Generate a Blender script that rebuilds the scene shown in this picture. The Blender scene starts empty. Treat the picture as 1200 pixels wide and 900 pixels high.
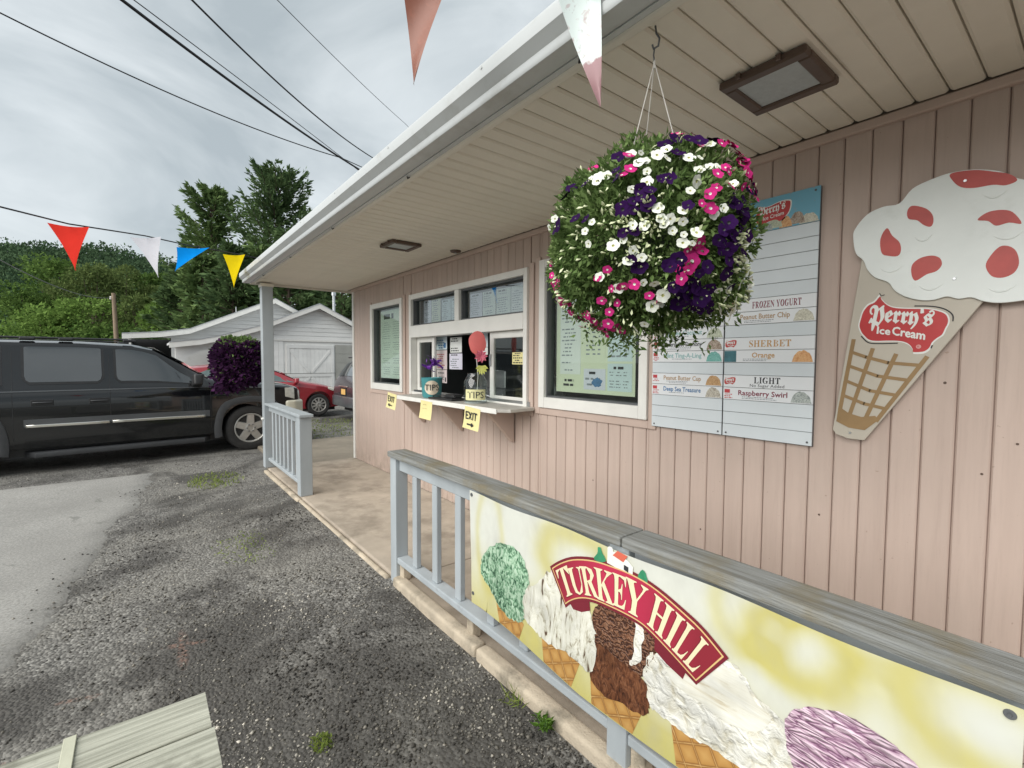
import bpy, bmesh, math, random
import numpy as np
from mathutils import Vector, Matrix, noise as mnoise
from math import sin, cos, pi, radians, hypot, atan2, sqrt
R = random.Random(7)
NR = np.random.default_rng(11)
S = bpy.context.scene
COL = S.collection

# ------------------------------------------------------------------ camera
CAM = Vector((0, 0, 1.6))
HEAD, PITCH, ROLL = radians(51.82), radians(-2.79), radians(0.2756)
fw = Vector((-sin(HEAD)*cos(PITCH), cos(HEAD)*cos(PITCH), sin(PITCH)))
rt = Vector((cos(HEAD), sin(HEAD), 0))
up = rt.cross(fw)
rt2 = rt*cos(ROLL) + up*sin(ROLL)
up2 = up*cos(ROLL) - rt*sin(ROLL)
cam = bpy.data.cameras.new('camera')
cam.sensor_width = 36
cam.lens = 554.17*36/1200
cam.clip_start = 0.02
cam.clip_end = 2000
camo = bpy.data.objects.new('camera', cam)
COL.objects.link(camo)
camo.matrix_world = Matrix(((rt2.x, up2.x, -fw.x, CAM.x), (rt2.y, up2.y, -fw.y, CAM.y), (rt2.z, up2.z, -fw.z, CAM.z), (0, 0, 0, 1)))
S.camera = camo

# ------------------------------------------------------------------ light
SUN_EL, SUN_AZ = radians(38), radians(172)      # azimuth clockwise from +y: behind the camera, a little to the right
w = bpy.data.worlds.new('World')
S.world = w
w.use_nodes = True
wn, wl = w.node_tree.nodes, w.node_tree.links
wn.clear()
sky = wn.new('ShaderNodeTexSky')
sky.sky_type = 'NISHITA'
sky.sun_disc = False
sky.sun_elevation = SUN_EL
sky.sun_rotation = SUN_AZ
tc = wn.new('ShaderNodeTexCoord')
mp = wn.new('ShaderNodeMapping')
mp.inputs['Scale'].default_value = (1.6, 1.6, 3.6)
wl.new(tc.outputs['Generated'], mp.inputs['Vector'])
nz = wn.new('ShaderNodeTexNoise')
nz.inputs['Scale'].default_value = 1.5
nz.inputs['Detail'].default_value = 8
nz.inputs['Roughness'].default_value = 0.5
nz.inputs['Distortion'].default_value = 0.7
wl.new(mp.outputs[0], nz.inputs['Vector'])
cr = wn.new('ShaderNodeValToRGB')
cr.color_ramp.elements[0].position = 0.36
cr.color_ramp.elements[0].color = (3.5, 3.95, 4.15, 1)
cr.color_ramp.elements[1].position = 0.66
cr.color_ramp.elements[1].color = (6.1, 6.5, 6.65, 1)
wl.new(nz.outputs['Fac'], cr.inputs['Fac'])
mx = wn.new('ShaderNodeMix')
mx.data_type = 'RGBA'
mx.inputs['Factor'].default_value = 0.9
wl.new(sky.outputs[0], mx.inputs[6])
wl.new(cr.outputs[0], mx.inputs[7])
bg = wn.new('ShaderNodeBackground')
bg.inputs['Strength'].default_value = 0.05
wl.new(mx.outputs[2], bg.inputs['Color'])
wo = wn.new('ShaderNodeOutputWorld')
wl.new(bg.outputs[0], wo.inputs['Surface'])
sl = bpy.data.lights.new('sun', 'SUN')
sl.energy = 1.5
sl.angle = radians(65)
sl.color = (1.0, 0.97, 0.92)
slo = bpy.data.objects.new('sun', sl)
COL.objects.link(slo)
sd = Vector((sin(SUN_AZ)*cos(SUN_EL), cos(SUN_AZ)*cos(SUN_EL), sin(SUN_EL)))
slo.rotation_euler = sd.to_track_quat('Z', 'Y').to_euler()
S.view_settings.view_transform = 'Standard'
S.view_settings.look = 'None'
S.view_settings.gamma = 1
S.view_settings.exposure = 1.5
S.cycles.max_bounces = 8
S.cycles.transparent_max_bounces = 12
S.cycles.use_denoising = True

# ------------------------------------------------------------------ materials
def _nt(name):
    m = bpy.data.materials.new(name)
    m.use_nodes = True
    nt = m.node_tree
    return m, nt, nt.nodes, nt.links, nt.nodes['Principled BSDF']

class NX:
    """small node expression helper"""
    def __init__(s, nt):
        s.nt, s.n, s.l = nt, nt.nodes, nt.links
    def _in(s, sock, v):
        if hasattr(v, 'is_output') or isinstance(v, bpy.types.NodeSocket):
            s.l.new(v, sock)
        else:
            sock.default_value = v
    def m(s, op, a, b=0.0, c=None, clamp=False):
        n = s.n.new('ShaderNodeMath'); n.operation = op; n.use_clamp = clamp
        s._in(n.inputs[0], a); s._in(n.inputs[1], b)
        if c is not None: s._in(n.inputs[2], c)
        return n.outputs[0]
    def coord(s, which='Object', scale=(1, 1, 1), rot=(0, 0, 0), loc=(0, 0, 0)):
        t = s.n.new('ShaderNodeTexCoord'); p = s.n.new('ShaderNodeMapping')
        p.inputs['Scale'].default_value = scale; p.inputs['Rotation'].default_value = rot; p.inputs['Location'].default_value = loc
        s.l.new(t.outputs[which], p.inputs['Vector'])
        return p.outputs[0]
    def noise(s, vec, scale, detail=4, rough=0.55, dist=0.0):
        n = s.n.new('ShaderNodeTexNoise')
        n.inputs['Scale'].default_value = scale; n.inputs['Detail'].default_value = detail
        n.inputs['Roughness'].default_value = rough; n.inputs['Distortion'].default_value = dist
        s.l.new(vec, n.inputs['Vector'])
        return n.outputs['Fac']
    def voronoi(s, vec, scale, feature='F1', out='Distance', rand=1.0):
        n = s.n.new('ShaderNodeTexVoronoi'); n.feature = feature
        n.inputs['Scale'].default_value = scale; n.inputs['Randomness'].default_value = rand
        s.l.new(vec, n.inputs['Vector'])
        return n.outputs[out]
    def wave(s, vec, scale, dist=0.0, detail=2, dscale=1.0, direction='X'):
        n = s.n.new('ShaderNodeTexWave'); n.bands_direction = direction
        n.inputs['Scale'].default_value = scale; n.inputs['Distortion'].default_value = dist
        n.inputs['Detail'].default_value = detail; n.inputs['Detail Scale'].default_value = dscale
        s.l.new(vec, n.inputs['Vector'])
        return n.outputs['Fac']
    def ramp(s, fac, stops, interp='LINEAR'):
        n = s.n.new('ShaderNodeValToRGB'); r = n.color_ramp; r.interpolation = interp
        while len(r.elements) < len(stops): r.elements.new(0.5)
        for e, (p, c) in zip(r.elements, stops):
            e.position = p; e.color = (c if len(c) == 4 else (*c, 1)) if not isinstance(c, (int, float)) else (c, c, c, 1)
        s._in(n.inputs['Fac'], fac)
        return n.outputs['Color']
    def mix(s, f, a, b, mode='MIX'):
        n = s.n.new('ShaderNodeMix'); n.data_type = 'RGBA'; n.blend_type = mode
        s._in(n.inputs[0], f)
        s._in(n.inputs[6], a if not isinstance(a, tuple) else ((*a, 1) if len(a) == 3 else a))
        s._in(n.inputs[7], b if not isinstance(b, tuple) else ((*b, 1) if len(b) == 3 else b))
        return n.outputs[2]
    def bump(s, h, strength=0.3, dist=0.01):
        n = s.n.new('ShaderNodeBump'); n.inputs['Strength'].default_value = strength; n.inputs['Distance'].default_value = dist
        s.l.new(h, n.inputs['Height'])
        return n.outputs['Normal']
    def geo(s, out):
        return s.n.new('ShaderNodeNewGeometry').outputs[out]
    def objrand(s):
        return s.n.new('ShaderNodeObjectInfo').outputs['Random']
    def sep(s, vec):
        n = s.n.new('ShaderNodeSeparateXYZ'); s.l.new(vec, n.inputs[0]); return n.outputs

def scl(c, k): return tuple(min(1, max(0, v*k)) for v in c)

def mat(name, col, rough=0.6, var=0.12, vs=5.0, bump=0.15, bs=90.0, metal=0.0, coat=0.0, stretch=(1, 1, 1), col2=None, orand=0.0, spec=0.5, bdist=0.004, dirt=None):
    m, nt, n, l, b = _nt(name)
    x = NX(nt)
    v = x.coord('Object', stretch)
    f = x.noise(v, vs, 6)
    c = x.ramp(f, [(0.3, scl(col, 1-var)), (0.7, col2 or scl(col, 1+var))])
    if dirt:
        f2 = x.noise(x.coord('Object'), dirt[1], 7, 0.65)
        c = x.mix(x.ramp(f2, [(dirt[2], 0.0), (dirt[2]+0.16, dirt[3])]), c, dirt[0])
    if orand:
        c = x.mix(1.0, c, x.ramp(x.objrand(), [(0, 1-orand), (1, 1.0)]), 'MULTIPLY')
    l.new(c, b.inputs['Base Color'])
    b.inputs['Roughness'].default_value = rough
    b.inputs['Metallic'].default_value = metal
    b.inputs['Coat Weight'].default_value = coat
    b.inputs['Coat Roughness'].default_value = 0.04
    b.inputs['Specular IOR Level'].default_value = spec
    if bump:
        l.new(x.bump(x.noise(v, bs, 5), bump, bdist), b.inputs['Normal'])
    return m

def glass(name, tint=(1, 1, 1), ior=1.5, extra=0.0):
    m, nt, n, l, b = _nt(name)
    n.remove(b)
    tr = n.new('ShaderNodeBsdfTransparent'); tr.inputs[0].default_value = (*tint, 1)
    gl = n.new('ShaderNodeBsdfGlossy'); gl.inputs['Roughness'].default_value = 0.01
    x = NX(nt)
    gg = n.new('ShaderNodeNewGeometry'); dt = n.new('ShaderNodeVectorMath'); dt.operation = 'DOT_PRODUCT'
    l.new(gg.outputs['Normal'], dt.inputs[0]); l.new(gg.outputs['Incoming'], dt.inputs[1])
    f0 = ((ior-1)/(ior+1))**2
    fres = x.m('ADD', x.m('MULTIPLY', x.m('POWER', x.m('SUBTRACT', 1.0, x.m('ABSOLUTE', dt.outputs['Value']), clamp=True), 5.0), 1-f0), f0+extra, clamp=True)
    mxs = n.new('ShaderNodeMixShader')
    l.new(fres, mxs.inputs[0])
    l.new(tr.outputs[0], mxs.inputs[1]); l.new(gl.outputs[0], mxs.inputs[2])
    l.new(mxs.outputs[0], n['Material Output'].inputs[0])
    return m

def leafmat(name, dark, light, trans=0.35, cs=0.7):
    m, nt, n, l, b = _nt(name)
    x = NX(nt)
    r = x.geo('Random Per Island')
    cl = x.noise(x.coord('Object'), cs, 3)
    f = x.m('ADD', x.m('MULTIPLY', r, 0.55), x.m('MULTIPLY', x.m('SUBTRACT', cl, 0.3), 1.1), clamp=True)
    c = x.ramp(f, [(0.1, dark), (0.9, light)])
    n.remove(b)
    d = n.new('ShaderNodeBsdfDiffuse'); t = n.new('ShaderNodeBsdfTranslucent')
    l.new(c, d.inputs[0]); l.new(c, t.inputs[0])
    ms = n.new('ShaderNodeMixShader'); ms.inputs[0].default_value = trans
    l.new(d.outputs[0], ms.inputs[1]); l.new(t.outputs[0], ms.inputs[2])
    l.new(ms.outputs[0], n['Material Output'].inputs[0])
    return m

M = {}
def siding_mat():
    m, nt, n, l, b = _nt('pink siding paint'); x = NX(nt)
    p = x.geo('Position'); q = n.new('ShaderNodeMapping'); q.inputs['Scale'].default_value = (9, 9, 0.5); l.new(p, q.inputs['Vector']); v = q.outputs[0]
    c = x.ramp(x.noise(v, 2.2, 5), [(0.3, (0.515, 0.402, 0.345)), (0.7, (0.57, 0.45, 0.388))])
    c = x.mix(x.ramp(x.noise(v, 9, 6, 0.7), [(0.50, 0.0), (0.75, 0.30)]), c, (0.40, 0.30, 0.255))       # grain showing through the paint
    c = x.mix(x.ramp(x.noise(p, 1.7, 6, 0.65), [(0.48, 0.0), (0.70, 0.42)]), c, (0.47, 0.385, 0.33))      # faded and grubby areas
    z = x.sep(p)[2]
    splash = x.m('MULTIPLY', x.m('SUBTRACT', 1.0, x.m('DIVIDE', x.m('SUBTRACT', z, 0.10), 0.38), clamp=True), x.ramp(x.noise(p, 5.5, 6, 0.7), [(0.34, 0.0), (0.66, 0.85)]))
    c = x.mix(splash, c, (0.27, 0.215, 0.17))                                                             # splashed dirt near the walkway
    c = x.mix(x.ramp(x.noise(p, 46, 2, 0.5), [(0.735, 0.0), (0.76, 0.5)]), c, (0.30, 0.20, 0.15))
    c = x.mix(1.0, c, x.ramp(x.objrand(), [(0, 0.94), (1, 1.0)]), 'MULTIPLY')
    l.new(c, b.inputs['Base Color']); b.inputs['Roughness'].default_value = 0.55
    l.new(x.bump(x.noise(v, 14, 6, 0.7), 0.12, 0.003), b.inputs['Normal'])
    return m
M['siding'] = siding_mat()
M['groove'] = mat('shaded siding groove', (0.42, 0.31, 0.265), 0.8, 0.1)
M['pinktrim'] = mat('pink trim paint', (0.53, 0.412, 0.352), 0.55, 0.06, 4, 0.06)
M['soffit'] = mat('soffit vinyl', (0.78, 0.73, 0.625), 0.5, 0.05, 4, 0.05, 60, orand=0.04, dirt=((0.42, 0.37, 0.29), 2.5, 0.58, 0.4))
M['soffitdark'] = mat('soffit joint', (0.40, 0.365, 0.31), 0.8)
M['gutter'] = mat('aluminium gutter', (0.54, 0.56, 0.56), 0.35, 0.06, 2, 0.03, 20, stretch=(0.3, 2, 2), dirt=((0.36, 0.36, 0.33), 4.0, 0.55, 0.5))
M['cream'] = mat('cream trim', (0.74, 0.70, 0.61), 0.5, 0.06)
M['white'] = mat('white paint', (0.78, 0.77, 0.73), 0.45, 0.05, 6, 0.06, 120, dirt=((0.55, 0.52, 0.46), 7, 0.62, 0.4))
M['whitewood'] = mat('white weathered boards', (0.79, 0.79, 0.77), 0.65, 0.08, 3, 0.15, 40, orand=0.10, stretch=(1, 0.3, 1), dirt=((0.45, 0.44, 0.40), 2.0, 0.6, 0.45))
M['roofing'] = mat('roof shingles', (0.10, 0.10, 0.105), 0.9, 0.3, 30, 0.5, 60)
M['rail'] = mat('grey blue railing paint', (0.365, 0.40, 0.42), 0.55, 0.10, 5, 0.2, 60, stretch=(1, 1, 0.3), dirt=((0.20, 0.21, 0.21), 8, 0.63, 0.5))
M['cap'] = mat('weathered cap board', (0.20, 0.195, 0.165), 0.9, 0.34, 16, 1.0, 70, stretch=(0.16, 3.0, 3.0), col2=(0.30, 0.31, 0.305), dirt=((0.20, 0.165, 0.095), 3.6, 0.47, 0.65), spec=0.15)
M['concrete'] = mat('walkway concrete', (0.42, 0.36, 0.29), 0.9, 0.16, 4.5, 0.6, 130, dirt=((0.215, 0.18, 0.14), 2.6, 0.49, 0.65), bdist=0.006)
M['kerb'] = mat('kerb concrete', (0.47, 0.40, 0.305), 0.9, 0.20, 7, 0.8, 110, dirt=((0.17, 0.15, 0.115), 6, 0.50, 0.75), bdist=0.006)
M['slab'] = mat('old slab', (0.26, 0.225, 0.175), 0.9, 0.2, 3, 0.4, 80)
M['black'] = mat('black plastic', (0.02, 0.02, 0.021), 0.45, 0.2, 10, 0.05)
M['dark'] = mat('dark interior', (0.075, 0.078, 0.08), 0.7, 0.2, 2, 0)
M['darkgrey'] = mat('dark grey paint', (0.10, 0.105, 0.11), 0.5, 0.15)
M['steel'] = mat('steel', (0.55, 0.56, 0.57), 0.3, 0.05, metal=1.0, bump=0.02)
M['brown'] = mat('bronze frame', (0.105, 0.068, 0.05), 0.45, 0.15, 8, 0.1)
M['lens'] = mat('frosted lens', (0.42, 0.45, 0.45), 0.35, 0.08, 60, 0.2, 160)
M['pane'] = glass('window glass', (0.90, 0.94, 0.92), 1.45, 0.03)
M['paneT'] = glass('upper window glass', (0.86, 0.90, 0.90), 1.5, 0.14)
M['jar'] = glass('jar glass', (0.90, 0.95, 0.94), 1.45, 0.06)
M['paper'] = mat('white paper', (0.82, 0.83, 0.80), 0.7, 0.03, 3, 0.03)
M['paperpink'] = mat('pinkish paper', (0.72, 0.62, 0.62), 0.7, 0.03)
M['papergreen'] = mat('pale green paper', (0.76, 0.82, 0.74), 0.7, 0.05, 2)
M['paperblue'] = mat('pale blue paper', (0.68, 0.77, 0.81), 0.7, 0.04)
M['paperlav'] = mat('lavender paper', (0.74, 0.72, 0.82), 0.7, 0.04)
M['postercream'] = mat('pale yellow poster', (0.77, 0.79, 0.60), 0.7, 0.05, 2)
M['paperyellow'] = mat('yellow paper', (0.76, 0.68, 0.33), 0.75, 0.06, 9, 0.15, 14)
M['ink'] = mat('black ink', (0.025, 0.025, 0.03), 0.6, 0.2, 20, 0)
M['greyink'] = mat('grey print', (0.26, 0.28, 0.31), 0.7, 0.2, 20, 0)
M['blueink'] = mat('blue print', (0.07, 0.19, 0.38), 0.7, 0.2, 20, 0)
M['redink'] = mat('red print', (0.50, 0.05, 0.06), 0.6, 0.12, 9, 0)
M['red'] = mat('sign red', (0.50, 0.042, 0.045), 0.4, 0.12, 6, 0.04)
M['berry'] = mat('strawberry red', (0.53, 0.085, 0.075), 0.45, 0.10, 14, 0.05)
M['signwhite'] = mat('sign white', (0.82, 0.86, 0.84), 0.38, 0.05, 5, 0.05, 30, dirt=((0.62, 0.66, 0.62), 6, 0.56, 0.5))
M['lettering'] = mat('white lettering', (0.80, 0.80, 0.77), 0.4, 0.03, 5, 0)
M['signtan'] = mat('sign grey beige', (0.52, 0.475, 0.40), 0.42, 0.06, 4, 0.04, 30, dirt=((0.40, 0.36, 0.30), 4, 0.6, 0.5))
M['waffle'] = mat('waffle brown line', (0.30, 0.19, 0.085), 0.45, 0.10, 12, 0.04)
M['menu'] = mat('menu board white', (0.66, 0.71, 0.74), 0.35, 0.04, 4, 0.02, orand=0.05)
M['strip'] = mat('menu strip white', (0.76, 0.78, 0.80), 0.35, 0.03, 4, 0.02)
M['tanink'] = mat('tan print', (0.46, 0.32, 0.20), 0.6, 0.1, 9, 0)
M['tealink'] = mat('teal print', (0.28, 0.48, 0.48), 0.6, 0.1, 9, 0)
M['sherbet'] = mat('orange tan print', (0.55, 0.33, 0.14), 0.6, 0.1, 9, 0)
M['maroonink'] = mat('maroon print', (0.22, 0.03, 0.06), 0.6, 0.1, 9, 0)
M['tealblock'] = mat('dark teal print', (0.04, 0.15, 0.18), 0.5, 0.3, 30, 0)
M['carblack'] = mat('black car paint', (0.006, 0.007, 0.008), 0.15, 0.15, 2, 0.0, coat=1.0, spec=0.25)
M['cargrey'] = mat('dark grey car plastic', (0.05, 0.052, 0.055), 0.5, 0.1, 9, 0.05)
M['cladding'] = mat('grey lower car paint', (0.085, 0.09, 0.095), 0.3, 0.12, 3, 0, coat=0.5)
M['carred'] = mat('red car paint', (0.30, 0.018, 0.028), 0.25, 0.1, 2, 0.0, coat=0.9)
M['carvan'] = mat('dark brown grey car paint', (0.055, 0.045, 0.05), 0.25, 0.1, 2, 0.0, coat=0.8)
M['carglass'] = mat('tinted car glass', (0.024, 0.030, 0.033), 0.03, 0.1, 3, 0, coat=1.0, spec=1.0)
M['carglass2'] = mat('pale car glass', (0.10, 0.14, 0.14), 0.06, 0.2, 3, 0, coat=0.5, spec=0.8)
M['tyre'] = mat('tyre rubber', (0.032, 0.031, 0.030), 0.8, 0.25, 12, 0.25, 60)
M['alloy'] = mat('alloy wheel', (0.50, 0.49, 0.46), 0.35, 0.08, 12, 0.03, metal=0.55)
M['chrome'] = mat('bright trim', (0.72, 0.70, 0.64), 0.2, 0.05, 4, 0, metal=0.85)
M['creambumper'] = mat('dull pale bumper', (0.58, 0.55, 0.44), 0.35, 0.08, 4, 0.03, coat=0.3)
M['headlamp'] = mat('headlamp lens', (0.70, 0.68, 0.60), 0.15, 0.15, 18, 0.1, coat=0.7)
M['taillamp'] = mat('tail lamp lens', (0.45, 0.03, 0.03), 0.2, 0.15, 18, 0.05, coat=0.6)
M['plate'] = mat('number plate', (0.66, 0.40, 0.13), 0.5, 0.2, 30, 0)
M['bark'] = mat('bark', (0.095, 0.07, 0.05), 0.9, 0.3, 6, 0.6, 20, stretch=(3, 3, 0.5))
M['polewood'] = mat('pole wood', (0.27, 0.20, 0.14), 0.85, 0.2, 6, 0.4, 30, stretch=(3, 3, 0.3))
M['tablewood'] = mat('weathered table wood', (0.36, 0.36, 0.285), 0.85, 0.30, 22, 1.0, 60, stretch=(4.0, 0.10, 4.0), col2=(0.60, 0.60, 0.50), orand=0.10, dirt=((0.15, 0.145, 0.11), 7, 0.57, 0.75))
M['cable'] = mat('black cable', (0.012, 0.012, 0.013), 0.6, 0.1, 5, 0)
M['wirewhite'] = mat('white hanger wire', (0.62, 0.60, 0.56), 0.5, 0.1, 5, 0)
def pmat(name, col):
    m, nt, n, l, b = _nt(name); n.remove(b); x = NX(nt)
    c = x.ramp(x.noise(x.coord('Object'), 6, 3), [(0.3, scl(col, 0.92)), (0.7, scl(col, 1.05))])
    d = n.new('ShaderNodeBsdfDiffuse'); t = n.new('ShaderNodeBsdfTranslucent'); ms = n.new('ShaderNodeMixShader'); ms.inputs[0].default_value = 0.4
    l.new(c, d.inputs[0]); l.new(c, t.inputs[0]); l.new(d.outputs[0], ms.inputs[1]); l.new(t.outputs[0], ms.inputs[2]); l.new(ms.outputs[0], n['Material Output'].inputs[0])
    return m
M['pred'] = pmat('red pennant plastic', (0.80, 0.05, 0.035))
M['pwhite'] = pmat('white pennant plastic', (0.72, 0.72, 0.77))
M['pblue'] = pmat('blue pennant plastic', (0.006, 0.29, 0.85))
M['pyellow'] = pmat('yellow pennant plastic', (0.88, 0.66, 0.012))
M['foliage'] = leafmat('petunia leaves', (0.065, 0.118, 0.034), (0.24, 0.34, 0.125), 0.3, 6)
M['bud'] = mat('pale buds', (0.62, 0.66, 0.42), 0.6, 0.2, 30, 0)
M['fpink'] = mat('pink petals', (0.62, 0.03, 0.22), 0.8, 0.15, 40, 0, orand=0.25, spec=0.15)
M['fwhite'] = mat('white petals', (0.80, 0.82, 0.74), 0.8, 0.05, 40, 0, orand=0.14, spec=0.15)
M['fpurple'] = mat('purple petals', (0.028, 0.006, 0.058), 0.85, 0.3, 40, 0, orand=0.35, spec=0.08)
M['fpurple2'] = leafmat('dull purple petals', (0.030, 0.014, 0.034), (0.090, 0.032, 0.095), 0.2, 5)
M['pot'] = mat('basket pot', (0.06, 0.075, 0.05), 0.6)
M['tin'] = mat('teal tin', (0.07, 0.30, 0.32), 0.35, 0.15, 18, 0.05)
M['tinlabel'] = mat('cream tin label', (0.72, 0.62, 0.48), 0.5, 0.1, 20, 0)
M['ribbon'] = mat('purple ribbon', (0.20, 0.05, 0.42), 0.4, 0.2, 20, 0)
M['ppink'] = mat('coral paper', (0.72, 0.16, 0.15), 0.6, 0.06, 12, 0)
M['pgreen'] = mat('lime ribbon', (0.50, 0.52, 0.12), 0.5, 0.1, 12, 0)
M['stem'] = mat('green stem', (0.10, 0.2, 0.05), 0.6, 0.1, 12, 0)
M['weed'] = leafmat('weed leaves', (0.07, 0.16, 0.02), (0.20, 0.34, 0.07), 0.35, 4)
M['grass'] = leafmat('grass blades', (0.12, 0.18, 0.035), (0.34, 0.40, 0.11), 0.35, 3)
M['orangepaint'] = mat('orange marking paint', (0.50, 0.16, 0.08), 0.85, 0.2, 20, 0.2)
# ------------------------------------------------------------------ helpers
def newmesh(name, verts, faces, mats):
    me = bpy.data.meshes.new(name)
    me.from_pydata([tuple(v) for v in verts], [], faces)
    for m in (mats if isinstance(mats, (list, tuple)) else [mats]):
        me.materials.append(m)
    return me

def link(name, me, parent=None, loc=None, label=None, kind=None):
    o = bpy.data.objects.new(name, me)
    COL.objects.link(o)
    if parent: o.parent = parent
    if loc is not None: o.location = loc
    if label: o['label'] = label
    if kind: o['kind'] = kind
    return o

def thing(name, label, cat, loc=(0, 0, 0), rz=0.0, group=None):
    o = bpy.data.objects.new(name, None)
    COL.objects.link(o)
    o.empty_display_size = 0.1
    o.location = loc
    o.rotation_euler = (0, 0, rz)
    return tag(o, label, cat, group)

def tag(o, label, cat, group=None):
    o['label'] = label
    o['category'] = cat
    if group: o['group'] = group
    return o

def origin(o):
    p = Vector((0, 0, 0))
    while o:
        p += o.location
        o = o.parent
    return p

class MB:
    """collects world-space geometry; build() links it as one mesh object"""
    def __init__(s): s.v, s.f, s.mi, s.cur = [], [], [], 0
    def add(s, vs, fs):
        b = len(s.v)
        s.v += [Vector(v) for v in vs]
        for f in fs:
            s.f.append([i+b for i in f]); s.mi.append(s.cur)
        return s
    def box(s, x0, x1, y0, y1, z0, z1):
        return s.add([(x0, y0, z0), (x1, y0, z0), (x1, y1, z0), (x0, y1, z0), (x0, y0, z1), (x1, y0, z1), (x1, y1, z1), (x0, y1, z1)],
                     [(3, 2, 1, 0), (4, 5, 6, 7), (0, 1, 5, 4), (1, 2, 6, 5), (2, 3, 7, 6), (3, 0, 4, 7)])
    def obox(s, c, hx, hy, hz, mtx):
        b = MB().box(-hx, hx, -hy, hy, -hz, hz)
        return s.add([Vector(c) + mtx @ v for v in b.v], b.f)
    def bar(s, a, b, wd, th, upv=(0, 0, 1)):
        a, b = Vector(a), Vector(b)
        d = (b-a).normalized(); u = Vector(upv); r = d.cross(u).normalized(); u = r.cross(d)
        return s.obox((a+b)/2, (b-a).length/2, wd/2, th/2, Matrix((d, r, u)).transposed())
    def quad(s, *p):
        return s.add(p, [tuple(range(len(p)))])
    def prism(s, pts, off):
        off = Vector(off); n = len(pts); pts = [Vector(p) for p in pts]
        fs = [tuple(range(n)), tuple(range(2*n-1, n-1, -1))] + [((i+1) % n, i, n+i, n+(i+1) % n) for i in range(n)]
        return s.add(pts + [p+off for p in pts], fs)
    def tube(s, pts, r, n=8, closed=False):
        pts = [Vector(p) for p in pts]; k = len(pts)
        vs, fs = [], []
        prev = None
        for i, p in enumerate(pts):
            d = (pts[min(i+1, k-1)] - pts[max(i-1, 0)])
            d = d.normalized() if d.length > 1e-9 else Vector((0, 0, 1))
            a = prev if prev is not None else (Vector((0, 0, 1)) if abs(d.z) < 0.9 else Vector((1, 0, 0)))
            u = (a - d*a.dot(d)); u = u.normalized() if u.length > 1e-6 else d.orthogonal().normalized()
            prev = u; w_ = d.cross(u)
            rr = r[i] if isinstance(r, (list, tuple)) else r
            vs += [p + (u*cos(2*pi*j/n) + w_*sin(2*pi*j/n))*rr for j in range(n)]
        for i in range(k-1):
            for j in range(n):
                fs.append((i*n+j, i*n+(j+1) % n, (i+1)*n+(j+1) % n, (i+1)*n+j))
        fs += [tuple(range(n-1, -1, -1)), tuple(range((k-1)*n, k*n))]
        return s.add(vs, fs)
    def lathe(s, prof, c, ax=(0, 0, 1), n=24, cap=True):
        c, ax = Vector(c), Vector(ax).normalized()
        u = ax.orthogonal().normalized(); w_ = ax.cross(u)
        vs = [c + ax*h + (u*cos(2*pi*j/n) + w_*sin(2*pi*j/n))*r for (r, h) in prof for j in range(n)]
        fs = [(i*n+j, i*n+(j+1) % n, (i+1)*n+(j+1) % n, (i+1)*n+j) for i in range(len(prof)-1) for j in range(n)]
        if cap: fs += [tuple(range(n-1, -1, -1)), tuple(range((len(prof)-1)*n, len(prof)*n))]
        return s.add(vs, fs)
    def build(s, name, m, parent=None, bevel=0.0, smooth=0, label=None, kind=None, local=False, seg=1, recalc=True):
        o0 = Vector((0, 0, 0)) if (local or parent is None) else origin(parent)
        vs = [v-o0 for v in s.v]
        loc = None
        if parent is None and vs and not local:      # give top-level meshes an origin at their base
            xs = [v.x for v in vs]; ys = [v.y for v in vs]; zs = [v.z for v in vs]
            loc = Vector(((min(xs)+max(xs))/2, (min(ys)+max(ys))/2, min(zs)))
            vs = [v-loc for v in vs]
        me = newmesh(name, vs, s.f, m)
        if isinstance(m, (list, tuple)):
            me.polygons.foreach_set('material_index', s.mi)
        if bevel or recalc:
            bm = bmesh.new(); bm.from_mesh(me)
            if recalc: bmesh.ops.recalc_face_normals(bm, faces=bm.faces)
            if bevel:
                es = [e for e in bm.edges if len(e.link_faces) == 2 and e.calc_face_angle(0) > 0.6]
                bmesh.ops.bevel(bm, geom=es, offset=bevel, segments=seg, affect='EDGES', profile=0.6, clamp_overlap=True)
            bm.to_mesh(me); bm.free()
        if smooth:
            me.shade_smooth()
            me.set_sharp_from_angle(angle=radians(smooth))
        return link(name, me, parent, loc, label, kind)

def fastmesh(name, V, F, m, k=4, midx=None):
    """numpy verts (n,3), faces (f,k)"""
    me = bpy.data.meshes.new(name)
    nv, nf = len(V), len(F)
    me.vertices.add(nv); me.vertices.foreach_set('co', np.asarray(V, np.float32).ravel())
    me.loops.add(nf*k); me.loops.foreach_set('vertex_index', np.asarray(F, np.int32).ravel())
    me.polygons.add(nf); me.polygons.foreach_set('loop_start', np.arange(0, nf*k, k, dtype=np.int32))
    me.polygons.foreach_set('loop_total', np.full(nf, k, np.int32))
    for mm in (m if isinstance(m, (list, tuple)) else [m]): me.materials.append(mm)
    if midx is not None: me.polygons.foreach_set('material_index', np.asarray(midx, np.int32))
    me.update(calc_edges=True)
    return me

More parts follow.
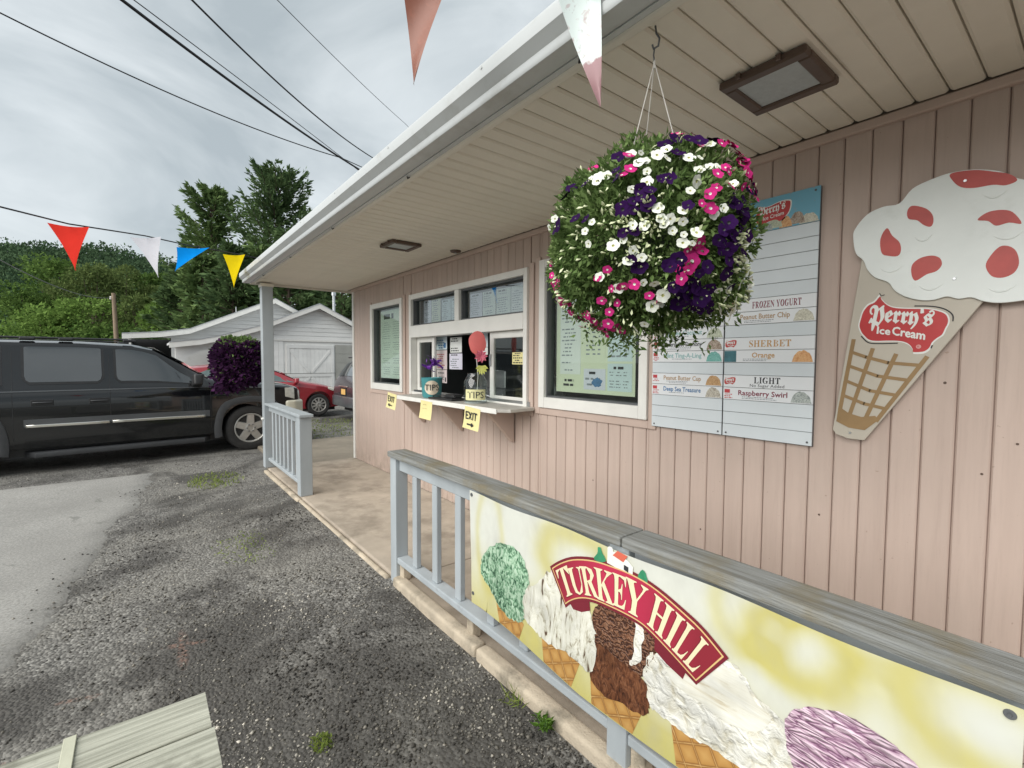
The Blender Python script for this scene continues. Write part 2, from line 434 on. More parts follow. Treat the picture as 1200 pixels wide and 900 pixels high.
def leaves(P, D, size, aspect=0.45, jit=0.5, droop=0.0, fold=0.15):
    """diamond leaves at P (n,3) pointing along D (n,3)"""
    n = len(P)
    D = D + NR.normal(0, jit, (n, 3)); D[:, 2] -= droop
    D /= np.linalg.norm(D, axis=1)[:, None] + 1e-9
    A = NR.normal(0, 1, (n, 3)); W = np.cross(D, A); W /= np.linalg.norm(W, axis=1)[:, None] + 1e-9
    N = np.cross(D, W)
    s = size*(0.6+0.8*NR.random(n))[:, None]
    V = np.empty((n, 4, 3))
    V[:, 0] = P
    V[:, 1] = P + D*s*0.45 + W*s*aspect*0.5 + N*s*fold
    V[:, 2] = P + D*s
    V[:, 3] = P + D*s*0.45 - W*s*aspect*0.5 + N*s*fold
    return V.reshape(-1, 3), np.arange(n*4).reshape(n, 4)

def smooth_loop(pts, k=4, jit=0.0, closed=True, rnd=R):
    """catmull-rom through 2D points"""
    n = len(pts); out = []
    for i in range(n if closed else n-1):
        p0, p1, p2, p3 = [pts[(i+d) % n] if closed else pts[min(max(i+d, 0), n-1)] for d in (-1, 0, 1, 2)]
        for j in range(k):
            t = j/k
            q = [0.5*((2*p1[a]) + (-p0[a]+p2[a])*t + (2*p0[a]-5*p1[a]+4*p2[a]-p3[a])*t*t + (-p0[a]+3*p1[a]-3*p2[a]+p3[a])*t**3) for a in (0, 1)]
            out.append((q[0]+rnd.uniform(-jit, jit), q[1]+rnd.uniform(-jit, jit)))
    if not closed: out.append(tuple(pts[-1]))
    return out

def sheet(pts2, y, m, name, parent=None, th=0.0, label=None):
    """flat outline in the (x, z) plane at depth y, facing -y; th = thickness towards +y"""
    b = MB(); P = [(x, y, z) for x, z in pts2]
    if th: b.prism(P, (0, th, 0))
    else: b.quad(*P)
    o = b.build(name, m, parent, recalc=bool(th), label=label)
    if not th and o.data.polygons[0].normal.y > 0: o.data.flip_normals()
    return o

GL = {}
GLYPHS = {}
GLYPHS['BT'] = ('18,0 18,3 28,6 31,16 31,87 30,87 13,81 6,64 2,64 2,91 82,91 82,63 79,63 54,87 53,87 53,16 55,6 66,3 66,0', '8,6,9 6,5,9 5,10,9 5,14,10 14,13,10 13,11,10 4,14,5 3,14,4 3,15,14 12,11,13 8,7,6 2,15,3 2,16,15 1,16,2 1,17,16 0,17,1 0,18,17')
GLYPHS['BU'] = ('50,-3 23,6 15,31 15,76 12,85 3,88 3,91 48,91 48,88 40,86 37,83 36,76 36,28 41,10 55,4 78,32 78,76 76,85 66,88 66,91 95,91 95,88 87,84 84,76 84,36 76,6', '5,7,6 5,8,7 18,20,19 18,21,20 4,8,5 4,9,8 17,21,18 17,22,21 4,10,9 3,10,4 16,22,17 16,23,22 3,11,10 2,11,3 2,12,11 15,23,16 15,24,23 15,25,24 14,25,15 1,12,2 1,13,12 1,14,13 14,0,25 0,14,1')
GLYPHS['BR'] = ('3,0 3,3 12,6 15,16 15,76 12,85 3,88 3,91 43,91 73,85 83,67 63,45 86,10 90,5 96,3 96,3 96,0 68,0 40,42 36,42 36,16 39,6 48,3 48,0 36,47 41,47 56,52 61,67 45,86 38,84 36,77', '6,8,7 6,28,8 28,9,8 5,28,6 5,29,28 27,9,28 27,10,9 4,29,5 4,30,29 4,24,30 3,24,4 26,10,27 26,11,10 25,11,26 3,19,24 19,25,24 19,11,25 19,18,11 18,12,11 3,20,19 17,12,18 2,20,3 2,21,20 17,13,12 1,21,2 1,22,21 17,14,13 0,22,1 0,23,22 17,15,14 17,16,15')
GLYPHS['BK'] = ('3,0 3,3 13,6 15,16 15,76 13,85 3,88 3,91 48,91 48,88 41,86 37,83 37,76 37,47 64,75 70,84 58,88 58,91 97,91 97,88 95,88 69,72 54,57 93,9 97,5 104,3 104,0 56,0 56,3 61,4 64,4 67,7 63,13 40,43 37,40 37,16 39,6 48,3 48,0', '6,8,7 6,9,8 16,18,17 16,19,18 5,9,6 5,10,9 15,20,16 20,19,16 15,21,20 5,11,10 4,11,5 14,21,15 4,12,11 3,12,4 3,13,12 13,21,14 13,22,21 13,23,22 3,34,13 34,33,13 33,23,13 32,23,33 3,35,34 2,35,3 2,36,35 31,23,32 31,24,23 30,24,31 1,36,2 1,37,36 30,25,24 29,25,30 28,25,29 0,37,1 0,38,37 27,25,28 27,26,25')
GLYPHS['BE'] = ('3,0 3,3 12,6 15,16 15,74 12,85 3,88 3,91 80,91 80,64 77,64 68,81 46,86 40,86 37,83 37,78 37,49 39,49 52,54 58,69 61,69 61,24 57,24 55,36 48,43 37,44 37,44 37,13 38,7 46,6 63,8 74,15 82,29 86,29 80,0', '6,8,7 6,12,8 12,11,8 11,9,8 5,12,6 5,13,12 5,14,13 4,14,5 4,15,14 10,9,11 4,16,15 3,16,4 18,20,19 18,21,20 17,24,18 24,23,18 23,21,18 3,17,16 3,26,17 26,25,17 25,24,17 3,27,26 22,21,23 31,33,32 31,34,33 2,27,3 30,34,31 2,28,27 29,34,30 2,29,28 1,29,2 1,34,29 0,34,1')
GLYPHS['BY'] = ('20,0 20,3 30,6 32,16 32,36 9,77 3,86 0,87 -3,88 -3,91 41,91 41,88 39,88 33,86 31,83 33,78 50,45 67,73 70,82 60,88 59,88 59,91 88,91 88,88 82,85 77,78 54,41 54,16 56,6 66,3 66,0', '8,10,9 8,11,10 20,22,21 20,23,22 7,12,8 12,11,8 7,13,12 19,23,20 18,23,19 18,24,23 6,13,7 6,14,13 5,14,6 18,25,24 5,15,14 17,25,18 5,16,15 17,26,25 4,16,5 16,26,17 4,26,16 4,27,26 3,27,4 2,27,3 2,28,27 1,28,2 1,29,28 0,29,1 0,30,29')
GLYPHS['BH'] = ('3,0 3,3 12,6 15,16 15,76 12,85 3,88 3,91 48,91 48,88 41,86 37,83 36,76 36,50 68,50 68,76 67,83 64,86 56,88 56,91 101,91 101,88 92,85 90,76 90,16 92,7 101,3 101,0 56,0 56,3 66,6 68,16 68,44 36,44 36,16 39,6 48,3 48,0', '6,8,7 6,9,8 18,20,19 18,21,20 5,9,6 5,10,9 17,21,18 17,22,21 5,11,10 16,22,17 16,23,22 4,11,5 4,12,11 15,23,16 3,12,4 3,13,12 14,23,15 14,24,23 3,33,13 33,14,13 33,32,14 32,24,14 3,34,33 31,24,32 2,34,3 2,35,34 30,24,31 30,25,24 30,26,25 1,35,2 1,36,35 29,26,30 0,36,1 0,37,36 28,26,29 28,27,26')
GLYPHS['BI'] = ('3,0 3,3 12,6 15,15 15,77 13,85 3,88 3,91 49,91 49,88 39,85 37,77 37,15 37,9 41,5 49,3 49,0', '6,8,7 6,9,8 5,9,6 5,10,9 4,10,5 4,11,10 3,11,4 3,12,11 3,13,12 2,13,3 2,14,13 1,14,2 1,15,14 0,15,1 0,16,15')
GLYPHS['BL'] = ('3,0 3,3 12,6 15,16 15,76 12,85 3,88 3,91 50,91 50,88 42,87 38,83 36,76 36,17 37,9 40,6 47,6 63,8 74,16 82,31 85,31 80,0', '6,8,7 6,9,8 5,9,6 5,10,9 5,11,10 4,11,5 4,12,11 3,12,4 3,13,12 18,20,19 18,21,20 3,14,13 2,14,3 17,21,18 2,15,14 16,21,17 1,15,2 1,16,15 1,21,16 0,21,1')
GLYPHS['BF'] = ('3,0 3,3 12,7 15,17 15,75 12,85 3,88 3,91 79,91 79,64 75,64 71,77 62,84 46,86 40,86 37,84 36,80 36,49 38,49 51,54 57,69 60,69 60,24 57,24 51,40 38,45 36,45 36,16 38,9 42,5 51,3 51,0', '6,8,7 6,13,8 13,12,8 12,11,8 11,9,8 5,13,6 5,14,13 5,15,14 4,15,5 4,16,15 4,17,16 10,9,11 3,17,4 19,21,20 19,22,21 18,24,19 24,22,19 3,18,17 3,26,18 26,25,18 25,24,18 3,27,26 23,22,24 2,27,3 2,28,27 2,29,28 1,29,2 1,30,29 0,30,1 0,31,30')
GLYPHS['BO'] = ('52,-2 34,1 19,12 9,27 6,46 9,64 19,79 34,90 53,93 71,90 86,80 96,65 100,46 96,27 86,12 71,1 53,2 76,46 70,78 52,89 29,46 35,13', '7,9,8 7,19,9 19,10,9 6,19,7 6,20,19 18,10,19 18,11,10 5,20,6 17,11,18 17,12,11 4,20,5 3,20,4 3,21,20 16,12,17 16,13,12 2,21,3 16,14,13 2,16,21 1,16,2 16,15,14 1,15,16 0,15,1')
GLYPHS['BZ'] = ('4,0 4,2 55,86 43,86 28,84 19,77 12,63 9,63 11,91 81,91 81,89 31,6 48,6 70,12 81,33 85,33 81,0', '7,5,8 5,4,8 4,3,8 3,9,8 3,10,9 3,2,10 2,11,10 1,11,2 7,6,5 13,15,14 13,16,15 12,16,13 1,12,11 1,16,12 0,16,1')
GLYPHS['BN'] = ('81,-2 21,70 21,16 24,6 33,3 33,0 4,0 4,3 11,5 14,8 15,16 15,78 7,87 4,88 4,91 31,91 78,34 78,75 77,83 74,86 66,88 66,91 96,91 96,88 87,85 84,75 84,-2', '13,15,14 13,12,15 12,16,15 20,22,21 20,23,22 19,23,20 19,24,23 11,16,12 18,24,19 18,25,24 17,25,18 10,1,11 1,16,11 16,25,17 16,26,25 10,2,1 0,16,1 0,26,16 9,2,10 9,3,2 8,3,9 8,4,3 7,4,8 6,4,7 6,5,4')
GLYPHS['BG'] = ('54,-2 28,4 11,21 6,46 11,70 28,87 51,93 74,88 78,87 81,89 84,93 87,93 87,62 84,62 76,76 66,85 53,89 29,46 36,13 55,3 66,5 69,14 69,26 66,34 55,36 55,40 100,40 100,36 91,34 89,26 89,6', '5,16,6 16,7,6 9,11,10 9,12,11 5,17,16 15,7,16 8,12,9 15,8,7 15,14,8 14,12,8 4,17,5 13,12,14 3,17,4 2,17,3 2,18,17 24,26,25 24,27,26 23,27,24 23,28,27 23,29,28 22,29,23 22,30,29 21,30,22 1,18,2 20,30,21 1,19,18 20,0,30 19,0,20 0,19,1')
GLYPHS['BS'] = ('9,-2 9,32 12,32 22,10 39,3 51,7 56,18 45,32 33,38 15,51 10,66 13,81 23,90 37,93 46,92 56,90 58,89 60,89 64,93 68,93 68,64 64,64 59,77 50,86 39,89 28,85 24,76 27,67 38,61 51,55 63,47 70,38 72,27 68,12 56,2 38,-2 32,-2 25,0 20,2 17,2 14,1 12,-2', '12,14,13 17,19,18 17,20,19 12,15,14 11,24,12 24,15,12 24,16,15 24,17,16 11,25,24 23,17,24 23,22,17 22,20,17 11,26,25 10,26,11 21,20,22 10,27,26 10,28,27 9,28,10 9,29,28 9,30,29 8,30,9 8,31,30 7,31,8 7,32,31 6,32,7 0,2,1 0,3,2 6,33,32 5,33,6 5,34,33 0,40,3 40,39,3 39,4,3 4,34,5 39,34,4 38,34,39 37,34,38 37,35,34 0,41,40 36,35,37')
GLYPHS['BB'] = ('3,0 3,3 12,6 15,16 15,74 14,82 10,87 3,88 3,91 44,91 79,70 57,49 84,26 74,7 48,0 36,50 38,50 53,54 57,69 54,82 43,87 38,85 36,78 44,5 57,10 60,26 55,42 39,46 36,46 36,13 38,7', '7,9,8 7,20,9 20,19,9 19,10,9 6,20,7 6,21,20 5,21,6 5,22,21 4,22,5 18,10,19 4,15,22 3,15,4 18,11,10 17,11,18 16,11,17 3,16,15 3,28,16 28,11,16 28,27,11 27,26,11 26,12,11 3,29,28 25,12,26 25,13,12 24,13,25 2,29,3 2,30,29 23,13,24 23,14,13 2,23,30 1,23,2 1,14,23 0,14,1')
GLYPHS['BW'] = ('34,-2 6,79 3,85 -3,88 -3,91 36,91 36,88 30,86 28,82 30,75 45,31 60,71 57,80 53,86 46,88 46,91 88,91 88,88 79,82 80,77 95,33 108,74 110,81 108,86 101,88 101,91 125,91 125,88 119,84 115,76 89,-2 86,-2 63,62 38,-2', '3,5,4 3,6,5 14,16,15 14,17,16 24,26,25 24,27,26 2,6,3 2,7,6 13,17,14 13,18,17 23,27,24 23,28,27 2,8,7 22,28,23 12,18,13 1,8,2 22,29,28 12,19,18 1,9,8 21,29,22 11,19,12 0,9,1 11,20,19 21,30,29 0,10,9 20,30,21 10,32,11 32,20,11 10,33,32 31,20,32 31,30,20 0,33,10')
GLYPHS['BA'] = ('-2,0 -2,4 5,6 10,15 41,93 45,93 77,17 82,7 89,4 89,0 46,0 46,4 57,9 55,16 51,26 21,26 16,14 15,12 15,10 25,4 26,4 26,0 23,32 48,32 35,64', '3,5,4 3,24,5 24,6,5 3,22,24 23,6,24 3,15,22 15,23,22 15,14,23 14,6,23 3,16,15 13,6,14 13,7,6 12,7,13 2,16,3 2,17,16 2,18,17 2,19,18 11,7,12 11,8,7 1,19,2 0,19,1 0,20,19 0,21,20 10,8,11 10,9,8')
GLYPHS['BD'] = ('4,0 4,3 13,6 15,15 15,75 12,85 3,88 3,91 44,91 81,79 94,46 46,0 44,5 64,15 70,46 45,87 38,85 36,77 36,14 38,7', '6,8,7 6,15,8 15,9,8 5,15,6 5,16,15 14,9,15 4,16,5 4,17,16 14,10,9 4,18,17 3,18,4 13,10,14 11,13,10 12,11,13 2,18,3 2,19,18 2,12,19 1,12,2 1,11,12 0,11,1')
GLYPHS['FP'] = ('37,-28 36,-25 35,-21 34,-16 33,-10 32,-5 31,0 31,4 31,7 31,9 29,10 27,11 25,11 22,12 20,12 19,13 18,12 16,12 15,10 13,7 8,9 17,34 23,33 22,32 22,30 22,29 23,29 25,28 31,26 31,68 28,82 18,86 13,85 9,82 7,78 6,72 9,62 19,56 17,51 10,54 4,59 1,66 0,74 1,80 3,86 7,91 12,95 18,98 24,98 30,98 36,96 41,93 44,89 47,84 48,79 52,83 57,87 62,91 67,95 72,99 77,101 79,97 78,95 77,93 79,87 84,72 88,64 90,56 92,50 92,45 91,41 89,35 87,29 83,23 79,17 75,11 70,3 68,-3 63,-3 62,-1 59,1 48,3 48,0 47,-4 46,-10 45,-16 43,-22 41,-28 69,14 70,15 73,19 75,25 76,33 75,39 73,47 71,52 69,57 67,64 64,70 61,77 60,82 53,76 49,71 49,20', '59,61,60 58,61,59 47,49,48 47,50,49 46,50,47 58,62,61 46,51,50 57,62,58 57,63,62 45,51,46 45,52,51 57,64,63 56,64,57 44,52,45 44,31,52 31,53,52 55,64,56 55,100,64 100,65,64 43,32,44 32,31,44 30,53,31 43,33,32 30,54,53 54,100,55 43,34,33 54,101,100 99,65,100 29,54,30 42,34,43 29,101,54 42,35,34 98,65,99 29,102,101 41,35,42 41,36,35 98,66,65 29,103,102 97,66,98 28,103,29 40,36,41 96,66,97 96,67,66 40,37,36 39,37,40 95,67,96 95,68,67 39,38,37 94,68,95 94,69,68 93,69,94 93,70,69 93,71,70 92,71,93 92,72,71 20,22,21 91,72,92 20,23,22 20,24,23 20,25,24 20,26,25 91,73,72 20,27,26 20,28,27 20,16,28 16,103,28 90,73,91 90,74,73 16,15,103 15,88,103 89,74,90 89,75,74 88,75,89 15,75,88 14,75,15 13,75,14 20,17,16 12,75,13 20,18,17 11,75,12 11,76,75 10,76,11 20,19,18 9,76,10 8,76,9 7,76,8 6,81,7 81,76,7 6,82,81 80,76,81 80,77,76 79,77,80 6,83,82 5,83,6 78,77,79 5,84,83 4,84,5 4,85,84 3,85,4 2,85,3 2,86,85 1,86,2 1,87,86 0,87,1')
GLYPHS['Fe'] = ('31,-3 27,-1 28,0 18,5 12,10 9,17 8,24 8,43 8,47 9,49 10,51 12,53 35,68 38,68 51,49 51,48 52,47 51,46 50,45 24,25 24,22 26,19 28,17 31,16 33,14 36,14 40,14 42,15 45,17 48,20 51,17 24,31 37,41 38,42 38,42 28,58 26,57 25,55 24,54 24,53 24,50 24,47', '11,13,12 11,35,13 35,14,13 11,36,35 34,14,35 11,37,36 11,38,37 11,39,38 10,39,11 10,40,39 9,40,10 9,41,40 8,41,9 34,15,14 34,16,15 8,31,41 7,31,8 34,17,16 34,18,17 34,33,18 33,19,18 6,31,7 32,19,33 31,19,32 6,19,31 6,20,19 5,20,6 5,21,20 28,30,29 5,22,21 5,23,22 27,30,28 27,0,30 4,23,5 4,24,23 26,0,27 4,25,24 25,0,26 4,2,25 2,0,25 3,2,4 1,0,2')
GLYPHS['Fr'] = ('26,-3 23,-1 24,0 24,1 20,4 8,8 8,12 10,15 11,19 11,44 10,50 8,53 6,51 3,53 17,68 20,66 19,65 19,65 19,64 20,64 25,59 27,52 27,51 32,59 35,63 35,64 36,65 36,67 36,68 40,68 43,62 48,58 48,53 46,52 44,49 43,46 42,43 37,43 36,48 33,53 27,43 27,21 27,19 27,18 29,17 32,15 35,14 36,14 38,14 39,15 40,16 42,18 45,15', '13,15,14 27,29,28 27,30,29 26,30,27 13,16,15 25,30,26 13,17,16 13,18,17 24,30,25 13,19,18 13,20,19 23,30,24 23,31,30 22,31,23 13,11,20 11,21,20 22,39,31 39,32,31 12,11,13 10,21,11 39,33,32 22,40,39 38,33,39 10,22,21 38,34,33 10,40,22 9,40,10 38,35,34 37,35,38 37,36,35 8,40,9 8,41,40 8,42,41 7,42,8 7,43,42 7,44,43 50,52,51 7,45,44 49,52,50 7,46,45 49,0,52 6,46,7 48,0,49 6,47,46 47,0,48 6,4,47 4,3,47 3,0,47 5,4,6 2,0,3 1,0,2')
GLYPHS['Fy'] = ('31,-27 28,-25 34,-16 38,-8 42,0 44,7 45,15 46,24 45,31 43,39 39,46 34,54 26,48 26,18 27,14 30,13 34,16 37,13 21,-3 17,-3 13,1 6,5 6,9 8,10 10,11 10,14 11,16 11,44 10,46 10,48 9,50 8,52 6,54 5,55 5,56 8,62 18,72 21,70 20,67 19,65 20,63 22,60 24,58 25,56 26,55 26,54 46,68 49,65 48,64 47,63 48,61 50,59 53,55 55,51 57,47 59,42 60,38 60,32 59,23 57,13 54,4 48,-6 41,-16', '35,37,36 35,38,37 45,47,46 35,39,38 35,40,39 45,48,47 45,49,48 35,41,40 45,50,49 34,41,35 45,51,50 34,42,41 45,52,51 34,43,42 33,43,34 33,44,43 45,11,52 11,53,52 32,44,33 32,45,44 31,45,32 31,11,45 31,12,11 10,53,11 30,12,31 10,54,53 29,12,30 28,12,29 28,13,12 10,55,54 27,13,28 9,55,10 26,13,27 9,56,55 8,56,9 8,57,56 8,58,57 7,58,8 6,58,7 6,59,58 26,14,13 15,17,16 25,14,26 5,59,6 25,15,14 24,15,25 5,60,59 15,18,17 24,18,15 23,18,24 22,18,23 21,20,22 20,18,22 4,60,5 4,61,60 19,18,20 3,61,4 3,62,61 2,62,3 1,62,2 1,0,62')
GLYPHS['Fs'] = ('24,-3 23,-2 22,-1 21,0 19,2 17,3 13,5 10,7 5,10 5,14 13,20 15,25 14,30 10,35 5,40 4,44 4,45 6,48 8,51 11,54 14,58 17,61 21,64 23,66 26,68 27,68 29,67 37,63 43,61 47,62 50,64 52,67 53,71 52,75 50,78 47,80 43,81 40,80 37,78 35,75 34,72 31,74 28,76 30,80 33,83 37,85 42,86 46,85 49,84 53,82 55,79 57,75 57,71 57,67 56,63 54,60 51,56 42,45 48,41 53,35 56,30 56,25 55,19 53,13 48,9 42,5 37,3 35,2 34,1 32,0 31,0 29,-2 28,-3 26,35 38,48 31,50 23,55 21,56 20,56 19,55 17,54 16,53 16,51 17,48 21,44 23,41 24,39 26,37 36,8 39,8 42,11 44,14 45,18 44,21 43,25 40,28 37,30 35,32 33,33 31,32 30,31 19,18 22,15 25,13 28,11 30,10 33,8', '45,47,46 45,48,47 44,48,45 44,49,48 43,36,44 36,49,44 36,50,49 43,37,36 35,50,36 43,38,37 34,50,35 42,38,43 34,51,50 42,39,38 33,51,34 41,39,42 41,40,39 33,52,51 32,52,33 31,52,32 31,53,52 24,26,25 23,26,24 23,27,26 30,53,31 30,54,53 22,27,23 29,54,30 21,27,22 29,55,54 21,28,27 28,55,29 21,55,28 20,55,21 20,56,55 19,78,20 78,56,20 19,79,78 77,56,78 76,56,77 76,74,56 74,57,56 19,80,79 75,74,76 18,80,19 18,81,80 18,82,81 18,83,82 17,83,18 73,57,74 17,84,83 16,84,17 15,84,16 73,58,57 14,84,15 14,85,84 14,86,85 73,59,58 13,86,14 13,87,86 13,73,87 73,60,59 12,73,13 12,98,73 98,60,73 12,99,98 97,60,98 12,100,99 96,60,97 12,101,100 95,60,96 95,61,60 11,101,12 94,61,95 10,101,11 93,61,94 93,62,61 92,62,93 9,101,10 92,63,62 9,102,101 91,63,92 9,103,102 90,63,91 8,103,9 90,64,63 8,104,103 8,105,104 89,64,90 7,105,8 7,106,105 89,65,64 88,65,89 7,88,106 7,65,88 6,65,7 5,65,6 5,66,65 4,66,5 4,67,66 4,68,67 3,68,4 3,69,68 3,70,69 2,70,3 2,71,70 1,71,2 1,72,71 0,72,1')

def glyph_run(s, font):
    """verts (x, y) and faces of a run of baked glyphs, cap height about 1"""
    V, F, x = [], [], 0.0
    for ch in s:
        if ch == ' ': x += 40; continue
        if ch in "'’":
            b = len(V); V += [(x+6, 66), (x+22, 70), (x+16, 92), (x+4, 90)]; F.append((b, b+1, b+2, b+3)); x += 30; continue
        vs, fs = GLYPHS[font+ch]
        P = [tuple(map(int, q.split(','))) for q in vs.split()]
        b = len(V); mxx = max(p[0] for p in P); mnx = min(p[0] for p in P)
        V += [(p[0]-mnx+x, p[1]) for p in P]
        F += [tuple(int(i)+b for i in q.split(',')) for q in fs.split()]
        x += mxx-mnx+(9 if font == 'B' else 4)
    return [(a/91, c/91) for a, c in V], F

def font_run(s):
    cu = bpy.data.curves.new('lettering', 'FONT'); cu.body = s; cu.resolution_u = 2
    o = bpy.data.objects.new('lettering', cu); COL.objects.link(o)
    me = bpy.data.meshes.new_from_object(o.evaluated_get(bpy.context.evaluated_depsgraph_get()))
    V = [(v.co.x/0.69, v.co.y/0.69) for v in me.vertices]; F = [tuple(p.vertices) for p in me.polygons]
    bpy.data.objects.remove(o); bpy.data.curves.remove(cu); bpy.data.meshes.remove(me)
    return V, F

def text(s, O, U, V, h, m, parent, font='S', width=None, name='lettering', slant=0.0, bold=0.0):
    """flat lettering with its baseline start at O, U along the line, V up"""
    P, F = font_run(s) if font == 'S' else glyph_run(s, font)
    x0 = min(p[0] for p in P); x1 = max(p[0] for p in P)
    kx = (width/(x1-x0)) if width else h
    O, U, V = Vector(O), Vector(U), Vector(V)
    b = MB(); n = U.cross(V).normalized()
    sh = [(0, 0)] if not bold else [(-bold, 0), (bold, 0), (0, bold), (0, -bold)]
    for k, (dx, dy) in enumerate(sh):
        b.add([O + U*((p[0]-x0)*kx + slant*p[1]*h + dx) + V*(p[1]*h+dy) + n*(0.00012*k) for p in P], F)
    return b.build(name, m, parent, recalc=False)

def print_lines(parent, x0, x1, y, z0, z1, rows, m, seed=0, name='print', h=0.5, cols=1, margin=0.08):
    """rows of tiny dashes standing for illegible small print on a sheet facing -y"""
    r = random.Random(seed); b = MB(); wd = x1-x0; pitch = (z1-z0)/rows
    for i in range(rows):
        z = z1 - pitch*(i+0.75)
        if r.random() < 0.12: continue
        for c in range(cols):
            cx0 = x0+wd*(margin+c*(1-2*margin)/cols); cx1 = x0+wd*(margin+(c+0.86)*(1-2*margin)/cols)
            x = cx0 + (cx1-cx0)*r.choice([0, 0, 0.1, 0.2]); e = cx1-(cx1-cx0)*r.uniform(0, 0.4)
            while x < e:
                l = min(r.uniform(0.3, 1.4)*pitch*1.3, e-x)
                b.quad((x, y, z), (x+l, y, z), (x+l, y, z+pitch*h), (x, y, z+pitch*h))
                x += l+pitch*0.35
    if b.v: return b.build(name, m, parent, recalc=False)

# ================================================================== SETTING
def gravel_mat(name, asphalt=False):
    m, nt, n, l, b = _nt(name)
    x = NX(nt); v = x.coord('Object')
    if asphalt:
        f = x.noise(v, 1.1, 7, 0.6); f2 = x.noise(v, 55, 5, 0.7); f3 = x.noise(v, 0.45, 4)
        c = x.ramp(f, [(0.3, (0.27, 0.262, 0.243)), (0.7, (0.38, 0.37, 0.345))])
        c = x.mix(x.ramp(f2, [(0.40, 0.0), (0.62, 0.6)]), c, (0.16, 0.155, 0.145))
        c = x.mix(x.ramp(x.noise(v, 140, 2, 0.5), [(0.62, 0.0), (0.72, 0.6)]), c, (0.46, 0.45, 0.42))
        c = x.mix(x.ramp(x.noise(v, 3.4, 7, 0.75, 0.6), [(0.60, 0.0), (0.66, 0.65)]), c, (0.15, 0.15, 0.135))
        h = x.m('ADD', f2, x.m('MULTIPLY', f, 0.5))
        l.new(x.bump(h, 0.35, 0.008), b.inputs['Normal'])
    else:
        vo = x.voronoi(v, 62); vc = x.voronoi(v, 62, out='Color'); big = x.noise(v, 0.9, 6, 0.62)
        vo2 = x.voronoi(v, 24)
        bw = n.new('ShaderNodeRGBToBW'); l.new(vc, bw.inputs[0])
        c = x.ramp(bw.outputs[0], [(0.1, (0.070, 0.067, 0.062)), (0.55, (0.165, 0.158, 0.146)), (0.95, (0.32, 0.31, 0.285))])
        c = x.mix(x.ramp(big, [(0.40, 0.0), (0.66, 0.62)]), c, (0.24, 0.228, 0.20))
        c = x.mix(x.ramp(x.noise(v, 0.8, 6, 0.65, 0.4), [(0.47, 0.0), (0.58, 0.85)]), c, (0.055, 0.051, 0.046))
        # faded orange survey marks
        s_ = x.sep(v)
        def streak(cx, cy, ca, sa, L, W):
            dx = x.m('SUBTRACT', s_[0], cx); dy = x.m('SUBTRACT', s_[1], cy)
            a = x.m('ADD', x.m('MULTIPLY', dx, ca), x.m('MULTIPLY', dy, sa)); q = x.m('SUBTRACT', x.m('MULTIPLY', dy, ca), x.m('MULTIPLY', dx, sa))
            e = x.m('ADD', x.m('POWER', x.m('DIVIDE', x.m('ABSOLUTE', a), L), 4), x.m('POWER', x.m('DIVIDE', x.m('ABSOLUTE', q), W), 2))
            return x.m('SUBTRACT', 1.0, e, clamp=True)
        st = None
        for a in ((-3.12, 0.145, 0.999, -0.047, 0.24, 0.032), (-3.16, 0.155, 0.35, 0.94, 0.12, 0.028), (-2.95, -0.27, 0.30, 0.95, 0.10, 0.02), (-2.66, -0.52, 0.3, 0.95, 0.12, 0.015)):
            q = streak(*a); st = q if st is None else x.m('MAXIMUM', st, q)
        c = x.mix(x.m('MULTIPLY', st, x.ramp(x.noise(v, 34, 4, 0.7), [(0.42, 0.0), (0.70, 0.5)])), c, (0.44, 0.22, 0.15))
        h = x.m('ADD', x.m('MULTIPLY', vo, -1.0), x.m('MULTIPLY', vo2, -0.6))
        l.new(x.bump(h, 0.8, 0.012), b.inputs['Normal'])
    l.new(c, b.inputs['Base Color'])
    b.inputs['Roughness'].default_value = 0.92
    return m
M['gravel'] = gravel_mat('parking gravel')
M['asphalt'] = gravel_mat('worn asphalt', True)

def gz(x, y):
    """height of the gravel: gently uneven, rising to the walkway edge"""
    z = mnoise.noise(Vector((x*0.6, y*0.6, 0)))*0.018 + mnoise.noise(Vector((x*2.2, y*2.2, 3)))*0.008
    k = min(max((y-0.25)/1.0, 0), 1)*min(max((x+8.6)/0.8, 0), 1)
    return z + 0.062*k*k*(3-2*k)

# ground: one sheet, fine near the camera, gently uneven
def ground():
    xs = np.concatenate([[-400, -200, -110, -70, -45, -32], np.linspace(-24, 4, 113), [12, 30, 80, 200, 400]])
    ys = np.concatenate([[-400, -200, -90, -45, -22, -12], np.linspace(-6, 8, 85), [14, 24, 45, 90, 200, 400]])
    V = []
    for y in ys:
        for x in xs:
            z = gz(x, y) if (-24 < x < 4 and -6 < y < 2) else (gz(x, 2.0)-0.06 if -24 < x < 4 and 2 <= y < 8 else 0)
            V.append((x, y, z))
    nx = len(xs)
    F = [(j*nx+i, j*nx+i+1, (j+1)*nx+i+1, (j+1)*nx+i) for j in range(len(ys)-1) for i in range(nx-1)]
    me = newmesh('ground', V, F, M['gravel']); me.shade_smooth()
    link('ground', me, kind='structure')
ground()

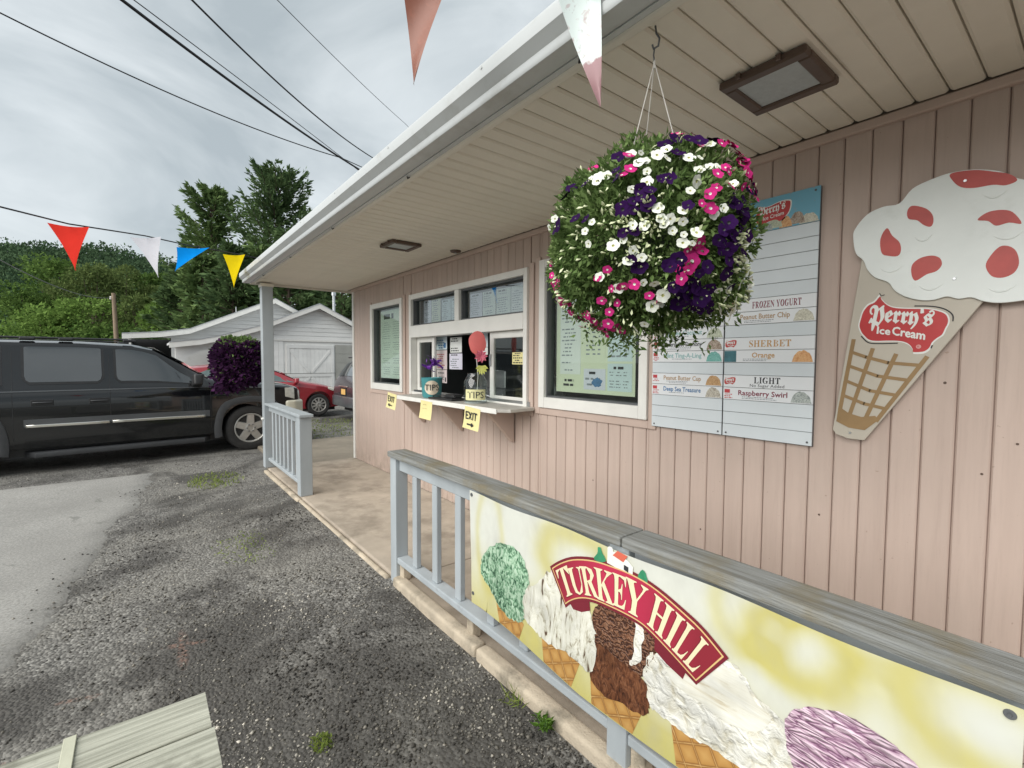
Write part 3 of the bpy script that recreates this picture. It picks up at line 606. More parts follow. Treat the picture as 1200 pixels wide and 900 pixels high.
def asphalt_edge(x):
    t = (x+8.2)/4.9
    return 0.16 - 0.74*t + 0.10*mnoise.noise(Vector((x*1.3, 0, 0)))*1.6 + 0.05*mnoise.noise(Vector((x*5, 7, 0))) + 0.035*mnoise.noise(Vector((x*16, 3, 0)))
def asphalt():
    V, F = [], []
    xs = np.linspace(-8.25, -1.0, 420)
    rows = 14
    for i, x in enumerate(xs):
        y1 = asphalt_edge(x); y0 = -9.0
        for j in range(rows):
            t = (j/(rows-1))**2
            y = y1+(y0-y1)*t
            xx = x + (0.16*mnoise.noise(Vector((y*1.7, 2, 0))) if i == 0 else 0)
            z = 0.016 + mnoise.noise(Vector((x*0.5, y*0.5, 5)))*0.008
            if j == 0 or i in (0, 419): z -= 0.03
            V.append((xx, y, z))
    for i in range(419):
        for j in range(rows-1):
            F.append((i*rows+j, i*rows+j+1, (i+1)*rows+j+1, (i+1)*rows+j))
    me = newmesh('asphalt_pavement', V, F, M['asphalt']); me.shade_smooth()
    o = link('asphalt_pavement', me, kind='structure')
    o.data.update()
    if o.data.polygons[20].normal.z < 0: o.data.flip_normals()
asphalt()

def walkway():
    b = MB(); b.box(-7.2, -2.975, 1.36, 2.575, -0.1, 0.10); b.box(-2.965, -1.02, 1.40, 2.575, -0.1, 0.10); b.box(-1.012, 2.2, 1.40, 2.575, -0.1, 0.10)
    b.build('walkway', M['concrete'], None, bevel=0.012, kind='structure', seg=2)
    b = MB(); b.box(-9.6, -7.21, 1.62, 4.6, -0.1, 0.055)
    b.prism([(-7.21, 1.36, -0.1), (-7.21, 1.62, -0.1), (-8.1, 1.62, -0.1), (-7.85, 1.44, -0.1)], (0, 0, 0.17))
    b.build('old_slab', M['slab'], None, bevel=0.01, kind='structure')
    # kerb pieces under the railings, with worn rounded edges
    b = MB()
    for x0, x1 in ((-2.99, -1.985), (-1.975, -0.6), (-0.59, 1.6)):
        b.box(x0, x1, 1.318, 1.397, -0.1, 0.122)
    b.box(-7.18, -5.42, 1.30, 1.355, -0.1, 0.085); b.box(-5.41, -3.10, 1.315, 1.357, -0.1, 0.082)
    b.build('kerb', M['kerb'], None, bevel=0.022, seg=3, smooth=50, kind='structure')
walkway()

# loose stones lying on the gravel (nobody could count them)
def stones():
    n = 95000
    d = 1.2 + 8.0*NR.random(n)**1.5
    a = NR.uniform(-0.95, 0.75, n)
    lat = d*np.tan(a)*0.9
    x = fw.x/hypot(fw.x, fw.y)*d + rt.x*lat
    y = fw.y/hypot(fw.x, fw.y)*d + rt.y*lat
    edge = np.array([asphalt_edge(q) if -8.3 < q < -1 else -9 for q in x])
    strew = NR.random(n) < 0.05
    keep = ((y > edge + NR.normal(0.0, 0.11, n)) | (strew & (y > edge - NR.random(n)**2*1.3))) & (y < 1.31) & (x > -9.5) & (x < 0.5)
    dens = np.array([mnoise.noise(Vector((a_*0.9, b_*0.9, 9)))+0.5*mnoise.noise(Vector((a_*3, b_*3, 1))) for a_, b_ in zip(x, y)])
    keep &= dens > -0.12 + NR.normal(0, 0.22, n)
    x, y = x[keep], y[keep]; n = len(x)
    r = 0.0026 + 0.0080*NR.random(n)**2.6
    z = np.array([max(gz(a_, b_), 0.016+mnoise.noise(Vector((a_*0.5, b_*0.5, 5)))*0.008 if (-8.2 < a_ < -1 and b_ < asphalt_edge(a_)-0.03) else -1) for a_, b_ in zip(x, y)])
    base = np.array([(1, 0, 0), (0, 1, 0), (-1, 0, 0), (0, -1, 0), (0, 0, 0.75), (0, 0, -0.6)])
    V = base[None]*(0.65+0.7*NR.random((n, 6, 1)))
    V = V + NR.normal(0, 0.16, (n, 6, 3))
    th = NR.random(n)*2*pi; c, s = np.cos(th)[:, None], np.sin(th)[:, None]
    X = V[:, :, 0]*c - V[:, :, 1]*s; Y = V[:, :, 0]*s + V[:, :, 1]*c
    V = np.stack([X*r[:, None]+x[:, None], Y*r[:, None]+y[:, None], V[:, :, 2]*r[:, None]+z[:, None]+r[:, None]*0.25], 2).reshape(-1, 3)
    f = np.array([(0, 1, 4), (1, 2, 4), (2, 3, 4), (3, 0, 4), (1, 0, 5), (2, 1, 5), (3, 2, 5), (0, 3, 5)])
    F = (f[None]+(np.arange(n)*6)[:, None, None]).reshape(-1, 3)
    m, nt, nn, l, b = _nt('gravel stones'); q = NX(nt)
    c_ = (q.ramp(q.geo('Random Per Island'), [(0, (0.055, 0.053, 0.049)), (0.5, (0.155, 0.15, 0.14)), (0.85, (0.29, 0.28, 0.26)), (1.0, (0.55, 0.53, 0.49))]))
    l.new(q.mix(1.0, c_, q.ramp(q.noise(q.coord('Object'), 1.1, 5, 0.65), [(0.42, (0.21, 0.195, 0.175)), (0.60, (1.30, 1.26, 1.17))]), 'MULTIPLY'), b.inputs['Base Color'])
    b.inputs['Roughness'].default_value = 0.85
    link('gravel_stones', fastmesh('gravel_stones', V, F, m, 3), kind='stuff')['label'] = 'loose dark grey gravel stones in front of the walkway'
stones()

# ================================================================== BUILDING
YW, YB = 2.56, 2.574            # face of the siding boards, face of the wall behind
X0, X1 = -7.15, 1.45
stand = thing('ice_cream_stand', 'long pink ice cream stand with vertical siding, deep soffit and white windows', 'building', (-3.0, YW, 0.10))
OPEN = [(-6.42, -5.41, 1.205, 2.37), (-5.20, -3.015, 1.20, 2.375), (-2.875, -1.83, 1.225, 2.405)]

def wall():
    b = MB()
    xs = sorted([X0+0.02, X1] + [v for o in OPEN for v in o[:2]])
    for a, c in zip(xs[:-1], xs[1:]):
        o = [q for q in OPEN if abs(q[0]-a) < 1e-6]
        if o:
            b.box(a, c, YB, YB+0.10, 0.10, o[0][2]); b.box(a, c, YB, YB+0.10, o[0][3], 2.72)
        else: b.box(a, c, YB, YB+0.10, 0.10, 2.72)
    wl_ = b.build('wall', M['groove'], stand)
    cuts = sorted(v for o in OPEN for v in o[:2])
    g = -0.277 - 0.105*66
    while g < X1:
        a, c = max(g+0.002, X0+0.05), min(g+0.103, X1)
        g += 0.105
        if c-a < 0.02: continue
        e = [a] + [q for q in cuts if a < q < c] + [c]
        for p, q in zip(e[:-1], e[1:]):
            if q-p < 0.012: continue
            mid = (p+q)/2
            o = [t for t in OPEN if t[0] < mid < t[1]]
            segs = [(0.105, o[0][2]-0.002), (o[0][3]+0.002, 2.665)] if o else [(0.105, 2.665)]
            for z0, z1 in segs:
                m_ = MB(); ch = 0.0055; dy = R.uniform(-0.001, 0.001)
                m_.prism([(p, YB, z0), (p, YW+0.005+dy, z0), (p+ch, YW+dy, z0), (q-ch, YW+dy, z0), (q, YW+0.005+dy, z0), (q, YB, z0)], (0, 0, z1-z0))
                m_.build('siding_board', M['siding'], wl_)
    for x, z in ((-0.851, 0.866), (-0.42, 1.52), (-0.30, 1.17), (-0.21, 1.30), (-1.46, 0.62), (-2.30, 0.74), (-0.60, 1.45), (-3.6, 0.7)):
        m_ = MB(); rr = 0.0045+R.random()*0.003; m_.lathe([(rr, 0), (rr*0.7, 0.0012)], (x, YW-0.0008, z), (0, -1, 0), 9); m_.build('nail_head', M['brown'], wl_)
    # other sides, roof
    b = MB(); b.box(X0+0.02, X0+0.12, YB+0.10, 7.0, 0.0, 2.72); b.box(X1-0.1, X1, YB+0.1, 7.0, 0.0, 2.72); b.box(X0+0.12, X1-0.1, 6.9, 7.0, 0.0, 2.72)
    b.build('side_wall', M['pinktrim'], stand)
    b = MB(); b.box(X0-0.012, X0+0.05, YW-0.018, YW+0.06, 0.105, 2.66)
    b.build('corner_trim', M['white'], stand, bevel=0.003)
    b = MB()
    b.prism([(X0-0.30, 1.20, 2.775), (X0-0.30, 4.6, 3.55), (X0-0.30, 7.4, 2.80), (X0-0.30, 7.4, 2.72), (X0-0.30, 4.6, 3.45), (X0-0.30, 1.20, 2.715)], (X1-X0+0.6, 0, 0))
    b.build('roof', M['roofing'], stand)
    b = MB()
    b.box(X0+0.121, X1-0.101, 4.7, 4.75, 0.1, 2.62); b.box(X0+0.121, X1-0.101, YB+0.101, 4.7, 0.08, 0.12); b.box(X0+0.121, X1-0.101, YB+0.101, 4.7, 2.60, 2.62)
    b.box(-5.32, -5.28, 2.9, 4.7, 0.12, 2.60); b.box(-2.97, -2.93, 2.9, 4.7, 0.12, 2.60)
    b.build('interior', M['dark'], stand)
wall()

def eave():
    b = MB(); b.box(X0-0.28, X1+0.25, 1.245, 2.70, 2.684, 2.70)
    so = b.build('soffit', M['soffitdark'], stand)
    g = -0.339 - 0.105*67
    bc = {}
    while g < X1+0.2:
        a, c = max(g+0.003, X0-0.28), min(g+0.102, X1+0.25); g += 0.105
        if c-a < 0.02: continue
        k = round(c-a, 4)
        if k not in bc:
            h = k/2; m_ = MB()
            m_.prism([(-h, 0, 0.018), (-h, 0, 0.007), (-h+0.010, 0, 0), (h-0.010, 0, 0), (h, 0, 0.007), (h, 0, 0.018)], (0, 1.243, 0))
            o = m_.build('soffit_board', M['soffit'], so, local=True); bc[k] = o.data
        else: o = link('soffit_board', bc[k], so)
        o.location = Vector(((a+c)/2, 1.29, 2.667+R.uniform(-0.0008, 0.0008))) - origin(so)
    # trims: dark pink channel on the wall, round cream edge at the fascia
    b = MB(); b.box(X0-0.01, X1+0.25, 2.533, YW+0.012, 2.622, 2.664)
    b.build('soffit_trim', M['pinktrim'], stand, bevel=0.006)
    b = MB(); b.box(X0-0.285, X1+0.25, 1.247, 1.288, 2.648, 2.69)
    b.build('soffit_edge', M['cream'], stand, bevel=0.014, seg=3, smooth=50)
    b = MB(); b.box(X0-0.29, X1+0.25, 1.222, 1.246, 2.655, 2.80)
    b.build('fascia', M['gutter'], stand)
    # end return of the eave
    b = MB(); b.box(X0-0.315, X0-0.281, 1.225, 2.72, 2.645, 2.80); b.box(X0-0.281, X0-0.02, 2.60, 2.72, 2.645, 2.68)
    b.build('end_fascia', M['cream'], stand, bevel=0.004)
    # ogee gutter, open at the top
    prof = [(1.2215, 2.775), (1.2215, 2.660), (1.205, 2.652), (1.150, 2.652), (1.138, 2.655), (1.132, 2.664), (1.134, 2.690), (1.124, 2.698), (1.106, 2.716), (1.099, 2.722), (1.096, 2.765), (1.100, 2.779), (1.108, 2.776), (1.108, 2.768),
            (1.104, 2.766), (1.106, 2.730), (1.112, 2.722), (1.130, 2.704), (1.142, 2.692), (1.140, 2.670), (1.150, 2.660), (1.205, 2.660), (1.2145, 2.668), (1.2145, 2.775)]
    b = MB(); xe = X0-0.29
    b.prism([(xe, y, z) for y, z in prof], (X1+0.25-xe, 0, 0))
    b.prism([(xe-0.004, y, z) for y, z in prof[:14]], (0.0035, 0, 0))
    gt = b.build('gutter', M['gutter'], stand, smooth=40)
    for x in np.arange(-7.0, 1.5, 0.9):
        q = MB(); q.bar((x, 1.103, 2.763), (x, 1.218, 2.763), 0.018, 0.004); q.lathe([(0.006, 0), (0.006, 0.004)], (x, 1.098, 2.762), (0, -1, 0), 8)
        q.build('gutter_strap', M['gutter'], gt)
    for x in np.arange(-6.6, 1.2, 1.35):
        q = MB(); q.tube([(x, 1.248, 2.652), (x, 1.235, 2.643), (x+0.01, 1.228, 2.65)], 0.0035, 6)
        q.build('cup_hook', M['cable'], stand)
eave()

def frame_piece(b, x0, x1, z0, z1, wd, y0, y1, wb=None):
    """rectangular frame as four butted members"""
    wb = wb or wd
    b.box(x0, x0+wd, y0, y1, z0, z1); b.box(x1-wd, x1, y0, y1, z0, z1)
    b.box(x0+wd+0.0005, x1-wd-0.0005, y0+0.001, y1, z1-wd, z1-0.0005); b.box(x0+wd+0.0005, x1-wd-0.0005, y0+0.001, y1, z0+0.0005, z0+wb)

def window(op, label, wd=0.065, wb=0.085):
    x0, x1, z0, z1 = op
    b = MB(); frame_piece(b, x0+0.002, x1-0.002, z0+0.002, z1-0.002, wd, 2.528, 2.64, wb)
    f = b.build('window', M['white'], stand, bevel=0.005, seg=2, label=label)
    b = MB(); frame_piece(b, x0+wd+0.0015, x1-wd-0.0015, z0+wb+0.001, z1-wd-0.0015, 0.014, 2.556, 2.63)
    b.build('gasket', M['darkgrey'], f)
    b = MB(); b.box(x0+wd+0.012, x1-wd-0.012, 2.594, 2.598, z0+wb+0.010, z1-wd-0.012)
    b.build('pane', M['pane'], f)
    return f
window(OPEN[0], 'narrow white framed window with a pale poster behind the glass')
window(OPEN[2], 'white framed window with a large pale yellow poster behind the glass')

def casing():
    for n_, (x0, x1, z0, z1) in enumerate(OPEN):
        b = MB(); wd = 0.055
        x0 -= 0.001; x1 += 0.001
        b.box(x0-wd, x0, 2.545, YW-0.0015, z0-wd, z1+0.03); b.box(x1, x1+wd, 2.545, YW-0.0015, z0-wd, z1+0.03)
        b.box(x0+0.0005, x1-0.0005, 2.546, YW-0.0015, z0-wd, z0-0.001)
        b.build('window_casing', M['pinktrim'], stand, bevel=0.003)
casing()

def service_window():
    x0, x1, z0, z1 = OPEN[1]
    b = MB()
    yf, yb = 2.522, 2.66
    b.box(x0+0.002, x0+0.05, yf, yb, z0+0.002, z1-0.002); b.box(x1-0.05, x1-0.002, yf, yb, z0+0.002, z1-0.002)
    b.box(x0+0.0505, x1-0.0505, yf+0.001, yb, z1-0.06, z1-0.0025)
    b.box(x0+0.0505, x1-0.0505, yf-0.003, yb, 1.868, 2.005)
    b.box(-4.165, -4.085, yf+0.002, yb, 2.0055, z1-0.0605)
    b.box(x0+0.0505, x1-0.0505, yf+0.006, yb, z0+0.0025, z0+0.035)
    f = b.build('window', M['white'], stand, bevel=0.005, seg=2, label='wide white service window with two upper lights and sliding sashes')
    for a, c in ((x0+0.0505, -4.1655), (-4.0845, x1-0.0505)):
        b = MB(); frame_piece(b, a+0.001, c-0.001, 2.006, z1-0.061, 0.016, 2.556, 2.63); b.build('gasket', M['darkgrey'], f)
        b = MB(); b.box(a+0.014, c-0.014, 2.592, 2.596, 2.02, z1-0.075); b.build('pane', M['paneT'], f)
    # left fixed sash, open middle, right sliding sash
    for a, c, st, yy in ((x0+0.06, -4.725, 0.055, 2.60), (-3.615, x1-0.052, 0.06, 2.575)):
        b = MB(); frame_piece(b, a, c, z0+0.037, 1.866, st, yy, yy+0.03, 0.045)
        s_ = b.build('sliding_sash', M['white'], f, bevel=0.004)
        b = MB(); b.box(a+st-0.004, c-st+0.004, yy+0.012, yy+0.016, z0+0.078, 1.866-st+0.004); b.build('pane', M['pane'], s_)
    b = MB(); b.box(-3.61, -3.585, 2.562, 2.574, 1.55, 1.66); b.build('sash_latch', M['steel'], f, bevel=0.003)
service_window()

# counter shelf under the service window
def shelf():
    t = thing('counter_shelf', 'pale grey service counter shelf under the order window on three triangular brackets', 'shelf', (-3.9, 2.55, 0.9))
    b = MB()
    b.prism([(-4.90, 2.20, 1.192), (-2.98, 2.20, 1.192), (-2.90, 2.27, 1.192), (-2.93, YW-0.016, 1.192), (-4.90, YW-0.016, 1.192)], (0, 0, 0.028))
    top = b.build('shelf_top', M['concrete'], t, bevel=0.006, seg=2)
    top.data.materials[0] = mat('shelf laminate', (0.50, 0.48, 0.44), 0.5, 0.14, 9, 0.1, 60, dirt=((0.25, 0.23, 0.2), 7, 0.58, 0.6))
    b = MB(); b.box(-4.90, -2.985, 2.188, 2.1985, 1.180, 1.222); b.build('edge_strip', M['white'], t, bevel=0.003)
    b = MB(); b.box(-5.10, -2.99, 2.535, 2.5445, 1.2205, 1.26); b.build('back_strip', M['steel'], t, bevel=0.002)
    for x in (-4.86, -4.05, -3.22):
        b = MB(); b.prism([(x-0.018, YW-0.016, 1.188), (x-0.018, 2.27, 1.188), (x-0.018, 2.27, 1.165), (x-0.018, 2.52, 0.90), (x-0.018, YW-0.016, 0.89)], (0.036, 0, 0))
        k = b.build('bracket', M['pinktrim'], t, bevel=0.003)
        b = MB(); b.lathe([(0.009, 0), (0.009, 0.005)], (x, 2.519, 0.925), (0, -0.75, -0.66), 8); b.build('screw_head', M['cable'], k)
shelf()

# ceiling lights and vent in the soffit
def ceiling_light(cx, cy, lx, ly, label):
    t = thing('ceiling_light', label, 'ceiling light', (cx, cy, 2.64), group='recessed lights in the soffit')
    b = MB(); z = 2.668; fr = 0.045
    for (x0, x1, y0, y1) in ((-lx, lx, -ly, -ly+fr), (-lx, lx, ly-fr, ly), (-lx, -lx+fr, -ly+fr, ly-fr), (lx-fr, lx, -ly+fr, ly-fr)):
        b.box(cx+x0, cx+x1, cy+y0, cy+y1, 2.638, z)
    b.build('frame', M['brown'], t, bevel=0.006)
    b = MB(); b.box(cx-lx+fr-0.002, cx+lx-fr+0.002, cy-ly+fr-0.002, cy+ly-fr+0.002, 2.648, z-0.002); b.build('lens', M['lens'], t)
    for dx in (-0.08, 0.06):
        b = MB(); b.box(cx+dx, cx+dx+0.015, cy-ly-0.012, cy-ly-0.001, 2.645, 2.664); b.build('clip', M['brown'], t)
ceiling_light(-0.83, 1.928, 0.152, 0.155, 'brown framed ceiling light in the soffit right beside the flower basket hook')
ceiling_light(-4.10, 1.913, 0.14, 0.145, 'brown framed ceiling light in the soffit above the service window')
t = thing('soffit_vent', 'small dark round fixture in the soffit near the wall above the service window', 'vent', (-4.0, 2.44, 2.64))
b = MB(); b.lathe([(0.055, 0), (0.05, -0.014), (0.03, -0.02), (0.012, -0.02)], (-4.0, 2.44, 2.667), (0, 0, 1), 16); b.build('cover', M['brown'], t, smooth=40)
b = MB(); b.lathe([(0.011, 0), (0.011, -0.008)], (-4.0, 2.44, 2.6465), (0, 0, 1), 10); b.build('sensor', M['lens'], t)

# ================================================================== RAILINGS
def railing_near():
    t = thing('porch_railing', 'grey blue wooden railing with a weathered cap, carrying the ice cream banner', 'railing', (-1.5, 1.39, 0.1), group='grey blue porch railings')
    ends = (-3.03, -1.08, 0.87)
    for x in ends:
        b = MB(); b.box(x-0.045, x+0.045, 1.345, 1.435, 0.0 if x < -2 else 0.10, 0.934)
        b.build('post', M['rail'], t, bevel=0.006, seg=2)
    for a, c in ((-3.085, -1.062), (-1.057, 0.93)):
        b = MB(); b.box(a, c, 1.328, 1.468, 0.936, 0.975); b.build('cap_board', M['cap'], t, bevel=0.009, seg=2)
    for a, c in ((-2.984, -1.126), (-1.034, 0.824)):
        b = MB(); b.box(a, c, 1.372, 1.41, 0.848, 0.934); b.build('top_rail', M['rail'], t, bevel=0.004)
        b = MB(); b.box(a, c, 1.352, 1.432, 0.21, 0.25); b.build('bottom_rail', M['rail'], t, bevel=0.006, seg=2)
        n = 6; sp = (c-a)/(n+1)
        for i in range(n):
            x = a+sp*(i+1) - (0.05 if i < 3 and a < -2 else 0)
            b = MB(); b.box(x-0.028, x+0.028, 1.345, 1.3715, 0.2505, 0.926) if False else b.box(x-0.03, x+0.03, 1.375, 1.409, 0.2505, 0.8475)
            b.build('baluster', M['rail'], t, bevel=0.004)
        for x in (a+0.03, (a+c)/2-0.05):
            b = MB(); b.box(x-0.03, x+0.03, 1.37, 1.425, 0.126 if False else 0.1005, 0.2095); b.build('support_block', M['kerb'], t, bevel=0.004)
railing_near()

def railing_far():
    t = thing('porch_railing', 'short grey blue railing between the roof post and a stubby end post', 'railing', (-6.3, 1.4, 0.1), group='grey blue porch railings')
    b = MB(); b.box(-5.575, -5.445, 1.345, 1.475, 0.1, 0.972); b.build('post', M['rail'], t, bevel=0.006, seg=2)
    b = MB(); b.box(-7.215, -5.41, 1.335, 1.485, 0.9725, 1.005); b.build('cap_board', M['rail'], t, bevel=0.007, seg=2)
    b = MB(); b.box(-7.215, -5.576, 1.385, 1.425, 0.89, 0.972); b.build('top_rail', M['rail'], t, bevel=0.004)
    b = MB(); b.box(-7.215, -5.576, 1.37, 1.44, 0.20, 0.24); b.build('bottom_rail', M['rail'], t, bevel=0.005)
    for i in range(7):
        x = -7.215 + 1.64*(i+1)/8
        b = MB(); b.box(x-0.03, x+0.03, 1.388, 1.422, 0.2405, 0.8895); b.build('baluster', M['rail'], t, bevel=0.004)
railing_far()
t = thing('porch_post', 'tall grey blue square post holding up the far end of the porch roof', 'post', (-7.29, 1.40, 0.1))
b = MB(); b.box(-7.36, -7.22, 1.33, 1.47, 0.1, 2.645); b.build('shaft', M['rail'], t, bevel=0.008, seg=2)
b = MB(); b.box(-7.375, -7.2195, 1.318, 1.482, 2.60, 2.6455); b.build('post_top', M['cream'], t, bevel=0.004)
b = MB(); b.lathe([(0.02, 0), (0.022, 0.012), (0.012, 0.03), (0.006, 0.03)], (-7.27, 1.3295, 0.78), (0, -1, 0), 12); b.build('hose_knob', M['white'], t, smooth=40)

# ================================================================== CONE SIGN
def cone_sign():
    t = thing('ice_cream_cone_sign', 'big cutout sign of a white ice cream with red berries in a beige cone', 'sign', (-0.5, 2.54, 1.25))
    y = 2.525
    SCOOP = [(-0.742, 2.151), (-0.737, 2.192), (-0.694, 2.246), (-0.637, 2.266), (-0.583, 2.266), (-0.542, 2.315), (-0.482, 2.336), (-0.425, 2.344), (-0.361, 2.337), (-0.291, 2.309), (-0.249, 2.273), (-0.20, 2.245), (-0.140, 2.21), (-0.10, 2.15), (-0.085, 2.06), (-0.10, 1.96), (-0.125, 1.885), (-0.170, 1.838), (-0.215, 1.827), (-0.272, 1.824), (-0.315, 1.834), (-0.350, 1.852), (-0.385, 1.850), (-0.420, 1.8625), (-0.455, 1.854), (-0.495, 1.855), (-0.547, 1.874), (-0.586, 1.905), (-0.609, 1.942), (-0.655, 1.968), (-0.685, 2.007), (-0.701, 2.049), (-0.730, 2.085)]
    b = MB(); P = [(-0.71, 2.06), (-0.797, 1.290), (-0.784, 1.269), (-0.735, 1.254), (-0.674, 1.254), (-0.305, 1.855), (-0.33, 1.95), (-0.52, 2.03)]
    b.prism([(x, y+0.0005, z) for x, z in P], (0, 0.014, 0))
    cone = b.build('cone_panel', M['signtan'], t, bevel=0.002)
    b = MB(); b.prism([(x, y-0.012, z) for x, z in smooth_loop(SCOOP, 4)], (0, 0.012, 0))
    ice = b.build('ice_cream_panel', M['signwhite'], t, bevel=0.0025, seg=2)
    BE = [[(-0.425, 2.340), (-0.419, 2.311), (-0.395, 2.28), (-0.358, 2.266), (-0.306, 2.263), (-0.272, 2.252), (-0.244, 2.262), (-0.265, 2.290), (-0.308, 2.312), (-0.361, 2.334)],
          [(-0.555, 2.226), (-0.54, 2.245), (-0.498, 2.225), (-0.475, 2.194), (-0.471, 2.162), (-0.48, 2.147), (-0.501, 2.159), (-0.522, 2.182), (-0.55, 2.195)],
          [(-0.621, 2.172), (-0.602, 2.137), (-0.577, 2.105), (-0.57, 2.071), (-0.58, 2.048), (-0.613, 2.054), (-0.636, 2.071), (-0.642, 2.131)],
          [(-0.531, 2.004), (-0.506, 2.027), (-0.471, 2.031), (-0.446, 2.017), (-0.439, 1.99), (-0.454, 1.967), (-0.484, 1.958), (-0.518, 1.937), (-0.532, 1.965)],
          [(-0.343, 2.143), (-0.319, 2.164), (-0.285, 2.166), (-0.252, 2.151), (-0.227, 2.104), (-0.259, 2.114), (-0.292, 2.11), (-0.314, 2.132)],
          [(-0.314, 1.965), (-0.304, 1.999), (-0.28, 2.031), (-0.255, 2.028), (-0.236, 2.005), (-0.228, 1.963), (-0.239, 1.93), (-0.267, 1.916), (-0.297, 1.926)],
          [(-0.17, 2.15), (-0.15, 2.17), (-0.125, 2.15), (-0.115, 2.11), (-0.13, 2.085), (-0.16, 2.10)]]
    for q in BE:
        sheet(smooth_loop(q, 4), y-0.0128, M['berry'], 'strawberry_piece', ice)
    # soft moulded folds under the berries
    for cx, cz, w_ in ((-0.60, 2.005, 0.07), (-0.47, 1.915, 0.07), (-0.27, 1.885, 0.07), (-0.30, 2.235, 0.06), (-0.26, 2.075, 0.07), (-0.50, 2.115, 0.05)):
        b = MB(); b.tube([(cx+w_*(k/6-0.5)*2*0.55, y-0.0118, cz-0.020*(1-((k/3)-1)**2)) for k in range(7)], [0.001, 0.0024, 0.0034, 0.0038, 0.0034, 0.0024, 0.001], 8)
        b.build('moulded_fold', M['signwhite'], ice, smooth=60)
    BADGE = [(-0.638, 1.886), (-0.632, 1.872), (-0.614, 1.849), (-0.59, 1.834), (-0.556, 1.827), (-0.517, 1.823), (-0.476, 1.818), (-0.445, 1.808), (-0.424, 1.795), (-0.415, 1.776), (-0.415, 1.757), (-0.422, 1.738), (-0.43, 1.714), (-0.447, 1.699), (-0.46, 1.683), (-0.466, 1.665), (-0.475, 1.653), (-0.488, 1.646), (-0.517, 1.645), (-0.519, 1.656), (-0.528, 1.673), (-0.544, 1.686), (-0.568, 1.693), (-0.609, 1.695), (-0.647, 1.695), (-0.672, 1.702), (-0.691, 1.723), (-0.701, 1.739), (-0.708, 1.765), (-0.703, 1.796), (-0.695, 1.826), (-0.678, 1.851), (-0.656, 1.862)]
    cx, cz = -0.565, 1.76
    big = [(cx+(x-cx)*1.035, cz+(z-cz)*1.07) for x, z in BADGE]
    b = MB(); b.tube([(x, y-0.0008, z) for x, z in smooth_loop([(-0.52, 1.835), (-0.465, 1.829), (-0.425, 1.814), (-0.402, 1.79), (-0.400, 1.765)], 4, closed=False)], 0.0022, 6); b.build('logo_line', M['ink'], cone); b = MB()
    b.tube([(x, y-0.0008, z) for x, z in smooth_loop([(-0.70, 1.718), (-0.675, 1.690), (-0.64, 1.683), (-0.57, 1.683)], 4, closed=False)], 0.0022, 6); b.build('logo_line', M['ink'], cone); b = MB()
    b.tube([(-0.640, y-0.0008, 1.90), (-0.634, y-0.0008, 1.888), (-0.622, y-0.0008, 1.892)], 0.0018, 5); b.build('logo_line', M['ink'], cone); b = MB()
    b.tube([(-0.458, y-0.0008, 1.672), (-0.462, y-0.0008, 1.660)], 0.0022, 5)
    b.build('logo_line', M['ink'], cone)
    sheet(smooth_loop(big, 3), y-0.0004, M['lettering'], 'logo_border', cone)
    sheet(smooth_loop(BADGE, 3), y-0.0012, M['red'], 'logo_badge', cone)
    U = Vector((0.985, 0, -0.17)).normalized(); V = Vector((0.06, 0, 1)).normalized()
    text('P', (-0.680, y-0.002, 1.768), U, Vector((0.10, 0, 1)), 0.078, M['lettering'], cone, 'F', 0.054, slant=0.05, bold=0.0016)
    text("erry's", (-0.618, y-0.0026, 1.776), U, V, 0.066, M['lettering'], cone, 'F', 0.158, slant=0.05, bold=0.0016)
    text('Ice', (-0.643, y-0.003, 1.727), U, V, 0.030, M['lettering'], cone, 'S', 0.046, bold=0.0014)
    text('Cream', (-0.590, y-0.0026, 1.720), Vector((0.97, 0, -0.23)).normalized(), V, 0.034, M['lettering'], cone, 'S', 0.110, bold=0.0015)
    b = MB(); b.lathe([(0.0085, 0), (0.0085, 0.0004)], (-0.501, y-0.0014, 1.667), (0, -1, 0), 16); b.build('registered_mark', mat('faded pink print', (0.66, 0.33, 0.32), 0.5), cone)
    text('R', (-0.5045, y-0.0022, 1.6635), Vector((1, 0, 0)), Vector((0, 0, 1)), 0.008, M['red'], cone)
    # waffle lines
    b = MB(); wd = 0.016
    def stripe(pts, wd, dy):
        for (a, c) in zip(pts[:-1], pts[1:]):
            d = Vector((c[0]-a[0], 0, c[1]-a[1])).normalized(); n_ = Vector((d.z, 0, -d.x))*wd/2; e = d*wd*0.15
            A, C_ = Vector((a[0], y-dy, a[1]))-e, Vector((c[0], y-dy, c[1]))+e
            b.quad(A-n_, C_-n_, C_+n_, A+n_)
    stripe([(-0.728, 1.703), (-0.770, 1.385)], wd, 0.0006); stripe([(-0.656, 1.661), (-0.731, 1.368)], wd, 0.0007)
    stripe([(-0.574, 1.636), (-0.670, 1.358)], wd, 0.0008); stripe([(-0.473, 1.625), (-0.633, 1.345)], wd, 0.0009)
    for k, ln in enumerate(([(-0.736, 1.648), (-0.68, 1.625), (-0.60, 1.60), (-0.495, 1.590)], [(-0.744, 1.586), (-0.635, 1.542), (-0.535, 1.528)], [(-0.753, 1.518), (-0.661, 1.477), (-0.572, 1.463)], [(-0.763, 1.452), (-0.68, 1.418), (-0.604, 1.402)])):
        stripe(ln, 0.014, 0.0010+0.0001*k)
    b.build('waffle_lines', M['waffle'], cone, recalc=False)
    sheet([(-0.776, 1.40), (-0.783, 1.329), (-0.734, 1.305), (-0.673, 1.300), (-0.625, 1.35), (-0.637, 1.368), (-0.687, 1.358), (-0.736, 1.371)], y-0.0015, M['waffle'], 'waffle_base', cone)
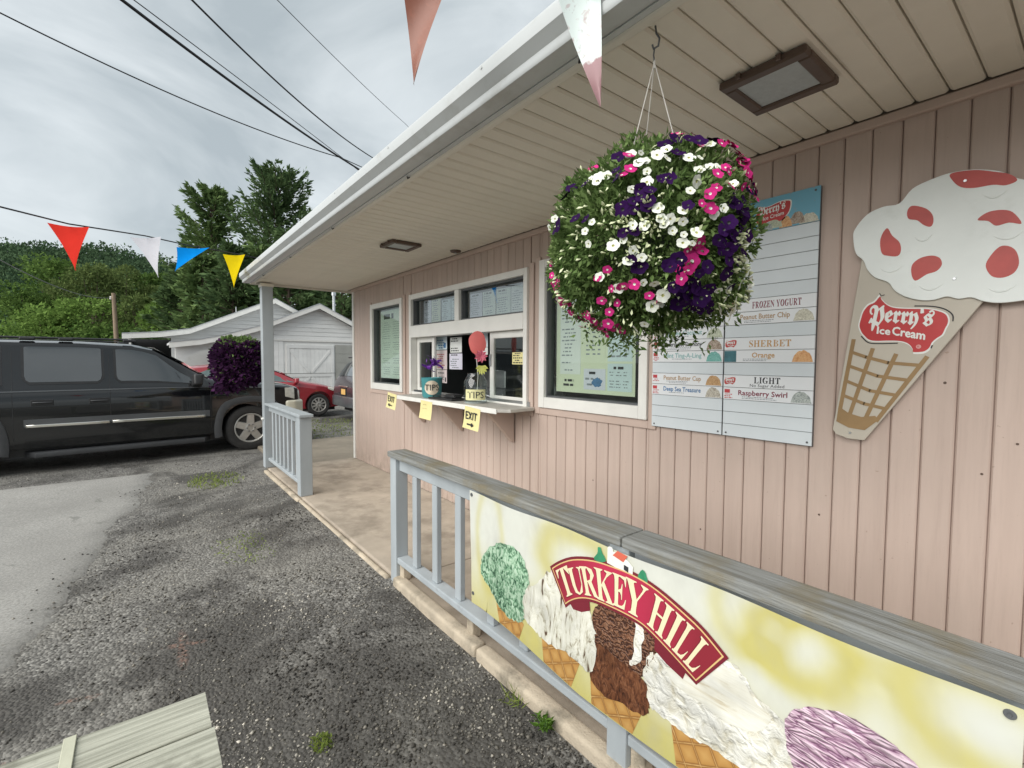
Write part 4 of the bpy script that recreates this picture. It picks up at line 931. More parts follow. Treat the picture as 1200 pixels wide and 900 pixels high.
    for x, z in ((-0.383, 2.30), (-0.728, 1.282), (-0.40, 1.93), (-0.13, 1.92)):
        b = MB(); b.lathe([(0.006, 0), (0.005, 0.003)], (x, y-0.0131 if z > 1.85 else y, z), (0, -1, 0), 10); b.build('screw_head', M['steel'], cone)
cone_sign()

# ================================================================== MENU BOARD
def scoop_print(x, z, w_, h, y, m, parent, seed):
    r = random.Random(seed)
    P = [(x-w_*0.5, z), (x+w_*0.5, z)] + [(x+w_*0.46*cos(a), z+h*(0.12+0.88*sin(a))*(1+r.uniform(-0.06, 0.06))) for a in np.linspace(0.15, pi-0.15, 14)]
    sheet(P, y, m, 'scoop_picture', parent)

def scoopmat(name, c1, c2, scale=60, dist=2.0):
    m, nt, n, l, b = _nt(name); x = NX(nt)
    f = x.noise(x.coord('Object'), scale, 5, 0.65, dist)
    l.new(x.ramp(f, [(0.35, c1), (0.6, c2)]), b.inputs['Base Color']); b.inputs['Roughness'].default_value = 0.45
    return m

def perrys_badge(x0, z0, w_, h, y, parent, full=True):
    P = [(0.10, 0.95), (0.35, 0.86), (0.70, 0.99), (0.95, 0.95), (1.0, 0.80), (0.97, 0.45), (0.88, 0.22), (0.72, 0.0), (0.60, 0.12), (0.40, 0.10), (0.15, 0.0), (0.02, 0.18), (0.0, 0.5), (0.08, 0.75)]
    c = (0.5, 0.5)
    sheet(smooth_loop([(x0+w_*(c[0]+(a-c[0])*1.07), z0+h*(c[1]+(q-c[1])*1.09)) for a, q in P], 3), y, M['lettering'], 'logo_border', parent)
    sheet(smooth_loop([(x0+w_*a, z0+h*q) for a, q in P], 3), y-0.0005, M['red'], 'logo_badge', parent)
    U, V = Vector((0.985, 0, 0.10 if full else 0)).normalized(), Vector((0, 0, 1))
    text("Perry's", (x0+w_*0.10, y-0.001, z0+h*0.47), U, V, h*0.40, M['lettering'], parent, 'F', w_*0.76, bold=0.0006)
    text('Ice Cream', (x0+w_*0.22, y-0.001, z0+h*0.20), U, V, h*0.19, M['lettering'], parent, 'S', w_*0.60, bold=0.0004)

def menu_board():
    t = thing('flavour_menu_board', 'tall white slatted flavour board between the yellow poster window and the cone sign', 'menu board', (-1.34, 2.55, 1.19))
    yf = 2.536
    hm, nt, n, l, bs = _nt('menu header print'); x = NX(nt)
    cc = x.coord('Object'); s_ = x.sep(cc)
    g = x.ramp(x.m('ADD', x.m('MULTIPLY', s_[2], 5.6), x.m('MULTIPLY', x.noise(cc, 9, 4), 0.25)), [(0.18, (0.72, 0.66, 0.55)), (0.40, (0.60, 0.70, 0.72)), (0.85, (0.16, 0.42, 0.56))])
    g = x.mix(x.ramp(x.noise(cc, 38, 4, 0.6), [(0.62, 0), (0.70, 0.45)]), g, (0.52, 0.28, 0.20))
    l.new(g, bs.inputs['Base Color']); bs.inputs['Roughness'].default_value = 0.35
    sc = {'mint': scoopmat('mint scoop print', (0.09, 0.32, 0.29), (0.24, 0.52, 0.47)), 'van': scoopmat('pale scoop print', (0.40, 0.38, 0.30), (0.68, 0.66, 0.55)), 'green': scoopmat('pale green scoop print', (0.30, 0.34, 0.24), (0.58, 0.62, 0.48)),
          'choc': scoopmat('swirl scoop print', (0.20, 0.13, 0.09), (0.50, 0.42, 0.34), 30, 4), 'orange': scoopmat('orange scoop print', (0.56, 0.24, 0.08), (0.72, 0.44, 0.22)), 'pb': scoopmat('tan scoop print', (0.38, 0.20, 0.08), (0.56, 0.36, 0.18)),
          'swirl': scoopmat('grey swirl scoop print', (0.16, 0.19, 0.19), (0.52, 0.56, 0.53), 34, 4), 'sea': scoopmat('speckled scoop print', (0.22, 0.18, 0.14), (0.66, 0.63, 0.54), 80)}
    top, pitch = 2.268, 0.0671
    left = {5: ('H', 'PREMIUM'), 6: ("Let's Boop Butter", 'ink', None), 7: ('Toasted Coconut', 'tealink', 'green'), 8: ('Bittersweet Sinphony', 'ink', 'choc'), 9: ('Mint Ting-A-Ling', 'tealink', 'mint'), 11: ('Peanut Butter Cup', 'tanink', 'pb'), 12: ('Deep Sea Treasure', 'blueink', 'sea')}
    left.pop(5)
    right = {5: ('H', 'FROZEN YOGURT', 'maroonink'), 6: ('Peanut Butter Chip', 'tanink', 'van'), 8: ('H', 'SHERBET', 'sherbet'), 9: ('Orange', 'sherbet', 'orange'), 11: ('L', 'LIGHT', 'ink'), 12: ('Raspberry Swirl', 'maroonink', 'swirl')}
    X, V = Vector((1, 0, 0)), Vector((0, 0, 1))
    for xa, xb, rows in ((-1.795, -1.337, left), (-1.331, -0.886, right)):
        b = MB(); b.box(xa, xb, yf+0.006, 2.558, 1.193, 2.432)
        pn = b.build('board_panel', M['darkgrey'], t)
        b = MB(); b.box(xa, xb, yf-0.001, yf+0.0055, top+0.001, 2.432)
        hd = b.build('header_panel', hm, t)
        r = random.Random(3)
        for k in range(16):
            z1, z0 = top-pitch*k-0.0012, top-pitch*(k+1)+0.0012
            row = rows.get(k)
            b = MB(); y0 = yf-0.0025 if row else yf
            b.box(xa+0.0005, xb-0.0005, y0, yf+0.0055, z0, z1)
            sl_ = b.build('menu_slat', M['strip'] if row else M['menu'], pn, bevel=0.0008)
            if not row: continue
            y = y0-0.0006; W_ = xb-xa
            if row[0] == 'H':
                wd = 0.235 if len(row[1]) > 8 else 0.205
                text(row[1], (xa+0.145 if len(row[1]) > 8 else xa+0.135, y, z0+0.014), X, V, 0.034, M[row[2]], pn, 'B', wd)
                perrys_badge(xa+0.006, z0+0.014, 0.062, 0.040, y, pn, False)
            elif row[0] == 'L':
                text('LIGHT', (xa+0.165, y, z0+0.025), X, V, 0.032, M['ink'], pn, 'B', 0.130)
                text('No Sugar Added', (xa+0.145, y, z0+0.006), X, V, 0.015, M['ink'], pn, 'S', 0.170)
                perrys_badge(xa+0.006, z0+0.014, 0.062, 0.040, y, pn, False)
            else:
                s, ink, scp = row
                wd = min(0.245, 0.0155*len(s)+0.02)
                text(s, (xa+0.085+(0.245-wd)/2, y, z0+0.026), X, V, 0.026, M[ink], pn, 'S', wd, bold=0.0008)
                print_lines(pn, xa+0.10, xa+0.315, y, z0+0.006, z0+0.022, 2, M['greyink'], k+int(xa*10), h=0.42, margin=0.02)
                if xa < -1.5 or k == 12:
                    sheet([(xa+0.008, z0+0.035), (xa+0.038, z0+0.035), (xa+0.038, z0+0.055), (xa+0.008, z0+0.055)], y, M['redink'], 'logo_badge', pn)
                    print_lines(pn, xa+0.006, xa+0.062, y, z0+0.004, z0+0.032, 3, M['redink'], k, margin=0.02)
                elif k == 9:
                    sheet([(xa+0.002, z0+0.002), (xa+0.068, z0+0.002), (xa+0.068, z0+0.062), (xa+0.002, z0+0.062)], y, M['tealblock'], 'picture_block', pn)
                if scp: scoop_print(xb-0.052, z0+0.004, 0.094, 0.056, y, sc[scp], pn, k)
        for x in (xa+0.02, xb-0.02):
            for z in (1.212, 2.415):
                b = MB(); b.lathe([(0.0055, 0), (0.0045, 0.003)], (x, yf-0.001, z), (0, -1, 0), 10); b.build('screw_head', M['darkgrey'], pn)
        for k_, (px_, s_) in enumerate((('van', 0.085), ('choc', 0.07), ('orange', 0.06), ('green', 0.075), ('swirl', 0.09))):
            scoop_print(xb-0.045-0.052*k_, top+0.002+0.006*(k_ % 2), s_, 0.045+0.012*((k_*3) % 4)/3, yf-0.0014-0.0001*k_, sc[px_], hd, 40+k_)
        if xa > -1.5: perrys_badge(-1.180, 2.305, 0.165, 0.096, yf-0.0016, hd)
        else: perrys_badge(-1.66, 2.305, 0.165, 0.096, yf-0.0016, hd)
menu_board()

# ================================================================== BANNER
def banner_mat():
    m, nt, n, l, b = _nt('banner vinyl print'); x = NX(nt)
    g = x.coord('Object'); s_ = x.sep(g)      # object origin at world (-1.1, 1.326, 0.3)
    X, Z = s_[0], s_[2]
    nz_ = x.m('MULTIPLY', x.m('SUBTRACT', x.noise(g, 3.5, 3), 0.5), 0.10)
    def ring(cx, cz, r, w_, amp, sx=1.0):
        dx = x.m('MULTIPLY', x.m('SUBTRACT', X, cx+1.1), sx); dz = x.m('SUBTRACT', Z, cz-0.3)
        d = x.m('SQRT', x.m('ADD', x.m('MULTIPLY', dx, dx), x.m('MULTIPLY', dz, dz)))
        q = x.m('DIVIDE', x.m('SUBTRACT', x.m('ADD', d, nz_), r), w_)
        return x.m('MULTIPLY', x.m('POWER', 2.718, x.m('MULTIPLY', x.m('MULTIPLY', q, q), -1.0)), amp)
    t = ring(-0.475, 0.86, 0.085, 0.042, 0.9, 0.8)
    for a in ((-0.60, 0.90, 0.10, 0.035, 0.5, 1), (-0.12, 0.86, 0.105, 0.045, 0.85, 0.75), (-1.27, 0.80, 0.13, 0.05, 0.75, 0.7), (-1.86, 0.72, 0.26, 0.055, 0.42, 2.6), (-0.85, 0.52, 0.2, 0.08, 0.5, 1), (-1.45, 0.45, 0.12, 0.07, 0.5, 1), (-0.28, 0.55, 0.11, 0.06, 0.7, 1), (0.35, 0.70, 0.14, 0.05, 0.8, 0.8), (0.35, 0.70, 0.03, 0.03, 0.5, 0.8)):
        t = x.m('ADD', t, ring(*a))
    low = x.ramp(Z, [(0.0, 0.95), (0.22, 0.35), (0.42, 0.0)])
    t = x.m('ADD', t, low, clamp=True)
    c = x.ramp(t, [(0.0, (0.60, 0.61, 0.55)), (0.45, (0.56, 0.545, 0.35)), (0.95, (0.50, 0.455, 0.16))])
    c = x.mix(x.ramp(x.noise(x.coord('Object', (2, 1, 1)), 4, 6), [(0.48, 0), (0.75, 0.30)]), c, (0.38, 0.37, 0.33))
    l.new(c, b.inputs['Base Color']); b.inputs['Roughness'].default_value = 0.5
    b.inputs['Specular IOR Level'].default_value = 0.3
    l.new(x.bump(x.noise(x.coord('Object', (3, 1, 1.5)), 3.5, 2, 0.45, 0.3), 0.30, 0.03), b.inputs['Normal'])
    return m

def textured(name, stops, scale, dist, stretch=(1, 1, 1), rough=0.4, kind='noise', rot=(0, 0, 0), bump=0.7, detail=6, nrough=0.6, bdist=0.010):
    m, nt, n, l, b = _nt(name); x = NX(nt)
    v = x.coord('Object', stretch, rot)
    if kind == 'noise': f = x.noise(v, scale, detail, nrough, dist)
    elif kind == 'ridge':
        f = x.m('ADD', x.m('MULTIPLY', x.wave(v, scale, dist, 5, 2.6, 'Z'), 0.42), x.m('MULTIPLY', x.noise(v, scale*1.6, 6, 0.65, 1.6), 0.68))
    elif kind == 'cell':
        wv = n.new('ShaderNodeTexNoise'); wv.inputs['Scale'].default_value = scale*0.45; wv.inputs['Detail'].default_value = 3; l.new(v, wv.inputs['Vector'])
        v2 = n.new('ShaderNodeVectorMath'); v2.operation = 'MULTIPLY_ADD'; v2.inputs[1].default_value = (0.09, 0.09, 0.09); l.new(wv.outputs['Color'], v2.inputs[0]); l.new(v, v2.inputs[2])
        a = x.voronoi(v2.outputs[0], scale, 'DISTANCE_TO_EDGE'); f = x.m('ADD', x.m('MULTIPLY', a, 3.0), x.m('MULTIPLY', x.noise(v, scale*1.6, 5, 0.65, 0.6), 0.75))
    tone = x.ramp(x.noise(x.coord('Object'), 6.5, 3, 0.5), [(0.33, 0.68), (0.60, 1.0)])
    l.new(x.mix(1.0, x.ramp(f, stops), tone, 'MULTIPLY'), b.inputs['Base Color']); b.inputs['Roughness'].default_value = rough
    if bump: l.new(x.bump(f, bump, bdist), b.inputs['Normal'])
    return m

def ribbon_frame(T, B):
    def arc(P):
        L = [0]
        for a, c in zip(P[:-1], P[1:]): L.append(L[-1]+hypot(c[0]-a[0], c[1]-a[1]))
        return [q/L[-1] for q in L]
    T, B = smooth_loop(T, 4, closed=False), smooth_loop(B, 4, closed=False)
    LT, LB = arc(T), arc(B)
    def at(P, L, s):
        s = min(max(s, 0), 1)
        for i in range(len(L)-1):
            if s <= L[i+1]+1e-9:
                k = (s-L[i])/max(L[i+1]-L[i], 1e-9); return (P[i][0]+(P[i+1][0]-P[i][0])*k, P[i][1]+(P[i+1][1]-P[i][1])*k)
        return P[-1]
    def f(s, t):
        a, c = at(T, LT, s), at(B, LB, s)
        return (c[0]+(a[0]-c[0])*t, c[1]+(a[1]-c[1])*t)
    return f

def banner():
    t = thing('ice_cream_banner', 'vinyl banner of ice cream cones with a red TURKEY HILL ribbon on the railing', 'banner', (-1.1, 1.326, 0.3))
    def yb(x, z):      # gentle billow of the hanging cloth
        k = max(0, min(1, (0.93-z)/0.6))
        return 1.325 - 0.004*k*(1+sin(x*5.0+1)) - 0.003*sin(x*9+z*7)*k - 0.002*max(0, -1.80-x)*sin(z*30)
    def bot(x):
        return 0.30 + 0.055*max(0, min(1, (-1.25-x)/0.7)) + 0.006*sin(x*7)
    def topz(x): return 0.932 - 0.010*sin((x+2.02)*pi/0.66)**2
    n, k = 90, 16; xs = np.linspace(-2.035, -0.078, n); V, F = [], []
    for x in xs:
        for j in range(k):
            z = bot(x)+(topz(x)-bot(x))*j/(k-1); V.append((x+1.1+0.04*(z-0.93)*(-1 if x < -1.9 else 0), yb(x, z)-1.326, z-0.3))
    for i in range(n-1):
        for j in range(k-1): F.append((i*k+j, (i+1)*k+j, (i+1)*k+j+1, i*k+j+1))
    me = newmesh('cloth', V, F, banner_mat()); me.shade_smooth(); cl = link('cloth', me, t)
    def lay(name, pts, m, lift, parent=cl, sub=4, jit=0.0, faces=None):
        """print lying on the cloth, tessellated so that it follows it"""
        if faces is None:
            P = smooth_loop(pts, sub, jit) if sub else list(pts)
            P = [(x, max(z, bot(x)+0.003)) for x, z in P]
            bm = bmesh.new(); vs = [bm.verts.new((x, 0, z)) for x, z in P]; fc = bm.faces.new(vs)
            bmesh.ops.triangulate(bm, faces=[fc])
            for _ in range(3):
                es = [e for e in bm.edges if e.calc_length() > 0.06]
                if not es: break
                bmesh.ops.subdivide_edges(bm, edges=es, cuts=1); bmesh.ops.triangulate(bm, faces=bm.faces[:])
            P = [(v.co.x, v.co.z) for v in bm.verts]; bm.verts.index_update(); faces = [[v.index for v in f.verts] for f in bm.faces]; bm.free()
        else: P = pts
        V = [(x+1.1, yb(x, z)-1.326-lift, z-0.3) for x, z in P]
        o = link(name, newmesh(name, V, faces, m), parent)
        o.data.update()
        bm = bmesh.new(); bm.from_mesh(o.data)
        for f in bm.faces:
            f.normal_update()
            if f.normal.y > 0: f.normal_flip()
        bm.to_mesh(o.data); bm.free()
        o.data.shade_smooth()
        return o
    waf = []
    for k_ in range(2):
        m, nt, nn, l, b = _nt('waffle cone print'); x = NX(nt)
        v = x.coord('Object', (1, 1, 1), (0, radians(28), 0)); q = x.sep(v)
        def grid(sock, f): return x.m('ABSOLUTE', x.m('SUBTRACT', x.m('FRACT', x.m('MULTIPLY', sock, f)), 0.5))
        e = x.m('MAXIMUM', grid(q[0], 17.0), grid(q[2], 17.0))
        e = x.m('ADD', e, x.m('MULTIPLY', x.noise(v, 20, 4), 0.12))
        l.new(x.ramp(e, [(0.15, (0.50, 0.29, 0.095)), (0.44, (0.43, 0.225, 0.065)), (0.52, (0.24, 0.11, 0.03)), (0.57, (0.58, 0.37, 0.15))]), b.inputs['Base Color'])
        b.inputs['Roughness'].default_value = 0.4; waf.append(m)
    mint = textured('mint ice cream print', [(0.40, (0.03, 0.09, 0.05)), (0.48, (0.20, 0.38, 0.23)), (0.56, (0.42, 0.60, 0.43)), (0.75, (0.58, 0.74, 0.58))], 34, 1.2, (1.3, 1, 1), rot=(0, 0.5, 0), detail=8, nrough=0.62)
    cream = textured('cream flake ice cream print', [(0.345, (0.10, 0.055, 0.035)), (0.39, (0.46, 0.43, 0.33)), (0.47, (0.70, 0.69, 0.59)), (0.7, (0.80, 0.79, 0.71))], 11, 2.6, (1.5, 1, 0.6), rot=(0, 0.5, 0), detail=8)
    choc = textured('chocolate ice cream print', [(0.30, (0.035, 0.012, 0.007)), (0.50, (0.11, 0.042, 0.02)), (0.68, (0.19, 0.08, 0.04)), (0.88, (0.36, 0.20, 0.12))], 17, 14.0, (1, 1, 1), kind='ridge', rot=(0, 0.25, 0))
    choc2 = textured('chocolate fudge print', [(0.33, (0.03, 0.01, 0.006)), (0.5, (0.14, 0.05, 0.022)), (0.72, (0.30, 0.13, 0.06))], 24, 2.0, (1.6, 1, 0.7), detail=8)
    van = textured('vanilla ice cream print', [(0.30, (0.58, 0.53, 0.40)), (0.42, (0.72, 0.70, 0.60)), (0.56, (0.80, 0.79, 0.72)), (0.8, (0.84, 0.84, 0.79))], 24, 0.6, detail=6, nrough=0.52, bump=1.0, bdist=0.02)
    van2 = textured('smooth vanilla print', [(0.34, (0.55, 0.49, 0.36)), (0.44, (0.72, 0.70, 0.60)), (0.7, (0.79, 0.79, 0.73))], 22, 0.5, (0.22, 1, 1.5), rot=(0, -0.55, 0), bump=0.25)
    rasp = textured('berry ice cream print', [(0.33, (0.14, 0.05, 0.11)), (0.46, (0.36, 0.20, 0.30)), (0.66, (0.52, 0.35, 0.44)), (1.0, (0.66, 0.50, 0.58))], 40, 4.0, (0.34, 1, 1.3), kind='cell', rot=(0, -0.42, 0))
    L = 0.0009
    shadow = mat('grey blend print', (0.50, 0.48, 0.36), 0.4, 0.05)
    lay('cone_picture', [(-1.800, 0.43), (-1.775, 0.30), (-1.62, 0.30), (-1.585, 0.42), (-1.606, 0.44), (-1.711, 0.43)], waf[0], L, sub=0)
    lay('scoop_picture', [(-1.923, 0.596), (-1.874, 0.67), (-1.78, 0.731), (-1.692, 0.748), (-1.609, 0.729), (-1.569, 0.678), (-1.553, 0.632), (-1.563, 0.55), (-1.586, 0.45), (-1.606, 0.421), (-1.689, 0.404), (-1.778, 0.422), (-1.849, 0.478), (-1.922, 0.523)], mint, 2*L, sub=6, jit=0.006)
    lay('cone_picture', [(-1.470, 0.46), (-1.448, 0.29), (-1.285, 0.29), (-1.235, 0.44), (-1.317, 0.46), (-1.418, 0.46)], waf[1], L, sub=0)
    lay('scoop_picture', [(-1.587, 0.541), (-1.568, 0.601), (-1.511, 0.635), (-1.421, 0.724), (-1.387, 0.74), (-1.33, 0.70), (-1.242, 0.70), (-1.182, 0.625), (-1.16, 0.56), (-1.172, 0.432), (-1.223, 0.412), (-1.317, 0.426), (-1.435, 0.417), (-1.509, 0.433), (-1.576, 0.454), (-1.587, 0.502)], cream, 3*L, sub=6, jit=0.007)
    lay('cone_picture', [(-1.190, 0.44), (-1.178, 0.28), (-0.988, 0.28), (-0.935, 0.43), (-1.03, 0.42), (-1.109, 0.42)], waf[0], L, sub=0)
    lay('scoop_picture', [(-1.18, 0.62), (-1.15, 0.70), (-1.05, 0.75), (-0.94, 0.73), (-0.895, 0.67), (-0.915, 0.60), (-0.96, 0.52), (-1.05, 0.50), (-1.15, 0.51)], choc, 2*L, sub=6, jit=0.004)
    lay('scoop_picture', [(-1.155, 0.545), (-1.10, 0.50), (-1.02, 0.515), (-0.945, 0.52), (-0.925, 0.47), (-0.923, 0.434), (-0.94, 0.395), (-1.03, 0.386), (-1.108, 0.367), (-1.172, 0.38), (-1.187, 0.43)], choc2, 2.6*L, sub=6, jit=0.007)
    lay('marshmallow_swirl', [(-0.985, 0.705), (-0.955, 0.70), (-0.945, 0.66), (-0.965, 0.62), (-0.955, 0.585), (-0.985, 0.55), (-1.005, 0.548), (-0.985, 0.59), (-0.99, 0.64), (-0.975, 0.67)], van, 3*L, sub=4, jit=0.003)
    lay('cone_picture', [(-0.840, 0.45), (-0.815, 0.28), (-0.640, 0.28), (-0.56, 0.44), (-0.617, 0.46), (-0.77, 0.46)], waf[1], L, sub=0)
    lay('scoop_picture', [(-0.944, 0.544), (-0.925, 0.617), (-0.876, 0.646), (-0.811, 0.649), (-0.72, 0.70), (-0.655, 0.729), (-0.61, 0.708), (-0.574, 0.668), (-0.526, 0.653), (-0.48, 0.631), (-0.455, 0.596), (-0.466, 0.557), (-0.489, 0.491), (-0.526, 0.435), (-0.58, 0.425), (-0.617, 0.437), (-0.694, 0.439), (-0.77, 0.43), (-0.833, 0.432), (-0.881, 0.437), (-0.922, 0.449), (-0.938, 0.502)], van, 2*L, sub=5, jit=0.005)
    lay('scoop_highlight', [(-0.86, 0.60), (-0.80, 0.64), (-0.70, 0.69), (-0.65, 0.712), (-0.61, 0.69), (-0.58, 0.655), (-0.54, 0.635), (-0.56, 0.58), (-0.64, 0.545), (-0.74, 0.56), (-0.82, 0.565)], van2, 2.6*L, sub=5, jit=0.003)
    lay('cone_picture', [(-0.41, 0.54), (-0.385, 0.28), (-0.235, 0.28), (-0.20, 0.56), (-0.3, 0.57)], waf[0], L, sub=0)
    lay('scoop_picture', [(-0.500, 0.654), (-0.482, 0.686), (-0.447, 0.718), (-0.391, 0.742), (-0.338, 0.748), (-0.279, 0.736), (-0.242, 0.722), (-0.206, 0.697), (-0.180, 0.64), (-0.20, 0.57), (-0.281, 0.525), (-0.383, 0.505), (-0.458, 0.513), (-0.485, 0.555), (-0.500, 0.605)], rasp, 2.2*L, sub=5, jit=0.003)
    # TURKEY HILL ribbon
    T = [(-1.415, 0.742), (-1.362, 0.784), (-1.286, 0.827), (-1.183, 0.858), (-1.089, 0.868), (-0.995, 0.870), (-0.90, 0.855), (-0.784, 0.813), (-0.728, 0.786), (-0.659, 0.737)]
    B = [(-1.325, 0.614), (-1.291, 0.646), (-1.242, 0.676), (-1.18, 0.697), (-1.106, 0.705), (-1.024, 0.708), (-0.96, 0.704), (-0.907, 0.686), (-0.831, 0.650), (-0.752, 0.610)]
    f = ribbon_frame(T, B)
    def band(s0, s1, t0, t1, m, lift, name, N=28):
        P = [f(s0+(s1-s0)*i/N, t0) for i in range(N+1)] + [f(s0+(s1-s0)*i/N, t1) for i in range(N+1)]
        lay(name, P, m, lift, faces=[(i, i+1, N+2+i, N+1+i) for i in range(N)])
    dk = mat('maroon print', (0.17, 0.018, 0.03), 0.4, 0.08)
    gold = mat('gold print', (0.66, 0.46, 0.20), 0.4, 0.05)
    rb, nt, nn, l, b = _nt('ribbon red print'); x = NX(nt)
    l.new(x.ramp(x.m('ADD', x.m('MULTIPLY', x.m('ABSOLUTE', x.sep(x.coord('Object', loc=(-0.03, 0, 0)))[0]), 2.6), 0.0), [(0.15, (0.46, 0.03, 0.075)), (0.85, (0.24, 0.022, 0.035))]), b.inputs['Base Color'])
    b.inputs['Roughness'].default_value = 0.38
    lay('ribbon_tail', [(-1.30, 0.64), (-1.25, 0.675), (-1.195, 0.69), (-1.19, 0.655), (-1.235, 0.63), (-1.28, 0.622)], dk, 3.6*L, sub=0)
    lay('ribbon_tail', [(-0.905, 0.69), (-0.84, 0.655), (-0.79, 0.63), (-0.80, 0.60), (-0.86, 0.62), (-0.905, 0.645)], dk, 3.6*L, sub=0)
    band(-0.0, 1.0, -0.03, 1.03, dk, 4.2*L, 'ribbon_edge')
    band(0.012, 0.988, 0.035, 0.965, gold, 4.9*L, 'ribbon_line')
    band(0.018, 0.982, 0.065, 0.935, rb, 5.6*L, 'ribbon_field')
    iv = [('T', .035, .135, .16, .86), ('U', .125, .235, .14, .78), ('R', .225, .335, .12, .80), ('K', .325, .445, .10, .82), ('E', .440, .525, .12, .84), ('Y', .515, .635, .12, .86), ('H', .665, .765, .13, .87), ('I', .772, .818, .13, .87), ('L', .825, .888, .13, .87), ('L', .893, .957, .13, .87)]
    letter = mat('cream lettering print', (0.76, 0.66, 0.44), 0.38, 0.05)
    for shadow_ in (True, False):
        for ch, s0, s1, t0, t1 in iv:
            P, Fc = glyph_run(ch, 'B'); mx_ = max(p[0] for p in P)
            d = 0.005 if shadow_ else 0.0
            Q = [f(s0+(s1-s0)*p[0]/mx_-d*0.8, t0+(t1-t0)*p[1]-d*5) for p in P]
            lay('ribbon_lettering', Q, dk if shadow_ else letter, (6.2 if shadow_ else 6.9)*L, faces=Fc)
    # little farm above the ribbon
    fw_, fr_ = mat('farm white print', (0.74, 0.74, 0.70), 0.4, 0.05), mat('farm roof print', (0.60, 0.13, 0.08), 0.4, 0.05)
    fg = mat('farm tree print', (0.04, 0.24, 0.12), 0.4, 0.2, 30)
    lay('farm_picture', [(-1.113, 0.867), (-1.110, 0.917), (-1.078, 0.917), (-1.05, 0.913), (-1.02, 0.905), (-0.998, 0.89), (-1.0, 0.855)], fw_, 4.4*L, sub=0)
    lay('farm_silo', [(-1.112, 0.868), (-1.112, 0.924), (-1.105, 0.93), (-1.092, 0.93), (-1.087, 0.924), (-1.087, 0.868)], fw_, 4.7*L, sub=0)
    lay('farm_roof', [(-1.088, 0.903), (-1.066, 0.926), (-1.022, 0.920), (-1.040, 0.893)], fr_, 5.0*L, sub=0)
    lay('farm_door', [(-1.037, 0.868), (-1.037, 0.886), (-1.017, 0.883), (-1.017, 0.864)], M['ink'], 5.0*L, sub=0)
    lay('farm_tree', [(-1.175, 0.858), (-1.162, 0.885), (-1.158, 0.908), (-1.146, 0.912), (-1.135, 0.895), (-1.12, 0.866)], fg, 4.4*L, sub=3, jit=0.002)
    lay('farm_tree', [(-0.975, 0.855), (-0.972, 0.882), (-0.958, 0.895), (-0.943, 0.880), (-0.94, 0.845)], fg, 4.4*L, sub=3, jit=0.002)
    for x, z in ((-2.015, 0.912), (-2.0, 0.40), (-0.098, 0.912)):
        b = MB(); b.lathe([(0.004, 0), (0.0045, 0.002), (0.009, 0.002), (0.010, 0), (0.010, -0.001)], (x, yb(x, z)-0.0015, z), (0, -1, 0), 14); b.build('grommet', M['darkgrey'], cl)
banner()

# ================================================================== PAPERS AND THINGS AT THE WINDOWS
def paper(x0, x1, z0, z1, y, m, label, rows=10, ink='greyink', cols=1, group=None, blocks=(), tilt=0.0, name='paper_notice', cat='notice', h=0.45):
    t = thing(name, label, cat, ((x0+x1)/2, y, z0), group=group)
    b = MB(); b.box(x0, x1, y, y+0.0015, z0, z1); b.build('sheet', M[m], t)
    yy = y-0.0008
    hd = z1-(z1-z0)*0.16
    print_lines(t, x0, x1, yy, hd, z1-(z1-z0)*0.03, 1, M['ink'], int(x0*100), 'heading', 0.55, 1, 0.14)
    if rows: print_lines(t, x0, x1, yy, z0+(z1-z0)*0.05, hd, rows, M[ink], int(z0*777+x0*31), 'print', h, cols)
    for bx0, bx1, bz0, bz1, bm_ in blocks:
        sheet([(bx0, bz0), (bx1, bz0), (bx1, bz1), (bx0, bz1)], yy-0.0006, M[bm_], 'printed_block', t)
    if tilt: t.rotation_euler = (0, tilt, 0)
    return t

def blob(parent, cx, cz, r, y, m):
    sheet([(cx+r*(1+0.35*R.uniform(-1, 1))*cos(a), cz+r*0.75*(1+0.3*R.uniform(-1, 1))*sin(a)) for a in np.linspace(0, 2*pi, 17)[:-1]], y, M[m], 'printed_mark', parent)

# big posters behind the two side windows
t = paper(-6.30, -5.50, 1.36, 2.27, 2.635, 'papergreen', 'large pale green poster behind the glass of the narrow left window', 24, 'greyink', 2, name='window_poster', cat='poster', h=0.22)
blob(t, -5.62, 1.50, 0.035, 2.633, 'blueink')
t = paper(-2.765, -1.995, 1.36, 2.24, 2.628, 'postercream', 'large pale yellow poster behind the glass of the right window below the flowers', 0, name='window_poster', cat='poster')
for (a, c, z0, z1, m_, k, cl) in ((-2.72, -2.50, 1.50, 2.20, 'paper', 22, 1), (-2.46, -2.26, 1.62, 2.20, 'postercream', 16, 3), (-2.235, -2.02, 1.60, 2.20, 'paperblue', 14, 3), (-2.235, -2.02, 1.39, 1.585, 'paperblue', 6, 3), (-2.465, -2.255, 1.39, 1.545, 'paperlav', 2, 1)):
    b = MB(); b.box(a, c, 2.6255, 2.6275, z0, z1); s_ = b.build('pasted_sheet', M[m_], t)
    print_lines(t, a, c, 2.6248, z0+0.02, z1-0.05, k, M['greyink'], k, 'print', 0.35, cl)
    print_lines(t, a, c, 2.6247, z1-0.05, z1-0.012, 1, M['ink'], k+3, 'heading', 0.5, 1, 0.2)
blob(t, -2.33, 1.445, 0.045, 2.6245, 'blueink')
print_lines(t, -2.70, -2.52, 2.6247, 1.40, 1.47, 2, M['ink'], 9, 'heading', 0.5, 1, 0.1)
